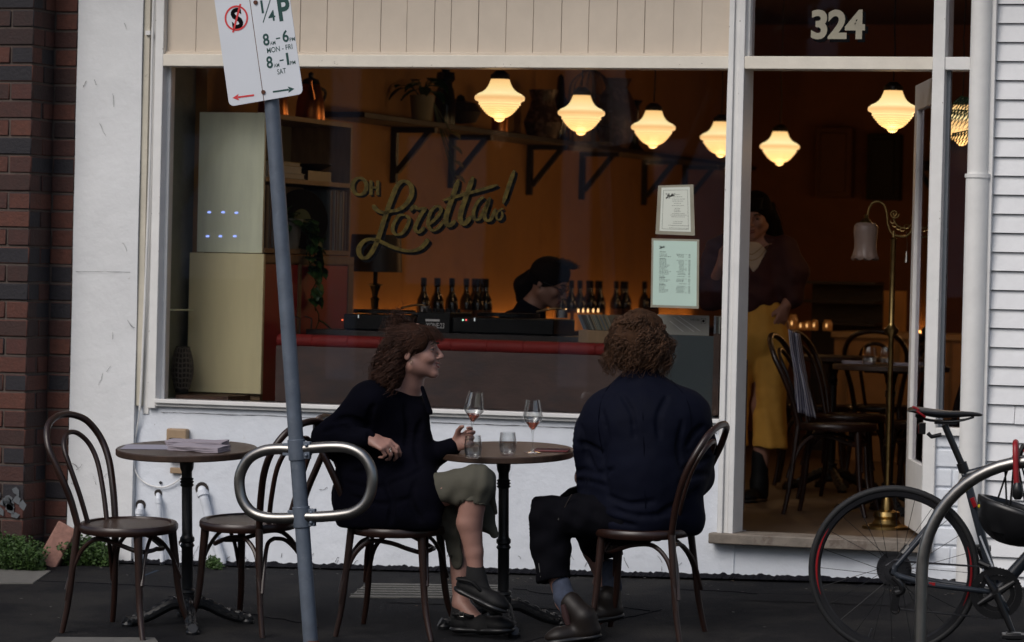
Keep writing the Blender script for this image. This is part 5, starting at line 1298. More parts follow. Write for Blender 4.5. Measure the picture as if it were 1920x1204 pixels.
# red lock strap over the hoop and helmet hanging below
Yh = Yk-.0
t = thing('strap_lock', 'red strap lock looped over the rack hoop beside the helmet', 'lock', at(1904, 835, Yk))
top_ = at(1905, 838, Yk-.0)
P = smoothpath([at(1907, 930, Yk-.045), at(1905, 880, Yk-.042), at(1904, 845, Yk-.035), at(1904, 831, Yk-.01), at(1905, 832, Yk+.03), at(1906, 860, Yk+.05), at(1908, 925, Yk+.05)], 5)
MB().tube(P, .0115, 12).build('strap', m_redb, t)
MB().tube([at(1908, 905, Yk-.045), at(1908, 912, Yk-.045), at(1908, 930, Yk-.045), at(1908, 937, Yk-.045)], [.012, .02, .021, .012], 14).build('lock_body', m_blkp, t)
hM = Matrix.Translation(at(1905, 985, Yk+.10)) @ Matrix.Rotation(math.radians(8), 4, 'Y')
t = thing('helmet', 'black cycling helmet hanging upside down by its straps from the rack hoop', 'helmet', hM)
mb = MB(); n, m_ = 36, 12; vs = []
for i in range(m_+1):
    ph = PI/2*i/m_
    for k in range(n):
        a = 2*PI*k/n; r = math.cos(ph)**.75 if i < m_ else .001
        vent = .93 if (i in (3, 4, 5, 7, 8) and (k % 6 in (0, 1))) else 1
        vs.append((.145*r*math.cos(a)*vent, .105*r*math.sin(a)*vent, .075-.135*math.sin(ph)*vent-(.02*math.cos(a) if i < 3 else 0)))
mb.add(vs, [(i*n+k, i*n+(k+1) % n, (i+1)*n+(k+1) % n, (i+1)*n+k) for i in range(m_) for k in range(n)])
o = mb.build('shell', m_blkp, t, local=True, smooth=25); s3 = o.modifiers.new('s', 'SOLIDIFY'); s3.thickness = .02
MB().ball((-.142, -.05, .052), .009, 8).build('yellow_badge', M('yellow_badge', (.6, .5, .02), .5), t, local=True)
mb = MB(); Hi = hM.inverted()
for (x, y), e in (((1888, 985), (1884, 868)), ((1893, 985), (1900, 880)), ((1925, 985), (1908, 868)), ((1940, 985), (1912, 860)), ((1871, 960), (1893, 870))):
    mb.tube([Hi @ at(x, y-25, Yk+.06), Hi @ at(e[0], e[1], Yk+.03)], .004, 5)
mb.build('straps', m_black, t, local=True)

# ================================================================ CHAIRS AND TABLE INSIDE
def floorpt(px, py, z=.206):
    lo, hi = 0, 12
    for _ in range(50):
        m = (lo+hi)/2
        if at(px, py, m).z > z: lo = m
        else: hi = m
    q = at(px, py, m); return V((q.x, q.y, z))
def inchair(px, Y, deg, label): p = at(px, 800, Y); return dup(C1, Matrix.Translation((p.x, Y, .206)) @ Matrix.Rotation(math.radians(deg), 4, 'Z'), label, 'bentwood chairs inside the cafe')
inchair(1568, 1.85, 0, 'nearest dark bentwood chair inside the doorway, draped with a striped towel')
inchair(1592, 3.1, -8, 'dark bentwood chair second in from the doorway, behind the draped one')
inchair(1650, 4.6, 95, 'dark bentwood chair with its round back to the door beyond the small table')
inchair(1530, 4.3, 10, 'dark bentwood chair deepest in, just right of the waiter')
inchair(1735, 2.5, 180, 'dark bentwood chair on the far side of the inside table by the open door')
p = at(1668, 800, 2.15); MTi = Matrix.Translation((p.x, 2.15, .206)); dup(T1, MTi, 'round dark cafe table with two stemless glasses inside the doorway', 'round tables inside the cafe')
for px, lb in ((1630, 'left stemless glass on the table inside the doorway'), (1662, 'right stemless glass on the table inside the doorway')):
    q = at(px, 697, 2.05); tumbler(V((q.x, 2.05, .206+.746)), lb, .2, R=.038, h=.09, group='stemless glasses on the inside table')
for px, Yq, lb in ((1610, 2.2, 'folded pale napkin at the left of the inside table'), (1700, 2.1, 'folded pale napkin at the right of the inside table, partly behind the lamp pole')):
    q = at(px, 690, Yq); napkin(Matrix.Translation((q.x, Yq, .206)), 0, 0, .1, .7465, .16, .08, lb, 2)['group'] = 'napkins on the inside table'
inn_t = dup(T1, Matrix.Translation((at(1560, 800, 3.9).x, 3.9, .206)), 'dark cafe table farther inside, behind the draped chair', 'round tables inside the cafe')
# striped tea towel over the back of the nearest inside chair
Yt = 1.72
def towel_mat():
    m = M('striped_linen', (.34, .34, .38), .85, var=.06, ns=8); n = m.node_tree; b = n.nodes['Principled BSDF']
    tc = n.nodes.new('ShaderNodeTexCoord'); w_ = n.nodes.new('ShaderNodeTexWave'); w_.inputs['Scale'].default_value = 26; w_.inputs['Distortion'].default_value = .3
    n.links.new(tc.outputs['UV'], w_.inputs[0]); r = n.nodes.new('ShaderNodeMapRange'); r.inputs[1].default_value = .55; r.inputs[2].default_value = .7
    n.links.new(w_.outputs[0], r.inputs[0]); mx = n.nodes.new('ShaderNodeMix'); mx.data_type = 'RGBA'; mx.inputs[6].default_value = (.36, .36, .41, 1); mx.inputs[7].default_value = (.03, .03, .10, 1)
    w_.inputs['Scale'].default_value = 4; n.links.new(r.outputs[0], mx.inputs[0]); n.links.new(mx.outputs[2], b.inputs['Base Color']); return m
mb = MB(); L_ = [(1478, 618), (1480, 650), (1487, 700), (1489, 770)]; R_2 = [(1498, 626), (1508, 690), (1520, 745), (1530, 785)]
LL = smoothpath([at(a, b, Yt) for a, b in L_], 5); RR = smoothpath([at(a, b, Yt+.05) for a, b in R_2], 5); n = 16; uvs = []
for i in range(len(LL)):
    for k in range(n+1):
        u = k/n; q = LL[i]*(1-u)+RR[i]*u; q = q+V((0, .02*math.sin(u*14+i*.1), 0)); mb.v.append(q); uvs.append((u*1.0, i/len(LL)))
for i in range(len(LL)-1):
    for k in range(n): a = i*(n+1)+k; mb.f.append((a, a+1, a+n+2, a+n+1))
o = mb.build('tea_towel', towel_mat(), smooth=80); tag(o, 'white linen towel with thin blue stripes hanging beside the waiter', 'towel')
uvl = o.data.uv_layers.new(name='uv')
for l in o.data.loops: uvl.data[l.index].uv = uvs[l.vertex_index]
s4 = o.modifiers.new('s', 'SOLIDIFY'); s4.thickness = .004

# specks of litter and grit on the footpath
mb = MB(); rl_ = random.Random(8)
for _ in range(420):
    x = rl_.uniform(-3.2, 3.2); y = rl_.choice((rl_.uniform(-2.8, -.05), rl_.uniform(-.35, -.08))); g_z = gz(x, y)+.003; s = rl_.uniform(.003, .009)
    a = rl_.uniform(0, 6.28); mb.add([(x+s*math.cos(a+k), y+s*math.sin(a+k), g_z+rl_.uniform(0, .002)) for k in (0, 1.4, 3.0, 4.5)], [(0, 1, 2, 3)])
tag(mb.build('litter_grit', M('pale_grit', (1, 1, 1), .8, island=[(.05, .05, .045), (.14, .13, .12), (.03, .03, .03), (.10, .06, .03)]), smooth=0), 'scattered pale grit and crumbs on the dark footpath', 'grit', kind='stuff')

# ================================================================ PEOPLE
class SDF:
    def __init__(s, lo, hi, h):
        s.h = h; s.lo = np.array(lo, float); n = np.ceil((np.array(hi)-s.lo)/h).astype(int)+1
        s.n = n; s.f = np.full(n, 1.0, np.float32)
        s.ax = [(s.lo[i]+h*np.arange(n[i])).astype(np.float32) for i in range(3)]
    def put(s, fn, lo, hi, k=.01, sub=False):
        e = k+3*s.h
        i0 = [max(0, int((lo[i]-e-s.lo[i])/s.h)) for i in range(3)]; i1 = [min(s.n[i], int((hi[i]+e-s.lo[i])/s.h)+2) for i in range(3)]
        if any(a >= b for a, b in zip(i0, i1)): return
        sl = tuple(slice(a, b) for a, b in zip(i0, i1))
        X = s.ax[0][sl[0]][:, None, None]; Y = s.ax[1][sl[1]][None, :, None]; Z = s.ax[2][sl[2]][None, None, :]
        d = fn(X, Y, Z); c = s.f[sl]
        if sub: d = -d; hh = np.maximum(k-np.abs(c-d), 0)/max(k, 1e-6); s.f[sl] = np.maximum(c, d)+hh*hh*k*.25
        else: hh = np.maximum(k-np.abs(c-d), 0)/max(k, 1e-6); s.f[sl] = np.minimum(c, d)-hh*hh*k*.25
    def cone(s, a, b, ra, rb, k=.01, sub=False, flat=None, ff=1.0):
        a = np.array(a, float); b = np.array(b, float); ab = b-a; L2 = max(float(ab@ab), 1e-9)
        if flat is not None: w = np.array(V(flat).normalized(), float); g = 1/ff-1
        def fn(X, Y, Z):
            px, py, pz = X-a[0], Y-a[1], Z-a[2]
            t = np.clip((px*ab[0]+py*ab[1]+pz*ab[2])/L2, 0, 1)
            dx, dy, dz = px-t*ab[0], py-t*ab[1], pz-t*ab[2]
            if flat is not None:
                q = (dx*w[0]+dy*w[1]+dz*w[2])*g; dx, dy, dz = dx+q*w[0], dy+q*w[1], dz+q*w[2]
                return (np.sqrt(dx*dx+dy*dy+dz*dz)-(ra+(rb-ra)*t))*(.5+.5*ff)
            return np.sqrt(dx*dx+dy*dy+dz*dz)-(ra+(rb-ra)*t)
        r = max(ra, rb); s.put(fn, np.minimum(a, b)-r, np.maximum(a, b)+r, k, sub)
    def ell(s, c, r, R=None, k=.01, sub=False):
        c = np.array(c, float); m = max(r); R = np.array(R if R is not None else Matrix.Identity(3), float)   # columns: local axes in world
        def fn(X, Y, Z):
            px, py, pz = X-c[0], Y-c[1], Z-c[2]
            q = [px*R[0][i]+py*R[1][i]+pz*R[2][i] for i in range(3)]
            k0 = np.sqrt(sum((q[i]/r[i])**2 for i in range(3))); k1 = np.sqrt(sum((q[i]/(r[i]*r[i]))**2 for i in range(3)))
            return k0*(k0-1)/np.maximum(k1, 1e-6)
        s.put(fn, c-m, c+m, k, sub)
    def chain(s, pts, rs, k=.01, flat=None, ff=1.0):
        for i in range(len(pts)-1): s.cone(pts[i], pts[i+1], rs[i], rs[i+1], k, False, flat, ff)
    def cut(s, p, n, k=.004):      # remove the side the normal n points to
        p = np.array(p, float); n = np.array(V(n).normalized(), float)
        s.put(lambda X, Y, Z: -((X-p[0])*n[0]+(Y-p[1])*n[1]+(Z-p[2])*n[2]), s.lo, s.lo+s.h*s.n, k, True)
    def surf(s, px, py, Y0):       # first point of the surface under a photo pixel
        for i in range(260):
            q = at(px, py, Y0+i*.004); g = [int(round((q[j]-s.lo[j])/s.h)) for j in range(3)]
            if all(0 <= g[j] < s.n[j] for j in range(3)) and s.f[g[0], g[1], g[2]] < .001: return q
        return None
    def crease(s, pts, Y0, r=.006, k=.014, n=5):
        P = [s.surf(p.x, p.y, Y0) for p in smoothpath([(a, b, 0) for a, b in pts], n)]; P = [p for p in P if p is not None]
        for i in range(len(P)-1):
            if (P[i+1]-P[i]).length < .08:
                e0, e1 = min(i, len(P)-1-i), min(i+1, len(P)-2-i); s.cone(P[i], P[i+1], r*min(1, .3+.3*e0), r*min(1, .3+.3*max(0, e1)), k, True)
    def seam(s, pts, Y0, name, m, par, r=.0016, n=6):
        P = [s.surf(p.x, p.y, Y0) for p in smoothpath([(a, b, 0) for a, b in pts], n)]; P = [p for p in P if p is not None]
        if len(P) > 2: MB().tube(P, r, 5).build(name, m, par)
    def mesh(s):
        f = s.f; ins = f < 0; nx, ny, nz = f.shape
        c = ins[:-1, :-1, :-1].astype(np.int8)
        for dx, dy, dz in ((1, 0, 0), (0, 1, 0), (0, 0, 1), (1, 1, 0), (1, 0, 1), (0, 1, 1), (1, 1, 1)):
            c = c+ins[dx:nx-1+dx, dy:ny-1+dy, dz:nz-1+dz]
        cells = np.argwhere((c > 0) & (c < 8)); idx = -np.ones(c.shape, np.int64); idx[tuple(cells.T)] = np.arange(len(cells))
        acc = np.zeros((len(cells), 3)); cnt = np.zeros(len(cells))
        cs = [(i, j, k) for i in (0, 1) for j in (0, 1) for k in (0, 1)]
        for a in cs:
            for ax in range(3):
                if a[ax] == 1: continue
                b = list(a); b[ax] = 1
                va = f[cells[:, 0]+a[0], cells[:, 1]+a[1], cells[:, 2]+a[2]]; vb = f[cells[:, 0]+b[0], cells[:, 1]+b[1], cells[:, 2]+b[2]]
                m = (va < 0) != (vb < 0); t = np.where(m, va/np.where(m, va-vb, 1), 0)
                p = np.array(a, float)[None]+np.zeros((len(cells), 3)); p[:, ax] += t; acc += p*m[:, None]; cnt += m
        vs = s.lo+s.h*(cells+acc/np.maximum(cnt, 1)[:, None]); Q = []
        for ax in range(3):
            o = [i for i in range(3) if i != ax]
            A = ins; sl0 = [slice(None)]*3; sl1 = [slice(None)]*3; sl0[ax] = slice(0, -1); sl1[ax] = slice(1, None)
            e0, e1 = A[tuple(sl0)], A[tuple(sl1)]
            E = np.argwhere(e0 != e1); E = E[(E[:, o[0]] > 0) & (E[:, o[1]] > 0)]
            E = E[(E[:, o[0]] < f.shape[o[0]]-1) & (E[:, o[1]] < f.shape[o[1]]-1)]
            if not len(E): continue
            def g(d0, d1): q = E.copy(); q[:, o[0]] -= d0; q[:, o[1]] -= d1; return idx[q[:, 0], q[:, 1], q[:, 2]]
            q = np.stack([g(1, 1), g(0, 1), g(0, 0), g(1, 0)], 1)
            fl = e0[tuple(E.T)] if True else 0
            if ax == 1: fl = ~fl
            q[~fl] = q[~fl][:, ::-1]; Q.append(q)
        return vs, np.concatenate(Q)
    def build(s, name, m, parent=None, top=None, disp=None, smooth=2):
        vs, q = s.mesh()
        me = bpy.data.meshes.new(name); M_ = WM[parent.name] if parent is not None else (top or Matrix())
        # a little laplacian smoothing
        for _ in range(smooth):
            acc = np.zeros_like(vs); cnt = np.zeros(len(vs))
            for a, b in ((0, 1), (1, 2), (2, 3), (3, 0)):
                np.add.at(acc, q[:, a], vs[q[:, b]]); np.add.at(acc, q[:, b], vs[q[:, a]]); np.add.at(cnt, q[:, a], 1); np.add.at(cnt, q[:, b], 1)
            vs = .5*vs+.5*acc/np.maximum(cnt, 1)[:, None]
        if disp is not None:
            e1 = vs[q[:, 2]]-vs[q[:, 0]]; e2 = vs[q[:, 3]]-vs[q[:, 1]]; fn_ = np.cross(e1, e2); N_ = np.zeros_like(vs)
            for a in range(4): np.add.at(N_, q[:, a], fn_)
            N_ /= np.maximum(np.linalg.norm(N_, axis=1), 1e-9)[:, None]
            vs = vs+N_*disp(vs)[:, None]
        Mi = np.array(M_.inverted()); vl = vs @ Mi[:3, :3].T + Mi[:3, 3]
        me.vertices.add(len(vl)); me.vertices.foreach_set('co', vl.astype(np.float32).ravel())
        me.loops.add(len(q)*4); me.loops.foreach_set('vertex_index', q.astype(np.int32).ravel())
        me.polygons.add(len(q)); me.polygons.foreach_set('loop_start', np.arange(0, len(q)*4, 4, dtype=np.int32)); me.polygons.foreach_set('loop_total', np.full(len(q), 4, np.int32))
        me.update(calc_edges=True); me.validate(); me.polygons.foreach_set('use_smooth', np.ones(len(me.polygons), bool)); me.materials.append(m)
        o = bpy.data.objects.new(name, me); COL.objects.link(o)
        if parent is not None: o.parent = parent
        else: o.matrix_world = M_
        WM[o.name] = M_; return o
def folds(dirs, amp=.003, nz=.003, ns=9):
    def f(vs):
        o = np.zeros(len(vs))
        for (dx, dy, dz), fr, a, ph in dirs:
            u = vs[:, 0]*dx+vs[:, 1]*dy+vs[:, 2]*dz
            o += a*np.sin(u*fr+ph+1.6*np.sin(vs[:, 2]*11+vs[:, 0]*9+ph))
        o += nz*np.array([noise.noise(V(v)*ns) for v in vs])+nz*.5*np.array([noise.noise(V(v)*ns*2.7) for v in vs])
        return o
    return f
m_skin = M('skin', (.31, .165, .13), .5, var=.08, ns=20, bump=.0004, bs=120)
m_skind = M('warm_skin', (.34, .17, .12), .55, var=.08)
m_lip = M('lips', (.20, .06, .052), .45, var=.05); m_white_eye = M('eye_white', (.15, .13, .12), .3, var=.02); m_iris = M('iris', (.03, .02, .015), .2)
m_brow = M('eyebrow_hair', (.03, .016, .01), .7)
m_teeth = M('teeth', (.45, .42, .38), .3, var=.02)
def frame3(fwd, up):
    f = V(fwd).normalized(); u = V(up); l = u.cross(f).normalized(); u = f.cross(l); return Matrix((f, l, u)).transposed()
def head(S, c, R, sc=1.0, neck=None, male=False, smile=0):
    W = lambda x, y, z: V(c)+R @ (V((x, y, z))*sc); q = sc
    S.ell(W(-.012, 0, .030), (.096*q, .074*q, .085*q), R, .01)
    S.ell(W(.030, 0, -.020), (.058*q, .058*q, .080*q), R, .02)
    S.cone(W(.0, .045, -.055), W(.070, .006, -.088), .024*q, .017*q, .022); S.cone(W(.0, -.045, -.055), W(.070, -.006, -.088), .024*q, .017*q, .022)
    S.ell(W(.078, 0, -.092), (.016*q, .018*q, .015*q), R, .014)
    S.cone(W(.080, -.026, .026), W(.080, .026, .026), .009*q, .009*q, .012)
    for s in (-1, 1):
        S.ell(W(.060, s*.036, -.024), (.022*q, .020*q, .020*q), R, .018)
        S.ell(W(.094, s*.031, .006), (.013*q, .015*q, .009*q), R, .008, True)
        S.ell(W(.097, s*.0095, -.030), (.009*q, .008*q, .007*q), R, .006)
        S.ell(W(-.016, s*.073, -.010), (.015*q, .007*q, .026*q), R, .006); S.ell(W(-.010, s*.082, -.008), (.008*q, .006*q, .015*q), R, .004, True)
    S.cone(W(.085, 0, .018), W(.110, 0, -.022), .0065*q, .0095*q, .010)
    S.ell(W(.107, 0, -.028), (.011*q, .010*q, .008*q), R, .005)
    S.ell(W(.080, 0, -.058), (.014*q, .026*q, .022*q), R, .012)
    S.ell(W(.093, 0, -.0515), (.0075*q, .021*q, .0055*q), R, .004); S.ell(W(.091, 0, -.0655), (.0075*q, .018*q, .006*q), R, .004)
    S.ell(W(.100, 0, -.0585), (.012*q, (.020+.004*smile)*q, (.0022+.0028*smile)*q), R, .002, True)
    if smile:
        for s in (-1, 1): S.ell(W(.084, s*.026, -.052), (.008*q, .004*q, .006*q), R, .004, True); S.ell(W(.072, s*.036, -.034), (.018*q, .014*q, .013*q), R, .010)
    if neck is not None: S.cone(W(-.018, 0, -.06), neck, .052*q, .056*q, .03)
def face_parts(par, c, R, sc=1.0, smile=0, closed=False):
    W = lambda x, y, z: V(c)+R @ (V((x, y, z))*sc)
    for s in (-1, 1):
        e = MB().ball(W(.0742, s*.031, .0045), .0098*sc, 8).build('eye', m_white_eye, par)
        MB().ball(W(.0808, s*.0315, .0042), .0048*sc, 6).build('iris', m_iris, e)
        MB().tube(smoothpath([W(.078, s*.048, .0095), W(.0865, s*.036, .0125), W(.088, s*.022, .009)], 4), .0030*sc, 6).tube(smoothpath([W(.078, s*.047, .001), W(.0845, s*.036, -.0025), W(.086, s*.022, .001)], 4), .0020*sc, 6).build('eyelid', m_skin, par)
        MB().tube(smoothpath([W(.078, s*.052, .024), W(.091, s*.036, .0325), W(.094, s*.016, .027)], 5), [.0015]+[.0034*sc]*9+[.0018], 6).build('eyebrow', m_brow, par)
    MB().tube(smoothpath([W(.088, -.021, -.0535+.004*smile), W(.0985, -.008, -.0515), W(.0995, 0, -.0525), W(.0985, .008, -.0515), W(.088, .021, -.0535+.004*smile)], 4), [.0012]+[.0034*sc]*15+[.0012], 6).build('upper_lip', m_lip, par)
    MB().tube(smoothpath([W(.087, -.019, -.0615+.006*smile), W(.0965, -.008, -.066), W(.0972, 0, -.0665), W(.0965, .008, -.066), W(.087, .019, -.0615+.006*smile)], 4), [.0012]+[.0038*sc]*15+[.0012], 6).build('lower_lip', m_lip, par)
    if smile: MB().tube(smoothpath([W(.084, -.019, -.056), W(.0925, -.009, -.0585), W(.0935, 0, -.059), W(.0925, .009, -.0585), W(.084, .019, -.056)], 4), .0036*sc, 6).build('teeth', m_teeth, par)
def hand(S, w, d, n, curl=(.5, .7, .4), side=1, sc=1.0, spread=.09, thumb=.6, curls=None):
    """w wrist, d towards the knuckles, n out of the palm; side=+1 puts the thumb on d x n"""
    w = V(w); d = V(d).normalized(); n = V(n); n = (n-d*n.dot(d)).normalized(); t = d.cross(n)*side; q = sc
    S.cone(w, w+d*.03*q, .024*q, .024*q, .012, flat=n, ff=.72)
    for i, o in enumerate((.028, .009, -.010, -.027)):
        kn = w+d*(.086-.006*abs(i-1))*q+t*o*q; S.cone(w+d*.018*q+t*o*.55*q, kn, .0125*q, .0105*q, .012, flat=n, ff=.85)
        L = ((.040, .025, .019), (.044, .028, .020), (.041, .026, .019), (.032, .020, .017))[i]; r = (.0092, .0095, .009, .008)[i]*q
        cu = curls[i] if curls else curl; a = 0; p = kn; base = (d+t*spread*(1.5-i)*.6).normalized()
        for j in range(3):
            a += cu[j]*(1+.08*i); dd = base*math.cos(a)+n*math.sin(a); e = p+dd*L[j]*q
            S.cone(p, e, r, r*.88, .0035); p = e; r *= .88
    b = w+d*.026*q+t*.024*q+n*.004*q; dd = (d*.75+t*.5+n*.45*thumb).normalized(); e = b+dd*.040*q; S.cone(b, e, .0135*q, .0108*q, .012)
    dd2 = (d*.9+t*.15+n*.65*thumb).normalized(); g = e+dd2*.030*q; S.cone(e, g, .0105*q, .0095*q, .004)
    dd3 = (d*.9-t*.15+n*.8*thumb).normalized(); S.cone(g, g+dd3*.024*q, .0095*q, .008*q, .003)
    return w+d*.105*q+n*.030*q
def strands(name, par, m, roots, r=.0016, seg=14, L=.2, curl=.012, turns=3, grav=.6, R0=None, rnd=None, mat_n=3, damp=None):
    vs = []; fs = []
    for (p, d, Lk, cu) in roots:
        p = V(p); d = V(d).normalized(); ph = rnd.uniform(0, 6.28); tn = turns*rnd.uniform(.7, 1.3); st = Lk/seg; base = []
        for i in range(seg+1):
            t = i/seg; base.append(p.copy()); d = (d+V((0, 0, -grav*st/.05*.35))+V((rnd.gauss(0, .05), rnd.gauss(0, .05), rnd.gauss(0, .03)))).normalized(); p = p+d*st
            if damp: p, d = damp(p, d)
        u = (base[-1]-base[0]).orthogonal().normalized(); T = (base[-1]-base[0]).normalized(); w = T.cross(u); P = []
        for i, b in enumerate(base):
            t = i/seg; a = ph+tn*2*PI*t; k = cu*min(1, t*3+.15); P.append(b+(u*math.cos(a)+w*math.sin(a))*k)
        n0 = len(vs)
        for i, c in enumerate(P):
            t = (P[min(seg, i+1)]-P[max(0, i-1)]).normalized(); a_ = t.orthogonal().normalized(); b_ = t.cross(a_); rr = r*(1-.55*i/seg)
            for k in range(3): an = 2.094*k; vs.append(c+(a_*math.cos(an)+b_*math.sin(an))*rr)
        for i in range(seg):
            for k in range(3): k2 = (k+1) % 3; fs.append((n0+i*3+k, n0+i*3+k2, n0+i*3+3+k2, n0+i*3+3+k))
    mb = MB(); mb.v = vs; mb.f = fs; return mb.build(name, m, par, smooth=180)
def haircap(name, c): return M(name, tuple(k*.6 for k in c), .8, var=.4, ns=60, spec=.08, bump=.002, bs=120)
def hairmat(name, c): return M(name, (1, 1, 1), .5, var=.25, ns=40, spec=.22, island=[tuple(x*k for x in c) for k in (1, .7, 1.35, .85, 1.15)])

# ---------------------------------------------------------------- the woman (side view, facing right)
rw_ = random.Random(9)
YW = WM['bentwood_chair.002'].translation.y
def W_(px, py, dy=0): return at(px, py, YW+dy)
hc = W_(777, 659, -.03)
hf = (W_(860, 661, -.02)-W_(783, 664, -.045)); Rh = frame3(hf+V((0, .0, 0)), V((-.10, .0, 1)))
wtag = dict(label='woman in black coat and olive skirt, hair half up, smiling over a wine glass', cat='person')
lo = W_(570, 1204, -.36); hi = W_(960, 595, .30)
S = SDF((lo.x-.02, YW-.40, lo.z-.06), (hi.x+.08, YW+.36, hi.z+.02), .0042)
nb = W_(762, 722, .0); head(S, hc, Rh, 1.03, nb, smile=1)
ch, wa, pe_ = W_(735, 790, .02), W_(722, 870, .02), W_(722, 935, .02)
S.chain([nb, ch, wa, pe_], [.06, .115, .105, .10], .05)
shN, shF = W_(690, 752, -.15), W_(765, 758, .16)
S.cone(nb, shN-V((0, 0, .012)), .040, .045, .02); S.cone(nb, shF-V((0, 0, .012)), .040, .045, .02); S.cone(shN, ch, .05, .1, .04)
elN, wrN = W_(612, 822, -.20), W_(690, 822, -.23)
S.chain([shN, elN, wrN], [.048, .04, .027], .02)
hand(S, wrN, W_(752, 845, -.24)-wrN, V((-.25, .6, -.75)), curls=[(.45, .7, .4), (.6, .85, .5), (.7, .9, .5), (.8, .95, .5)], side=1, sc=1.05, thumb=1.2, spread=.0)
elF, wrF = W_(797, 864, .08), W_(850, 837, -.02)
S.chain([shF, elF, wrF], [.048, .038, .025], .02)
gp = W_(899, 806, -.04)      # where the stem is held
PINCH = hand(S, wrF, W_(900, 812, -.035)-wrF, V((.35, -.8, .25)), curls=[(.55, .75, .4), (.6, .8, .4), (.65, .85, .5), (.6, .8, .5)], side=-1, sc=1.0, thumb=1.0, spread=.02)
hipN, hipF = W_(715, 948, -.09), W_(722, 945, .10)
knR, anR = W_(893, 905, -.12), W_(893, 1082, -.09)      # crossed leg, near
knL, anL = W_(868, 930, .07), W_(864, 1132, .02)
S.cone(hipN, knR, .082, .055, .03); S.cone(hipF, knL, .082, .055, .03)
cf = W_(880, 980, -.105); S.chain([knR, cf, W_(889, 1035, -.095), anR], [.056, .052, .037, .030], .012)
S.chain([knL, W_(862, 1010, .06), anL], [.05, .05, .031], .02)
S.cone(anR, W_(920, 1135, -.10), .034, .026, .02); S.cone(anL, W_(905, 1172, -.02), .034, .026, .02)
woman = S.build('person', m_skin); tag(woman, **wtag); face_parts(woman, hc, Rh, 1.03, smile=1)
# olive skirt
m_olive = M('olive_cotton', (.068, .064, .047), .85, var=.1, ns=7, bump=.0008, bs=160)
S = SDF((lo.x+.15, YW-.36, lo.z), (hi.x+.10, YW+.34, W_(800, 870).z+.05), .0055)
S.cone(W_(760, 930, -.10), knR, .074, .066, .05, flat=(0, 1, 0), ff=.9); S.cone(W_(770, 935, .06), knL+V((0, 0, .01)), .07, .062, .05)
S.cone(knR, W_(888, 930, -.12), .074, .070, .03, flat=(0, 1, 0), ff=.8)
S.chain([knL+V((.02, 0, 0)), W_(902, 955, .03), W_(927, 1000, .03)], [.062, .055, .018], .03, flat=(0, 1, 0), ff=.5); S.cone(W_(912, 900, -.08), W_(930, 962, -.02), .035, .008, .03, flat=(0, 1, 0), ff=.5); S.cone(W_(900, 985, .05), W_(933, 1006, .05), .02, .006, .02, flat=(0, 1, 0), ff=.5)
S.chain([W_(826, 930, -.03), W_(842, 985, -.02), W_(857, 1055, .0)], [.055, .042, .026], .03, flat=(0, 1, 0), ff=.5)
S.cut(W_(888, 948, -.12), W_(905, 1000)-W_(890, 900), .003) if False else None
# hem opening: hollow below the knee so the shin comes out of cloth
cH = W_(888, 1000, -.14); zH = W_(888, 956, -.14).z
S.put(lambda X, Y, Z: np.maximum(np.maximum(Z-zH-.18*(X-cH.x), np.sqrt((X-cH.x)**2+.3*(Y-cH.y)**2+(Z-cH.z)**2)-.135), Y-(YW-.035)), (cH.x-.14, cH.y-.2, cH.z-.14), (cH.x+.14, YW-.03, cH.z+.14), .003, True)
S.cone(W_(888, 960, -.11), W_(887, 932, -.11), .060, .060, .002, True); S.cut(W_(889, 950, -.12), V((.1, -1.5, -1)), .003) if False else None
sk = S.build('skirt', m_olive, woman, disp=folds([((.5, 0, 1), 70, .0022, 0), ((1, .6, -.3), 95, .0018, 1)], nz=.005))
MB().lathe([(.001, 0), (.006, 0), (.006, .003), (.001, .003)], (0, 0, 0), 10, Matrix.Translation(W_(844, 1042, -.02)) @ Matrix.Rotation(PI/2, 4, 'X')).build('button', m_dark, sk)
# black coat
m_coat = M('black_navy_wool', (.0022, .0022, .0052), .95, var=.25, ns=6, bump=.0006, bs=220, spec=.06)
S = SDF((lo.x-.04, YW-.40, W_(700, 1000).z-.03), (hi.x-.0, YW+.34, W_(760, 700).z+.04), .0055)
S.chain([W_(759, 718, .0), ch, wa, W_(715, 940, .02)], [.064, .135, .125, .150], .06)
S.cone(W_(748, 740, 0), shN+V((.01, 0, -.01)), .052, .060, .04); S.cone(W_(752, 742, 0), shF, .052, .058, .04); S.cone(shN, ch, .065, .11, .06); S.cone(shN, wa, .06, .1, .06)
S.cone(W_(680, 775, -.05), W_(640, 835, -.12), .09, .075, .06)
S.chain([shN, elN, wrN-(wrN-elN).normalized()*.006], [.066, .060, .043], .03)
S.chain([shF, elF, wrF-(wrF-elF).normalized()*.005], [.062, .056, .036], .03)
S.cone(W_(785, 775, -.02), W_(788, 850, -.02), .04, .055, .05)
S.chain([W_(700, 900, -.05), W_(698, 955, -.10), W_(768, 962, -.13)], [.14, .135, .11], .05); S.chain([W_(668, 905, -.10), W_(672, 960, -.13)], [.09, .085], .05)
S.chain([W_(765, 880, -.05), W_(788, 930, -.12), W_(803, 975, -.17)], [.11, .095, .055], .05)
S.cone(W_(680, 930, .08), W_(770, 950, .08), .13, .11, .05)
z_ = W_(730, 992, -.15); S.put(lambda X, Y, Z: Z-z_.z+.0*X, S.lo, S.lo+S.h*S.n, .012, True)
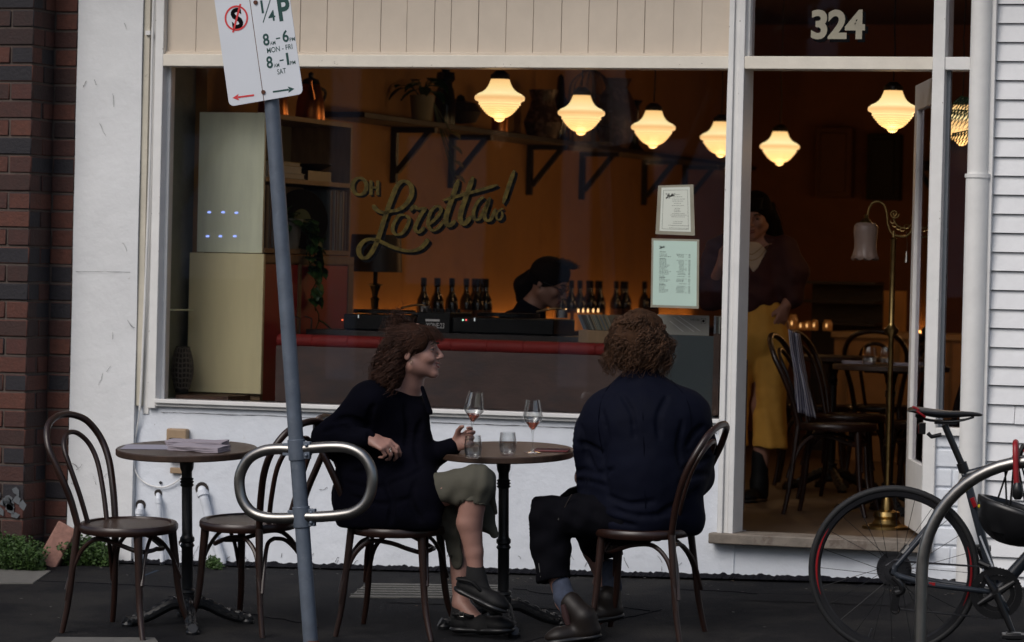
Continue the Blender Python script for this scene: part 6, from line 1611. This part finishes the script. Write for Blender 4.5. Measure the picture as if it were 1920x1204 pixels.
# collar
cn = W_(768, 720, -.005)
S.ell(cn+V((.016, 0, .062)), (.058, .060, .070), Rh, .008, True); S.cone(cn+V((.06, 0, .02)), cn+V((.085, 0, -.05)), .030, .008, .006, True)
for pts in ([(610, 810), (640, 800), (668, 812)], [(625, 790), (655, 785), (690, 800)], [(700, 760), (690, 800), (700, 840)], [(735, 860), (700, 880), (660, 885)], [(650, 905), (700, 915), (750, 900), (790, 880)], [(660, 930), (710, 945), (770, 935)], [(780, 900), (770, 940), (790, 975)], [(760, 760), (765, 810), (755, 860)], [(790, 790), (780, 830), (785, 870)], [(720, 900), (735, 940), (730, 980)]):
    S.crease(pts, YW-.45, .0055, .018)
CS_ = S
co = S.build('coat', m_coat, woman, disp=folds([((1, .3, .8), 45, .0016, 0)], nz=.004, ns=6))
S = SDF(np.array(cn)-.15, np.array(cn)+.15, .004)
S.cone(W_(792, 728, -.055), W_(806, 772, -.06), .012, .016, .01, flat=(1, -.4, .3), ff=.5)
S.build('collar', m_coat, woman)
# bracelet and ring, earring
a_ = wrF+(elF-wrF).normalized()*-.012; ax_ = (elF-wrF).normalized(); u_ = ax_.orthogonal().normalized(); v_ = ax_.cross(u_)
MB().tube([a_+(u_*math.cos(i*PI/8)+v_*math.sin(i*PI/8))*.027 for i in range(16)], .003, 6, closed=True).build('bracelet', m_dark, woman)
kR = wrN+(W_(752, 842, -.25)-wrN).normalized()*.105+V((.004, -.006, -.018))
MB().tube([kR+V((.004*math.sin(i*PI/6), .010*math.cos(i*PI/6), .010*math.sin(i*PI/6))) for i in range(12)], .0016, 6, closed=True).build('ring', m_chrome, woman)
er = hc+Rh @ V((.002, -.078, -.045)); MB().tube([er+Rh @ V((.006*math.cos(i*PI/6), 0, .008*math.sin(i*PI/6))) for i in range(12)], .0012, 5, closed=True).build('earring', m_brass, woman)
# socks and shoes
m_sock = M('black_sock', (.004, .004, .0045), .95, bump=.0006, bs=300); m_shoe = M('black_leather', (.0045, .0045, .005), .65, spec=.25, var=.2)
def shoe(par, an, heel, toe, up, name='shoe', m=m_shoe, msole=m_black, wd=.040, h=.05, strap=True):
    heel, toe, up = V(heel), V(toe), V(up).normalized(); d = (toe-heel).normalized(); L = (toe-heel).length; R_ = frame3(d, up); u = R_.col[2]
    lo_ = [min(heel[i], toe[i], an[i])-.12 for i in range(3)]; hi_ = [max(heel[i], toe[i], an[i])+.12 for i in range(3)]
    S = SDF(lo_, hi_, .0042)
    S.cone(heel+d*.045+u*.034, toe-d*.055+u*.030, .033, .036, .02); S.ell(toe-d*.050+u*.028, (.058, .046, .030), R_, .02); S.ell(heel+d*.045+u*.035, (.045, .034, .036), R_, .02)
    if name == 'boot': S.chain([heel+d*.055+u*.04, heel+d*.06+u*.09, V(an)], [.040, .044, .046], .03)
    S.put(lambda X, Y, Z: ((X-heel.x)*u.x+(Y-heel.y)*u.y+(Z-heel.z)*u.z)-.006, S.lo, S.lo+S.h*S.n, .002, True) if False else None
    sh_ = S.build(name, m, par)
    S = SDF(lo_, hi_, .0042); S.cone(heel+d*.042+u*.010, toe-d*.05+u*.008, .040, .047, .02, flat=u, ff=.32); S.ell(toe-d*.055+u*.010, (.062, .050, .014), R_, .015); S.ell(heel+d*.045+u*.011, (.048, .040, .017), R_, .01)
    S.build('sole', msole, sh_)
    return sh_, R_, d, u
sR, R_s, d_s, u_s = shoe(woman, anR, W_(852, 1106, -.10), W_(946, 1150, -.13), V((.38, -.0, 1)).normalized())
def sock(par, pts, rs, m=m_sock):
    a = np.min(np.array([tuple(p) for p in pts]), axis=0)-.07; b = np.max(np.array([tuple(p) for p in pts]), axis=0)+.07; S = SDF(a, b, .004); S.chain(pts, rs, .015); return S.build('sock', m, par)
sock(woman, [W_(891, 1066, -.09), anR, W_(905, 1118, -.10), W_(928, 1138, -.11)], [.036, .039, .040, .034])
sL, R2, d2, u2 = shoe(woman, anL, W_(846, 1184, .015), W_(960, 1186, -.03), V((0, .0, 1)))
sock(woman, [W_(863, 1122, .035), W_(865, 1158, .02), W_(905, 1172, -.015), W_(930, 1178, -.02)], [.037, .042, .038, .03])
# straps with buckle, velcro strap
for par_, (p0, p1, p2) in ((sR, (W_(858, 1086, -.15), W_(885, 1092, -.155), W_(905, 1112, -.135))), (sL, (W_(850, 1152, -.05), W_(868, 1152, -.055), W_(884, 1156, -.045)))):
    MB().tube(smoothpath([p0+V((0, .05, 0)), p0, p1, p2, p2+V((0, .06, .0))], 4), .007, 8, flat=(0, 0, 1)).build('strap', m_shoe, par_)
q0 = W_(865, 1152, -.072)
MB().tube([q0+V((a, 0, b)) for a, b in ((-.009, -.009), (.009, -.009), (.009, .009), (-.009, .009))], .002, 5, closed=True).build('buckle', m_chrome, sL)
# hair: half up with a small bun and curled ends at the shoulder
m_hw = hairmat('chestnut_hair', (.042, .018, .011))
HW = lambda x, y, z: hc+Rh @ (V((x, y, z))*1.05)
S = SDF(np.array(hc)-.2, np.array(hc)+.17, .004)
S.ell(HW(-.022, 0, .030), (.100, .083, .090), Rh, .01); S.cone(HW(-.05, 0, .0), HW(-.092, -.01, -.105), .075, .058, .03); S.cone(HW(-.05, -.05, 0), HW(-.065, -.05, -.08), .034, .03, .02); S.cone(HW(-.05, .05, 0), HW(-.065, .05, -.08), .034, .03, .02)
S.ell(HW(.050, 0, .066), (.050, .064, .036), Rh, .02); [S.ell(HW(.026, s_*.060, .040), (.046, .022, .045), Rh, .02) for s_ in (-1, 1)]; S.ell(HW(.112, 0, -.040), (.080, .10, .074), Rh, .006, True); S.ell(HW(.012, -.09, -.035), (.036, .035, .036), Rh, .006, True)
S.ell(HW(-.062, -.005, .116), (.032, .032, .028), Rh, .010)
hb_ = S.build('hair', haircap('chestnut_cap', (.042, .018, .011)), woman)
rts = []
for _ in range(900):      # over the skull, swept back
    a = rw_.uniform(-1.0, 1.0); b = rw_.uniform(-1.35, 1.35)
    n_ = V((math.cos(a)*.8*math.cos(b) - .35, math.sin(b), math.sin(a)*.6+.55)).normalized(); p = HW(-.02+.098*n_.x, .08*n_.y, .030+.083*n_.z)
    if (Rh.transposed() @ (p-hc)).x > .07: continue
    rts.append((p, Rh @ V((-1, rw_.gauss(0, .15), .1*n_.z)), rw_.uniform(.05, .10), .002))
strands('swept_strands', woman, m_hw, rts, r=.0011, seg=8, turns=1, grav=.25, rnd=rw_)
rts = []
for _ in range(1300):
    s = rw_.choice((-1, -1, 1)); x = rw_.uniform(-.115, -.028); 
    p = HW(x, s*rw_.uniform(.05, .082)*(1 if x > -.08 else .6), rw_.uniform(-.02, .06)); rts.append((p, Rh @ V((-.36, s*.20, -1)), rw_.uniform(.10, .19), .013))
for _ in range(450):
    p = HW(-.115+rw_.uniform(-.005, .02), rw_.uniform(-.05, .05), rw_.uniform(-.06, .04)); rts.append((p, Rh @ V((-.55, rw_.gauss(0, .2), -1)), rw_.uniform(.08, .16), .013))
for _ in range(260):
    s = rw_.choice((-1, -1, 1)); p = HW(rw_.uniform(-.01, .055), s*rw_.uniform(.066, .076), rw_.uniform(.03, .085)); rts.append((p, Rh @ V((-.9, s*.12, -.75)), rw_.uniform(.05, .085), .003))
strands('curled_lengths', woman, m_hw, rts, r=.0014, seg=16, turns=2.0, grav=.35, rnd=rw_)
rts = [(HW(.060+rw_.uniform(-.03, .02), rw_.uniform(-.066, .062), .098-rw_.random()*.012), Rh @ V((.75, rw_.gauss(0, .15), -.6)), rw_.uniform(.045, .075), .0015) for _ in range(420)]
strands('fringe', woman, m_hw, rts, r=.0012, seg=8, turns=.6, grav=1.5, rnd=rw_)
rts = [(HW(-.060, -.005, .112)+V((rw_.gauss(0, .016), rw_.gauss(0, .016), rw_.gauss(0, .014))), V((rw_.gauss(0, 1), rw_.gauss(0, 1), rw_.gauss(.3, 1))), rw_.uniform(.03, .06), .012) for _ in range(260)]
strands('bun', woman, m_hw, rts, r=.0012, seg=10, turns=1.3, grav=.2, rnd=rw_)
gd = (W_(905, 745, -.05)-W_(897, 815, -.04)).normalized()
wineglass(Matrix.Translation(PINCH-gd*.036) @ V((0, 0, 1)).rotation_difference(gd).to_matrix().to_4x4(), 'tilted wine glass with rosé held up in the woman\'s hand')

# ---------------------------------------------------------------- the curly haired person in navy, seen from behind
YM = WM['bentwood_chair.003'].translation.y
rm_ = random.Random(12)
def Q_(px, py, dy=0): return at(px, py, YM+dy)
lo = Q_(965, 1204, -.35); hi = Q_(1350, 560, .3)
hc2 = Q_(1198, 640, .02); Rm = frame3(V((-.55, .83, -.06)), (0, 0, 1))
S = SDF((lo.x-.02, YM-.42, lo.z-.10), (hi.x+.04, YM+.42, hi.z+.03), .0048)
nb2 = Q_(1203, 720, 0.02); head(S, hc2, Rm, 1.0, nb2)
c2_, w2_, p2_ = Q_(1208, 800, .0), Q_(1215, 890, -.02), Q_(1220, 945, -.02)
S.chain([nb2, c2_, w2_, p2_], [.065, .14, .14, .12], .05)
sL_, sR_ = Q_(1132, 778, -.02), Q_(1288, 778, .02)
S.cone(nb2, sL_, .05, .055, .03); S.cone(nb2, sR_, .05, .055, .03)
eL_, wL_ = Q_(1098, 895, .05), Q_(1120, 868, .26)
S.chain([sL_, eL_, wL_], [.052, .042, .028], .02); hand(S, wL_, V((-.25, .5, .1)), V((0, 0, -1)), side=-1)
eR_, wR_ = Q_(1300, 895, .14), Q_(1210, 880, .30)
S.chain([sR_, eR_, wR_], [.052, .042, .028], .02); hand(S, wR_, V((-.6, .4, .1)), V((0, 0, -1)), side=1)
hL_, hR_ = Q_(1180, 968, -.08), Q_(1215, 960, .10)
kL_, aL_ = Q_(1020, 968, -.10), Q_(1058, 1128, -.14)
kR_, aR_ = Q_(1085, 950, .20), Q_(1140, 1105, .20)
S.chain([hL_, kL_, Q_(1038, 1050, -.12), aL_], [.088, .058, .050, .033], .02); S.chain([hR_, kR_, Q_(1115, 1030, .22), aR_], [.088, .058, .05, .033], .02)
S.cone(aL_, Q_(1090, 1180, -.18), .036, .03, .02); S.cone(aR_, Q_(1120, 1160, .15), .036, .03, .02)
man = S.build('person', m_skin); tag(man, label='person with curly brown hair seen from behind, in a navy jacket and dark trousers', cat='person'); face_parts(man, hc2, Rm)
m_navy = M('navy_jacket', (.0024, .0033, .0100), .8, var=.15, ns=5, bump=.0008, bs=60, spec=.10)
S = SDF((lo.x+.14, YM-.36, Q_(1200, 1012).z-.05), (hi.x+.06, YM+.40, Q_(1200, 690).z+.03), .0058)
S.chain([Q_(1203, 722, .0), Q_(1205, 790, -.01), Q_(1212, 880, -.03), Q_(1212, 955, -.03)], [.07, .165, .175, .18], .08)
S.cone(Q_(1203, 722, .0), sL_, .06, .078, .06); S.cone(Q_(1203, 722, .0), sR_, .06, .078, .06)
S.chain([sL_, Q_(1098, 830, .0), eL_, Q_(1118, 872, .22)], [.080, .078, .074, .050], .04)
S.chain([sR_, Q_(1302, 840, .04), eR_, Q_(1225, 878, .27)], [.082, .082, .078, .050], .04)
S.cone(Q_(1180, 800, -.02), Q_(1250, 800, 0), .15, .15, .08); S.cone(Q_(1150, 900, -.02), Q_(1270, 900, 0), .11, .115, .08)
S.chain([Q_(1130, 960, -.02), Q_(1200, 965, -.05), Q_(1275, 970, .0)], [.085, .14, .105], .06); S.cone(Q_(1100, 955, -.04), Q_(1160, 965, -.08), .055, .10, .05)
z2_ = Q_(1210, 1003, -.1); S.put(lambda X, Y, Z: Z-z2_.z-(X-z2_.x)*.0, S.lo, S.lo+S.h*S.n, .02, True)
for pts in ([(1090, 800), (1100, 850), (1118, 885)], [(1070, 890), (1095, 882), (1125, 888), (1150, 880)], [(1072, 905), (1100, 903), (1135, 912)], [(1130, 770), (1138, 820), (1132, 870), (1140, 920)], [(1140, 930), (1180, 945), (1225, 940)], [(1150, 955), (1200, 968), (1260, 962)], [(1280, 790), (1272, 840), (1282, 890)], [(1330, 860), (1305, 868), (1285, 880)], [(1328, 890), (1300, 892), (1275, 905)], [(1240, 960), (1280, 940), (1310, 915)], [(1165, 740), (1185, 775), (1190, 820)], [(1250, 745), (1235, 780), (1236, 820)], [(1110, 960), (1145, 975), (1190, 985)], [(1085, 830), (1110, 838), (1128, 850)], [(1318, 800), (1300, 815), (1290, 835)]):
    S.crease(pts, YM-.45, .0032, .020)
JS = S
jk = S.build('jacket', m_navy, man, disp=folds([((1, .2, .55), 38, .0012, 0)], nz=.0042, ns=8))
m_seam = M('dark_seam', (.0016, .0020, .006), .9, spec=.05)
for pts in ([(1204, 715), (1206, 800), (1209, 900), (1211, 990)], [(1150, 712), (1128, 750), (1122, 800), (1130, 850)], [(1258, 712), (1288, 750), (1296, 800), (1288, 850)], [(1095, 985), (1150, 992), (1210, 995), (1290, 985)]): JS.seam(pts, YM-.45, 'seam', m_seam, jk)
MB().tube(smoothpath([Q_(1072, 927, -.17), Q_(1062, 945, -.17), Q_(1055, 962, -.165), Q_(1049, 972, -.16)], 4), .0022, 6).build('zip', m_dark, jk)
MB().tube([Q_(1051, 966, -.175), Q_(1047, 975, -.175)], .004, 6).build('zip_pull', m_chrome, jk)
S = SDF(np.array(nb2)-.14, np.array(nb2)+.14, .005); cR = frame3((0, 1, 0), (0, 0, 1))
S.ell(nb2+V((0, .0, .0)), (.085, .09, .045), cR, .005); S.ell(nb2+V((0, .0, .035)), (.070, .075, .08), cR, .004, True); S.build('collar', m_navy, man)
m_trs = M('black_trousers', (.0028, .0028, .0046), .9, var=.2, ns=6, bump=.0006, bs=200, spec=.08)
S = SDF((lo.x-.01, YM-.36, Q_(1030, 1100).z-.03), (hi.x-.05, YM+.42, Q_(1100, 900).z+.04), .0055)
S.chain([hL_, kL_, Q_(1032, 1030, -.11), Q_(1038, 1090, -.13)], [.105, .078, .072, .070], .04); S.chain([hR_, kR_, Q_(1122, 1010, .21), Q_(1140, 1052, .21)], [.10, .08, .074, .068], .04); S.cone(hL_, hR_, .12, .12, .05)
S.cut(Q_(1040, 1084, -.13), V((.16, 0, -1)), .003) if False else None
def cutcap(S, c, r, d):       # open a trouser end square and hollow
    S.cone(c, c+V(d)*.2, r, r, .003, True)
dd_ = (Q_(1046, 1110, -.13)-Q_(1034, 1040, -.11)).normalized(); cC = Q_(1041, 1088, -.13)
S.put(lambda X, Y, Z: np.maximum(-((X-cC.x)*dd_.x+(Y-cC.y)*dd_.y+(Z-cC.z)*dd_.z), np.sqrt((X-cC.x)**2+(Y-cC.y)**2+(Z-cC.z)**2)-.14), np.array(cC)-.15, np.array(cC)+.15, .003, True)
cutcap(S, cC-dd_*.01, .056, dd_)
dR_ = (Q_(1146, 1072, .21)-Q_(1128, 1010, .21)).normalized(); cD = Q_(1141, 1048, .21)
S.put(lambda X, Y, Z: np.maximum(-((X-cD.x)*dR_.x+(Y-cD.y)*dR_.y+(Z-cD.z)*dR_.z), np.sqrt((X-cD.x)**2+(Y-cD.y)**2+(Z-cD.z)**2)-.14), np.array(cD)-.15, np.array(cD)+.15, .003, True)
cutcap(S, cD-dR_*.01, .054, dR_)
S.build('trousers', m_trs, man, disp=folds([((1, 0, -.6), 60, .003, 0), ((.5, .5, 1), 75, .002, 1)], nz=.006))
MB().tube([Q_(1010, 1056, -.185), Q_(1014, 1082, -.195)], .0022, 5).build('ankle_zip', m_chrome, man)
m_bsock = M('grey_blue_sock', (.04, .05, .08), .95, var=.2, ns=50, bump=.001, bs=300)
sock(man, [Q_(1052, 1096, -.14), Q_(1058, 1120, -.15), Q_(1068, 1145, -.16)], [.040, .041, .036], m_bsock)
sock(man, [Q_(1143, 1066, .20), Q_(1146, 1100, .20), Q_(1142, 1130, .20)], [.041, .042, .04], m_bsock)
m_boot = M('dark_brown_leather', (.011, .008, .0068), .5, spec=.3, var=.3, ns=14)
shoe(man, Q_(1070, 1130, -.16), Q_(1128, 1196, -.16), Q_(1026, 1208, -.24), V((.0, 0, 1)), 'boot', m_boot)
b1 = [o for o in man.children if o.name.startswith('boot')][-1]
MB().tube([Q_(1056, 1134, -.200), Q_(1061, 1155, -.205), Q_(1066, 1172, -.205)], [.012, .016, .012], 10, flat=(0, 1, 0)).build('elastic_gusset', M('maroon_elastic', (.022, .004, .004), .8), b1)
shoe(man, Q_(1145, 1112, .20), Q_(1170, 1158, .20), Q_(1098, 1168, .12), V((0, 0, 1)), 'boot', m_boot)
# curly bob
m_hm = hairmat('curly_brown_hair', (.070, .034, .018))
S = SDF(np.array(hc2)-.22, np.array(hc2)+.2, .005)
S.ell(hc2+V((0, 0, .015)), (.114, .114, .114), None, .02); S.ell(hc2+V((0, -.01, -.045)), (.122, .112, .080), None, .05)
S.ell(hc2+Rm @ V((.12, 0, -.03)), (.085, .075, .10), Rm, .01, True)
S.build('hair', haircap('brown_cap', (.070, .034, .018)), man, disp=lambda vs: .012*np.array([noise.noise(V(v)*28) for v in vs]))
rts = []
while len(rts) < 3000:
    n_ = V((rm_.gauss(0, 1), rm_.gauss(0, 1), rm_.gauss(.25, 1))).normalized()
    if (n_.dot(Rm.col[0]) > .62 and n_.z < .45) or n_.z < -.55: continue
    p = hc2+V((.104*n_.x, .104*n_.y, .022+.104*n_.z)); d = V((n_.x*1.1, n_.y*1.1, n_.z*.5-.35)); rts.append((p, d, rm_.uniform(.06, .17), rm_.uniform(.007, .015)))
def keep(p, d):
    v = p-(hc2+V((0, 0, -.005))); top = v.z > -.05
    r = math.sqrt(v.x*v.x+v.y*v.y+(v.z*v.z if top else .0025)); lim = .122+.030*max(0, min(1, (.05-v.z)/.12))+.034*noise.noise(p*19)
    if r > lim:
        k = lim/r; p = hc2+V((0, 0, -.005))+V((v.x*k, v.y*k, v.z*k if top else v.z)); nn_ = v/r; d = (d-nn_*max(0, d.dot(nn_))+V((rm_.gauss(0, .3), rm_.gauss(0, .3), -.35))).normalized()
    if p.z < hc2.z-.130: p = V((p.x, p.y, hc2.z-.136+rm_.uniform(-.014, .012)))
    return p, d
strands('curls', man, m_hm, rts, r=.0016, seg=16, turns=1.8, grav=.85, rnd=rm_, damp=keep)

# ---------------------------------------------------------------- the waiter standing inside
YB = 2.6; fl = .206
def B_(px, py, dy=0): return at(px, py, YB+dy)
hc3 = B_(1416, 404, -.02); Rb = frame3(V((.0, -1, -.30)), V((0, -.2, 1)))
S = SDF((B_(1300, 900).x-.02, YB-.3, .18), (B_(1520, 900).x+.06, YB+.28, B_(1410, 330).z+.02), .0055)
nb3 = B_(1412, 452, .03); head(S, hc3, Rb, 1.0, nb3)
S.chain([nb3, B_(1408, 500, .03), B_(1415, 560, .03), B_(1425, 610, .03)], [.052, .105, .105, .14], .05)
sA, sB = B_(1352, 470, .02), B_(1470, 470, .02)
S.cone(nb3, sA, .045, .05, .03); S.cone(nb3, sB, .045, .05, .03)
S.chain([sA, B_(1333, 550, .02), B_(1352, 497, -.12)], [.048, .04, .027], .02); hand(S, B_(1352, 497, -.12), V((.3, -.1, 1)), V((.6, -.6, 0)), side=1)
S.chain([sB, B_(1490, 545, .02), B_(1474, 572, -.04)], [.048, .04, .028], .02); hand(S, B_(1474, 572, -.04), V((-.28, -.1, -1)), V((-.6, .5, 0)), curl=(.3, .4, .2), side=-1, spread=.02)
for px0, px1, px2, dy in ((1396, 1374, 1374, .0), (1450, 1432, 1426, .04)):
    S.chain([B_(px0, 620, dy), B_(px1, 760, dy), B_(px2, 900, dy)], [.085, .06, .035], .03)
wt = S.build('person', m_skind); tag(wt, label='person standing in the doorway in a maroon shirt and mustard trousers, looking down', cat='person'); face_parts(wt, hc3, Rb)
m_maroon = M('maroon_shirt', (.050, .016, .016), .75, var=.2, ns=6, spec=.3)
S = SDF((B_(1300, 900).x-.02, YB-.26, B_(1400, 600).z-.05), (B_(1520, 900).x+.06, YB+.28, B_(1410, 430).z), .0065)
S.chain([B_(1412, 458, .03), B_(1408, 500, .03), B_(1415, 550, .03)], [.062, .150, .158], .06)
S.cone(nb3, sA, .05, .07, .05); S.cone(nb3, sB, .05, .07, .05); S.chain([sA, B_(1334, 515, .02), B_(1336, 555, .0), B_(1345, 540, -.05)], [.075, .08, .072, .055], .05); S.chain([sB, B_(1484, 515, .02), B_(1486, 558, .0)], [.075, .08, .06], .05)
q = B_(1412, 470, -.13); S.put(lambda X, Y, Z: np.maximum(np.maximum(np.abs(X-q.x)-.085*np.clip((Z-q.z+.115)/.16, -1, 1.2), -(Z-q.z+.115)), Y-(YB-.02)), (q.x-.12, YB-.3, q.z-.13), (q.x+.12, YB, q.z+.12), .004, True)
S.build('shirt', m_maroon, wt, disp=folds([((.5, 0, 1), 50, .004, 0), ((1, 0, .2), 60, .003, 2)], nz=.008))
S = SDF((q.x-.13, YB-.2, q.z-.2), (q.x+.13, YB+.2, q.z+.09), .005); S.chain([B_(1412, 462, .02), B_(1410, 500, .02), B_(1412, 540, .02)], [.056, .128, .128], .05); S.put(lambda X, Y, Z: -(Z-(q.z+.045)), S.lo, S.lo+S.h*S.n, .01, True) if False else None
S.build('tee_shirt', M('off_white_tee', (.50, .42, .34), .85, var=.05), wt)
mb = MB()
for k_, dz in ((.06, -.0), (.085, -.03)): mb.tube(smoothpath([q+V((-k_*.9, .05, .04)), q+V((-k_*.5, -.02, .0+dz)), q+V((0, -.035, -.02+dz)), q+V((k_*.5, -.02, .0+dz)), q+V((k_*.9, .05, .04))], 5), .0018, 5)
mb.build('necklace', m_brass, wt)
m_must = M('mustard_trousers', (.60, .32, .055), .8, var=.1, ns=7, bump=.0008, bs=120)
S = SDF((B_(1370, 900).x-.08, YB-.3, B_(1400, 850).z-.02), (B_(1500, 900).x+.04, YB+.3, B_(1410, 560).z+.02), .006)
S.chain([B_(1428, 570, .03), B_(1428, 625, .03)], [.125, .15], .05)
S.chain([B_(1398, 640, .0), B_(1376, 740, -.01), B_(1372, 860, -.02)], [.10, .078, .085], .012); S.chain([B_(1448, 640, .03), B_(1445, 740, .03), B_(1443, 870, .03)], [.10, .083, .092], .012)
zb_ = B_(1430, 838, 0).z; S.put(lambda X, Y, Z: Z-zb_+.05*(X-q.x), S.lo, S.lo+S.h*S.n, .004, True)
zt_ = B_(1430, 566, 0).z; S.put(lambda X, Y, Z: zt_-Z, S.lo, S.lo+S.h*S.n, .01, True)
S.cone(B_(1411, 690, -.12), B_(1409, 870, -.12), .010, .020, .02, True); S.cone(B_(1411, 690, -.06), B_(1409, 870, -.06), .008, .016, .02, True); S.build('trousers', m_must, wt, disp=folds([((1, .2, .05), 70, .004, 0)], nz=.006))
for px, dy in ((1374, 0), (1426, .04)):
    an_ = B_(px, 852, dy); hl = V((B_(px, 900, dy).x+.0, YB+dy+.06, fl)); to = hl+V((-.03, -.26, 0)); shoe(wt, an_, hl, to, V((0, 0, 1)), 'boot', m_shoe)
m_hd = hairmat('dark_hair', (.010, .006, .005)); rb_ = random.Random(4)
S = SDF(np.array(hc3)-.24, np.array(hc3)+.16, .005)
S.ell(hc3+Rb @ V((-.018, 0, .034)), (.104, .086, .094), Rb, .01); S.cone(hc3+Rb @ V((-.05, .05, -.02)), hc3+V((.07, .08, -.17)), .05, .035, .03); S.cone(hc3+Rb @ V((-.05, -.05, -.02)), hc3+V((-.06, .08, -.15)), .045, .03, .03)
S.ell(hc3+Rb @ V((.088, 0, -.045)), (.085, .095, .082), Rb, .006, True); m_hcd = haircap('dark_cap', (.010, .006, .005)); S.build('hair', m_hcd, wt)
rts = [(hc3+Rb @ V((.045+rb_.uniform(-.01, .02), rb_.uniform(-.062, .062), .105)), Rb @ V((.8, 0, -.5)), rb_.uniform(.06, .075), .001) for _ in range(160)]
for _ in range(260): s = rb_.choice((-1, 1)); rts.append((hc3+Rb @ V((rb_.uniform(-.09, -.03), s*.08, rb_.uniform(-.03, .06))), Rb @ V((-.35, s*.25, -1)), rb_.uniform(.15, .24), .004))
strands('strands', wt, m_hd, rts, r=.0018, seg=10, turns=1, grav=.6, rnd=rb_)

# ---------------------------------------------------------------- the person at the turntables
YD = 1.75
def D_(px, py, dy=0): return at(px, py, YD+dy)
hc4 = D_(1030, 532, 0); Rd = frame3(V((.93, -.12, -.42)), V((.42, 0, .9)))
S = SDF((D_(900, 600).x, YD-.42, .62), (D_(1110, 600).x+.06, YD+.34, D_(1000, 470).z+.02), .0055)
nb4 = D_(998, 575, .02); head(S, hc4, Rd, 1.0, nb4)
S.chain([nb4, D_(985, 640, .02), D_(970, 740, .02)], [.055, .12, .14], .05); t1, t2 = D_(960, 612, -.15), D_(975, 612, .17)
S.cone(nb4, t1, .045, .05, .03); S.cone(nb4, t2, .045, .05, .03)
S.chain([t1, D_(975, 690, -.28), D_(1040, 640, -.36)], [.05, .042, .03], .02); S.chain([t2, D_(1000, 690, .12), D_(1060, 650, -.25)], [.05, .042, .03], .02)
hand(S, D_(1040, 640, -.36), V((1, -.2, -.15)), V((0, 0, -1)), side=-1); hand(S, D_(1060, 650, -.25), V((1, -.2, -.15)), V((0, 0, -1)), side=1)
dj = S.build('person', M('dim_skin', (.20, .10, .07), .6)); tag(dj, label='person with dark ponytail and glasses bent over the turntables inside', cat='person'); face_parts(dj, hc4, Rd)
S = SDF((D_(890, 600).x, YD-.42, .62), (D_(1110, 600).x+.02, YD+.34, D_(1000, 540).z+.02), .0065)
S.chain([D_(995, 582, .02), D_(980, 640, .02), D_(965, 740, .02)], [.065, .14, .16], .06); S.cone(D_(995, 582, .02), t1, .055, .07, .05); S.cone(D_(995, 582, .02), t2, .055, .07, .05)
S.chain([t1, D_(975, 690, -.28), D_(1032, 645, -.35)], [.07, .06, .045], .04); S.chain([t2, D_(1000, 690, .12), D_(1050, 655, -.22)], [.07, .06, .045], .04)
S.build('black_top', m_coat, dj)
S = SDF(np.array(nb4)-.13, np.array(nb4)+.13, .005); cR2 = frame3((1, 0, -.6), (.6, 0, 1))
S.ell(nb4+V((.0, 0, -.005)), (.075, .078, .038), cR2, .005); S.ell(nb4+V((.012, 0, .02)), (.062, .065, .07), cR2, .003, True); S.build('collar', M('pale_collar', (.42, .33, .24), .8), dj)
S = SDF(np.array(hc4)-.22, np.array(hc4)+.19, .005); DW = lambda x, y, z: hc4+Rd @ V((x, y, z))
S.ell(DW(-.02, 0, .04), (.106, .088, .092), Rd, .01); S.ell(DW(.0, 0, .085), (.072, .07, .042), Rd, .03); S.ell(DW(.105, 0, -.045), (.080, .09, .095), Rd, .006, True); S.ell(DW(.02, 0, -.10), (.08, .1, .07), Rd, .006, True); S.build('hair', m_hcd, dj)
S = SDF(np.array(hc4)-.3, np.array(hc4)+.12, .006); S.chain([D_(998, 520, 0), D_(982, 535, 0), D_(978, 560, 0)], [.045, .05, .03], .02); S.build('ponytail', m_hcd, dj)
rts = [(DW(.05+rb_.uniform(-.06, .03), rb_.uniform(-.06, .06), .118), Rd @ V((rb_.uniform(.1, .9), rb_.gauss(0, .5), .9)), rb_.uniform(.02, .045), .004) for _ in range(420)]
strands('quiff', dj, m_hd, rts, r=.0015, seg=8, turns=.7, grav=.8, rnd=rb_)
mb = MB()
for s in (-1, 1): mb.tube([DW(.098, s*.033+.019*math.cos(i*PI/8), .004+.016*math.sin(i*PI/8)) for i in range(16)], .0022, 6, closed=True).tube([DW(.096, s*.052, .006), DW(.05, s*.076, .008), DW(.0, s*.082, .004)], .002, 5)
mb.tube([DW(.099, -.014, .006), DW(.102, 0, .008), DW(.099, .014, .006)], .002, 5); mb.build('glasses', m_black, dj)
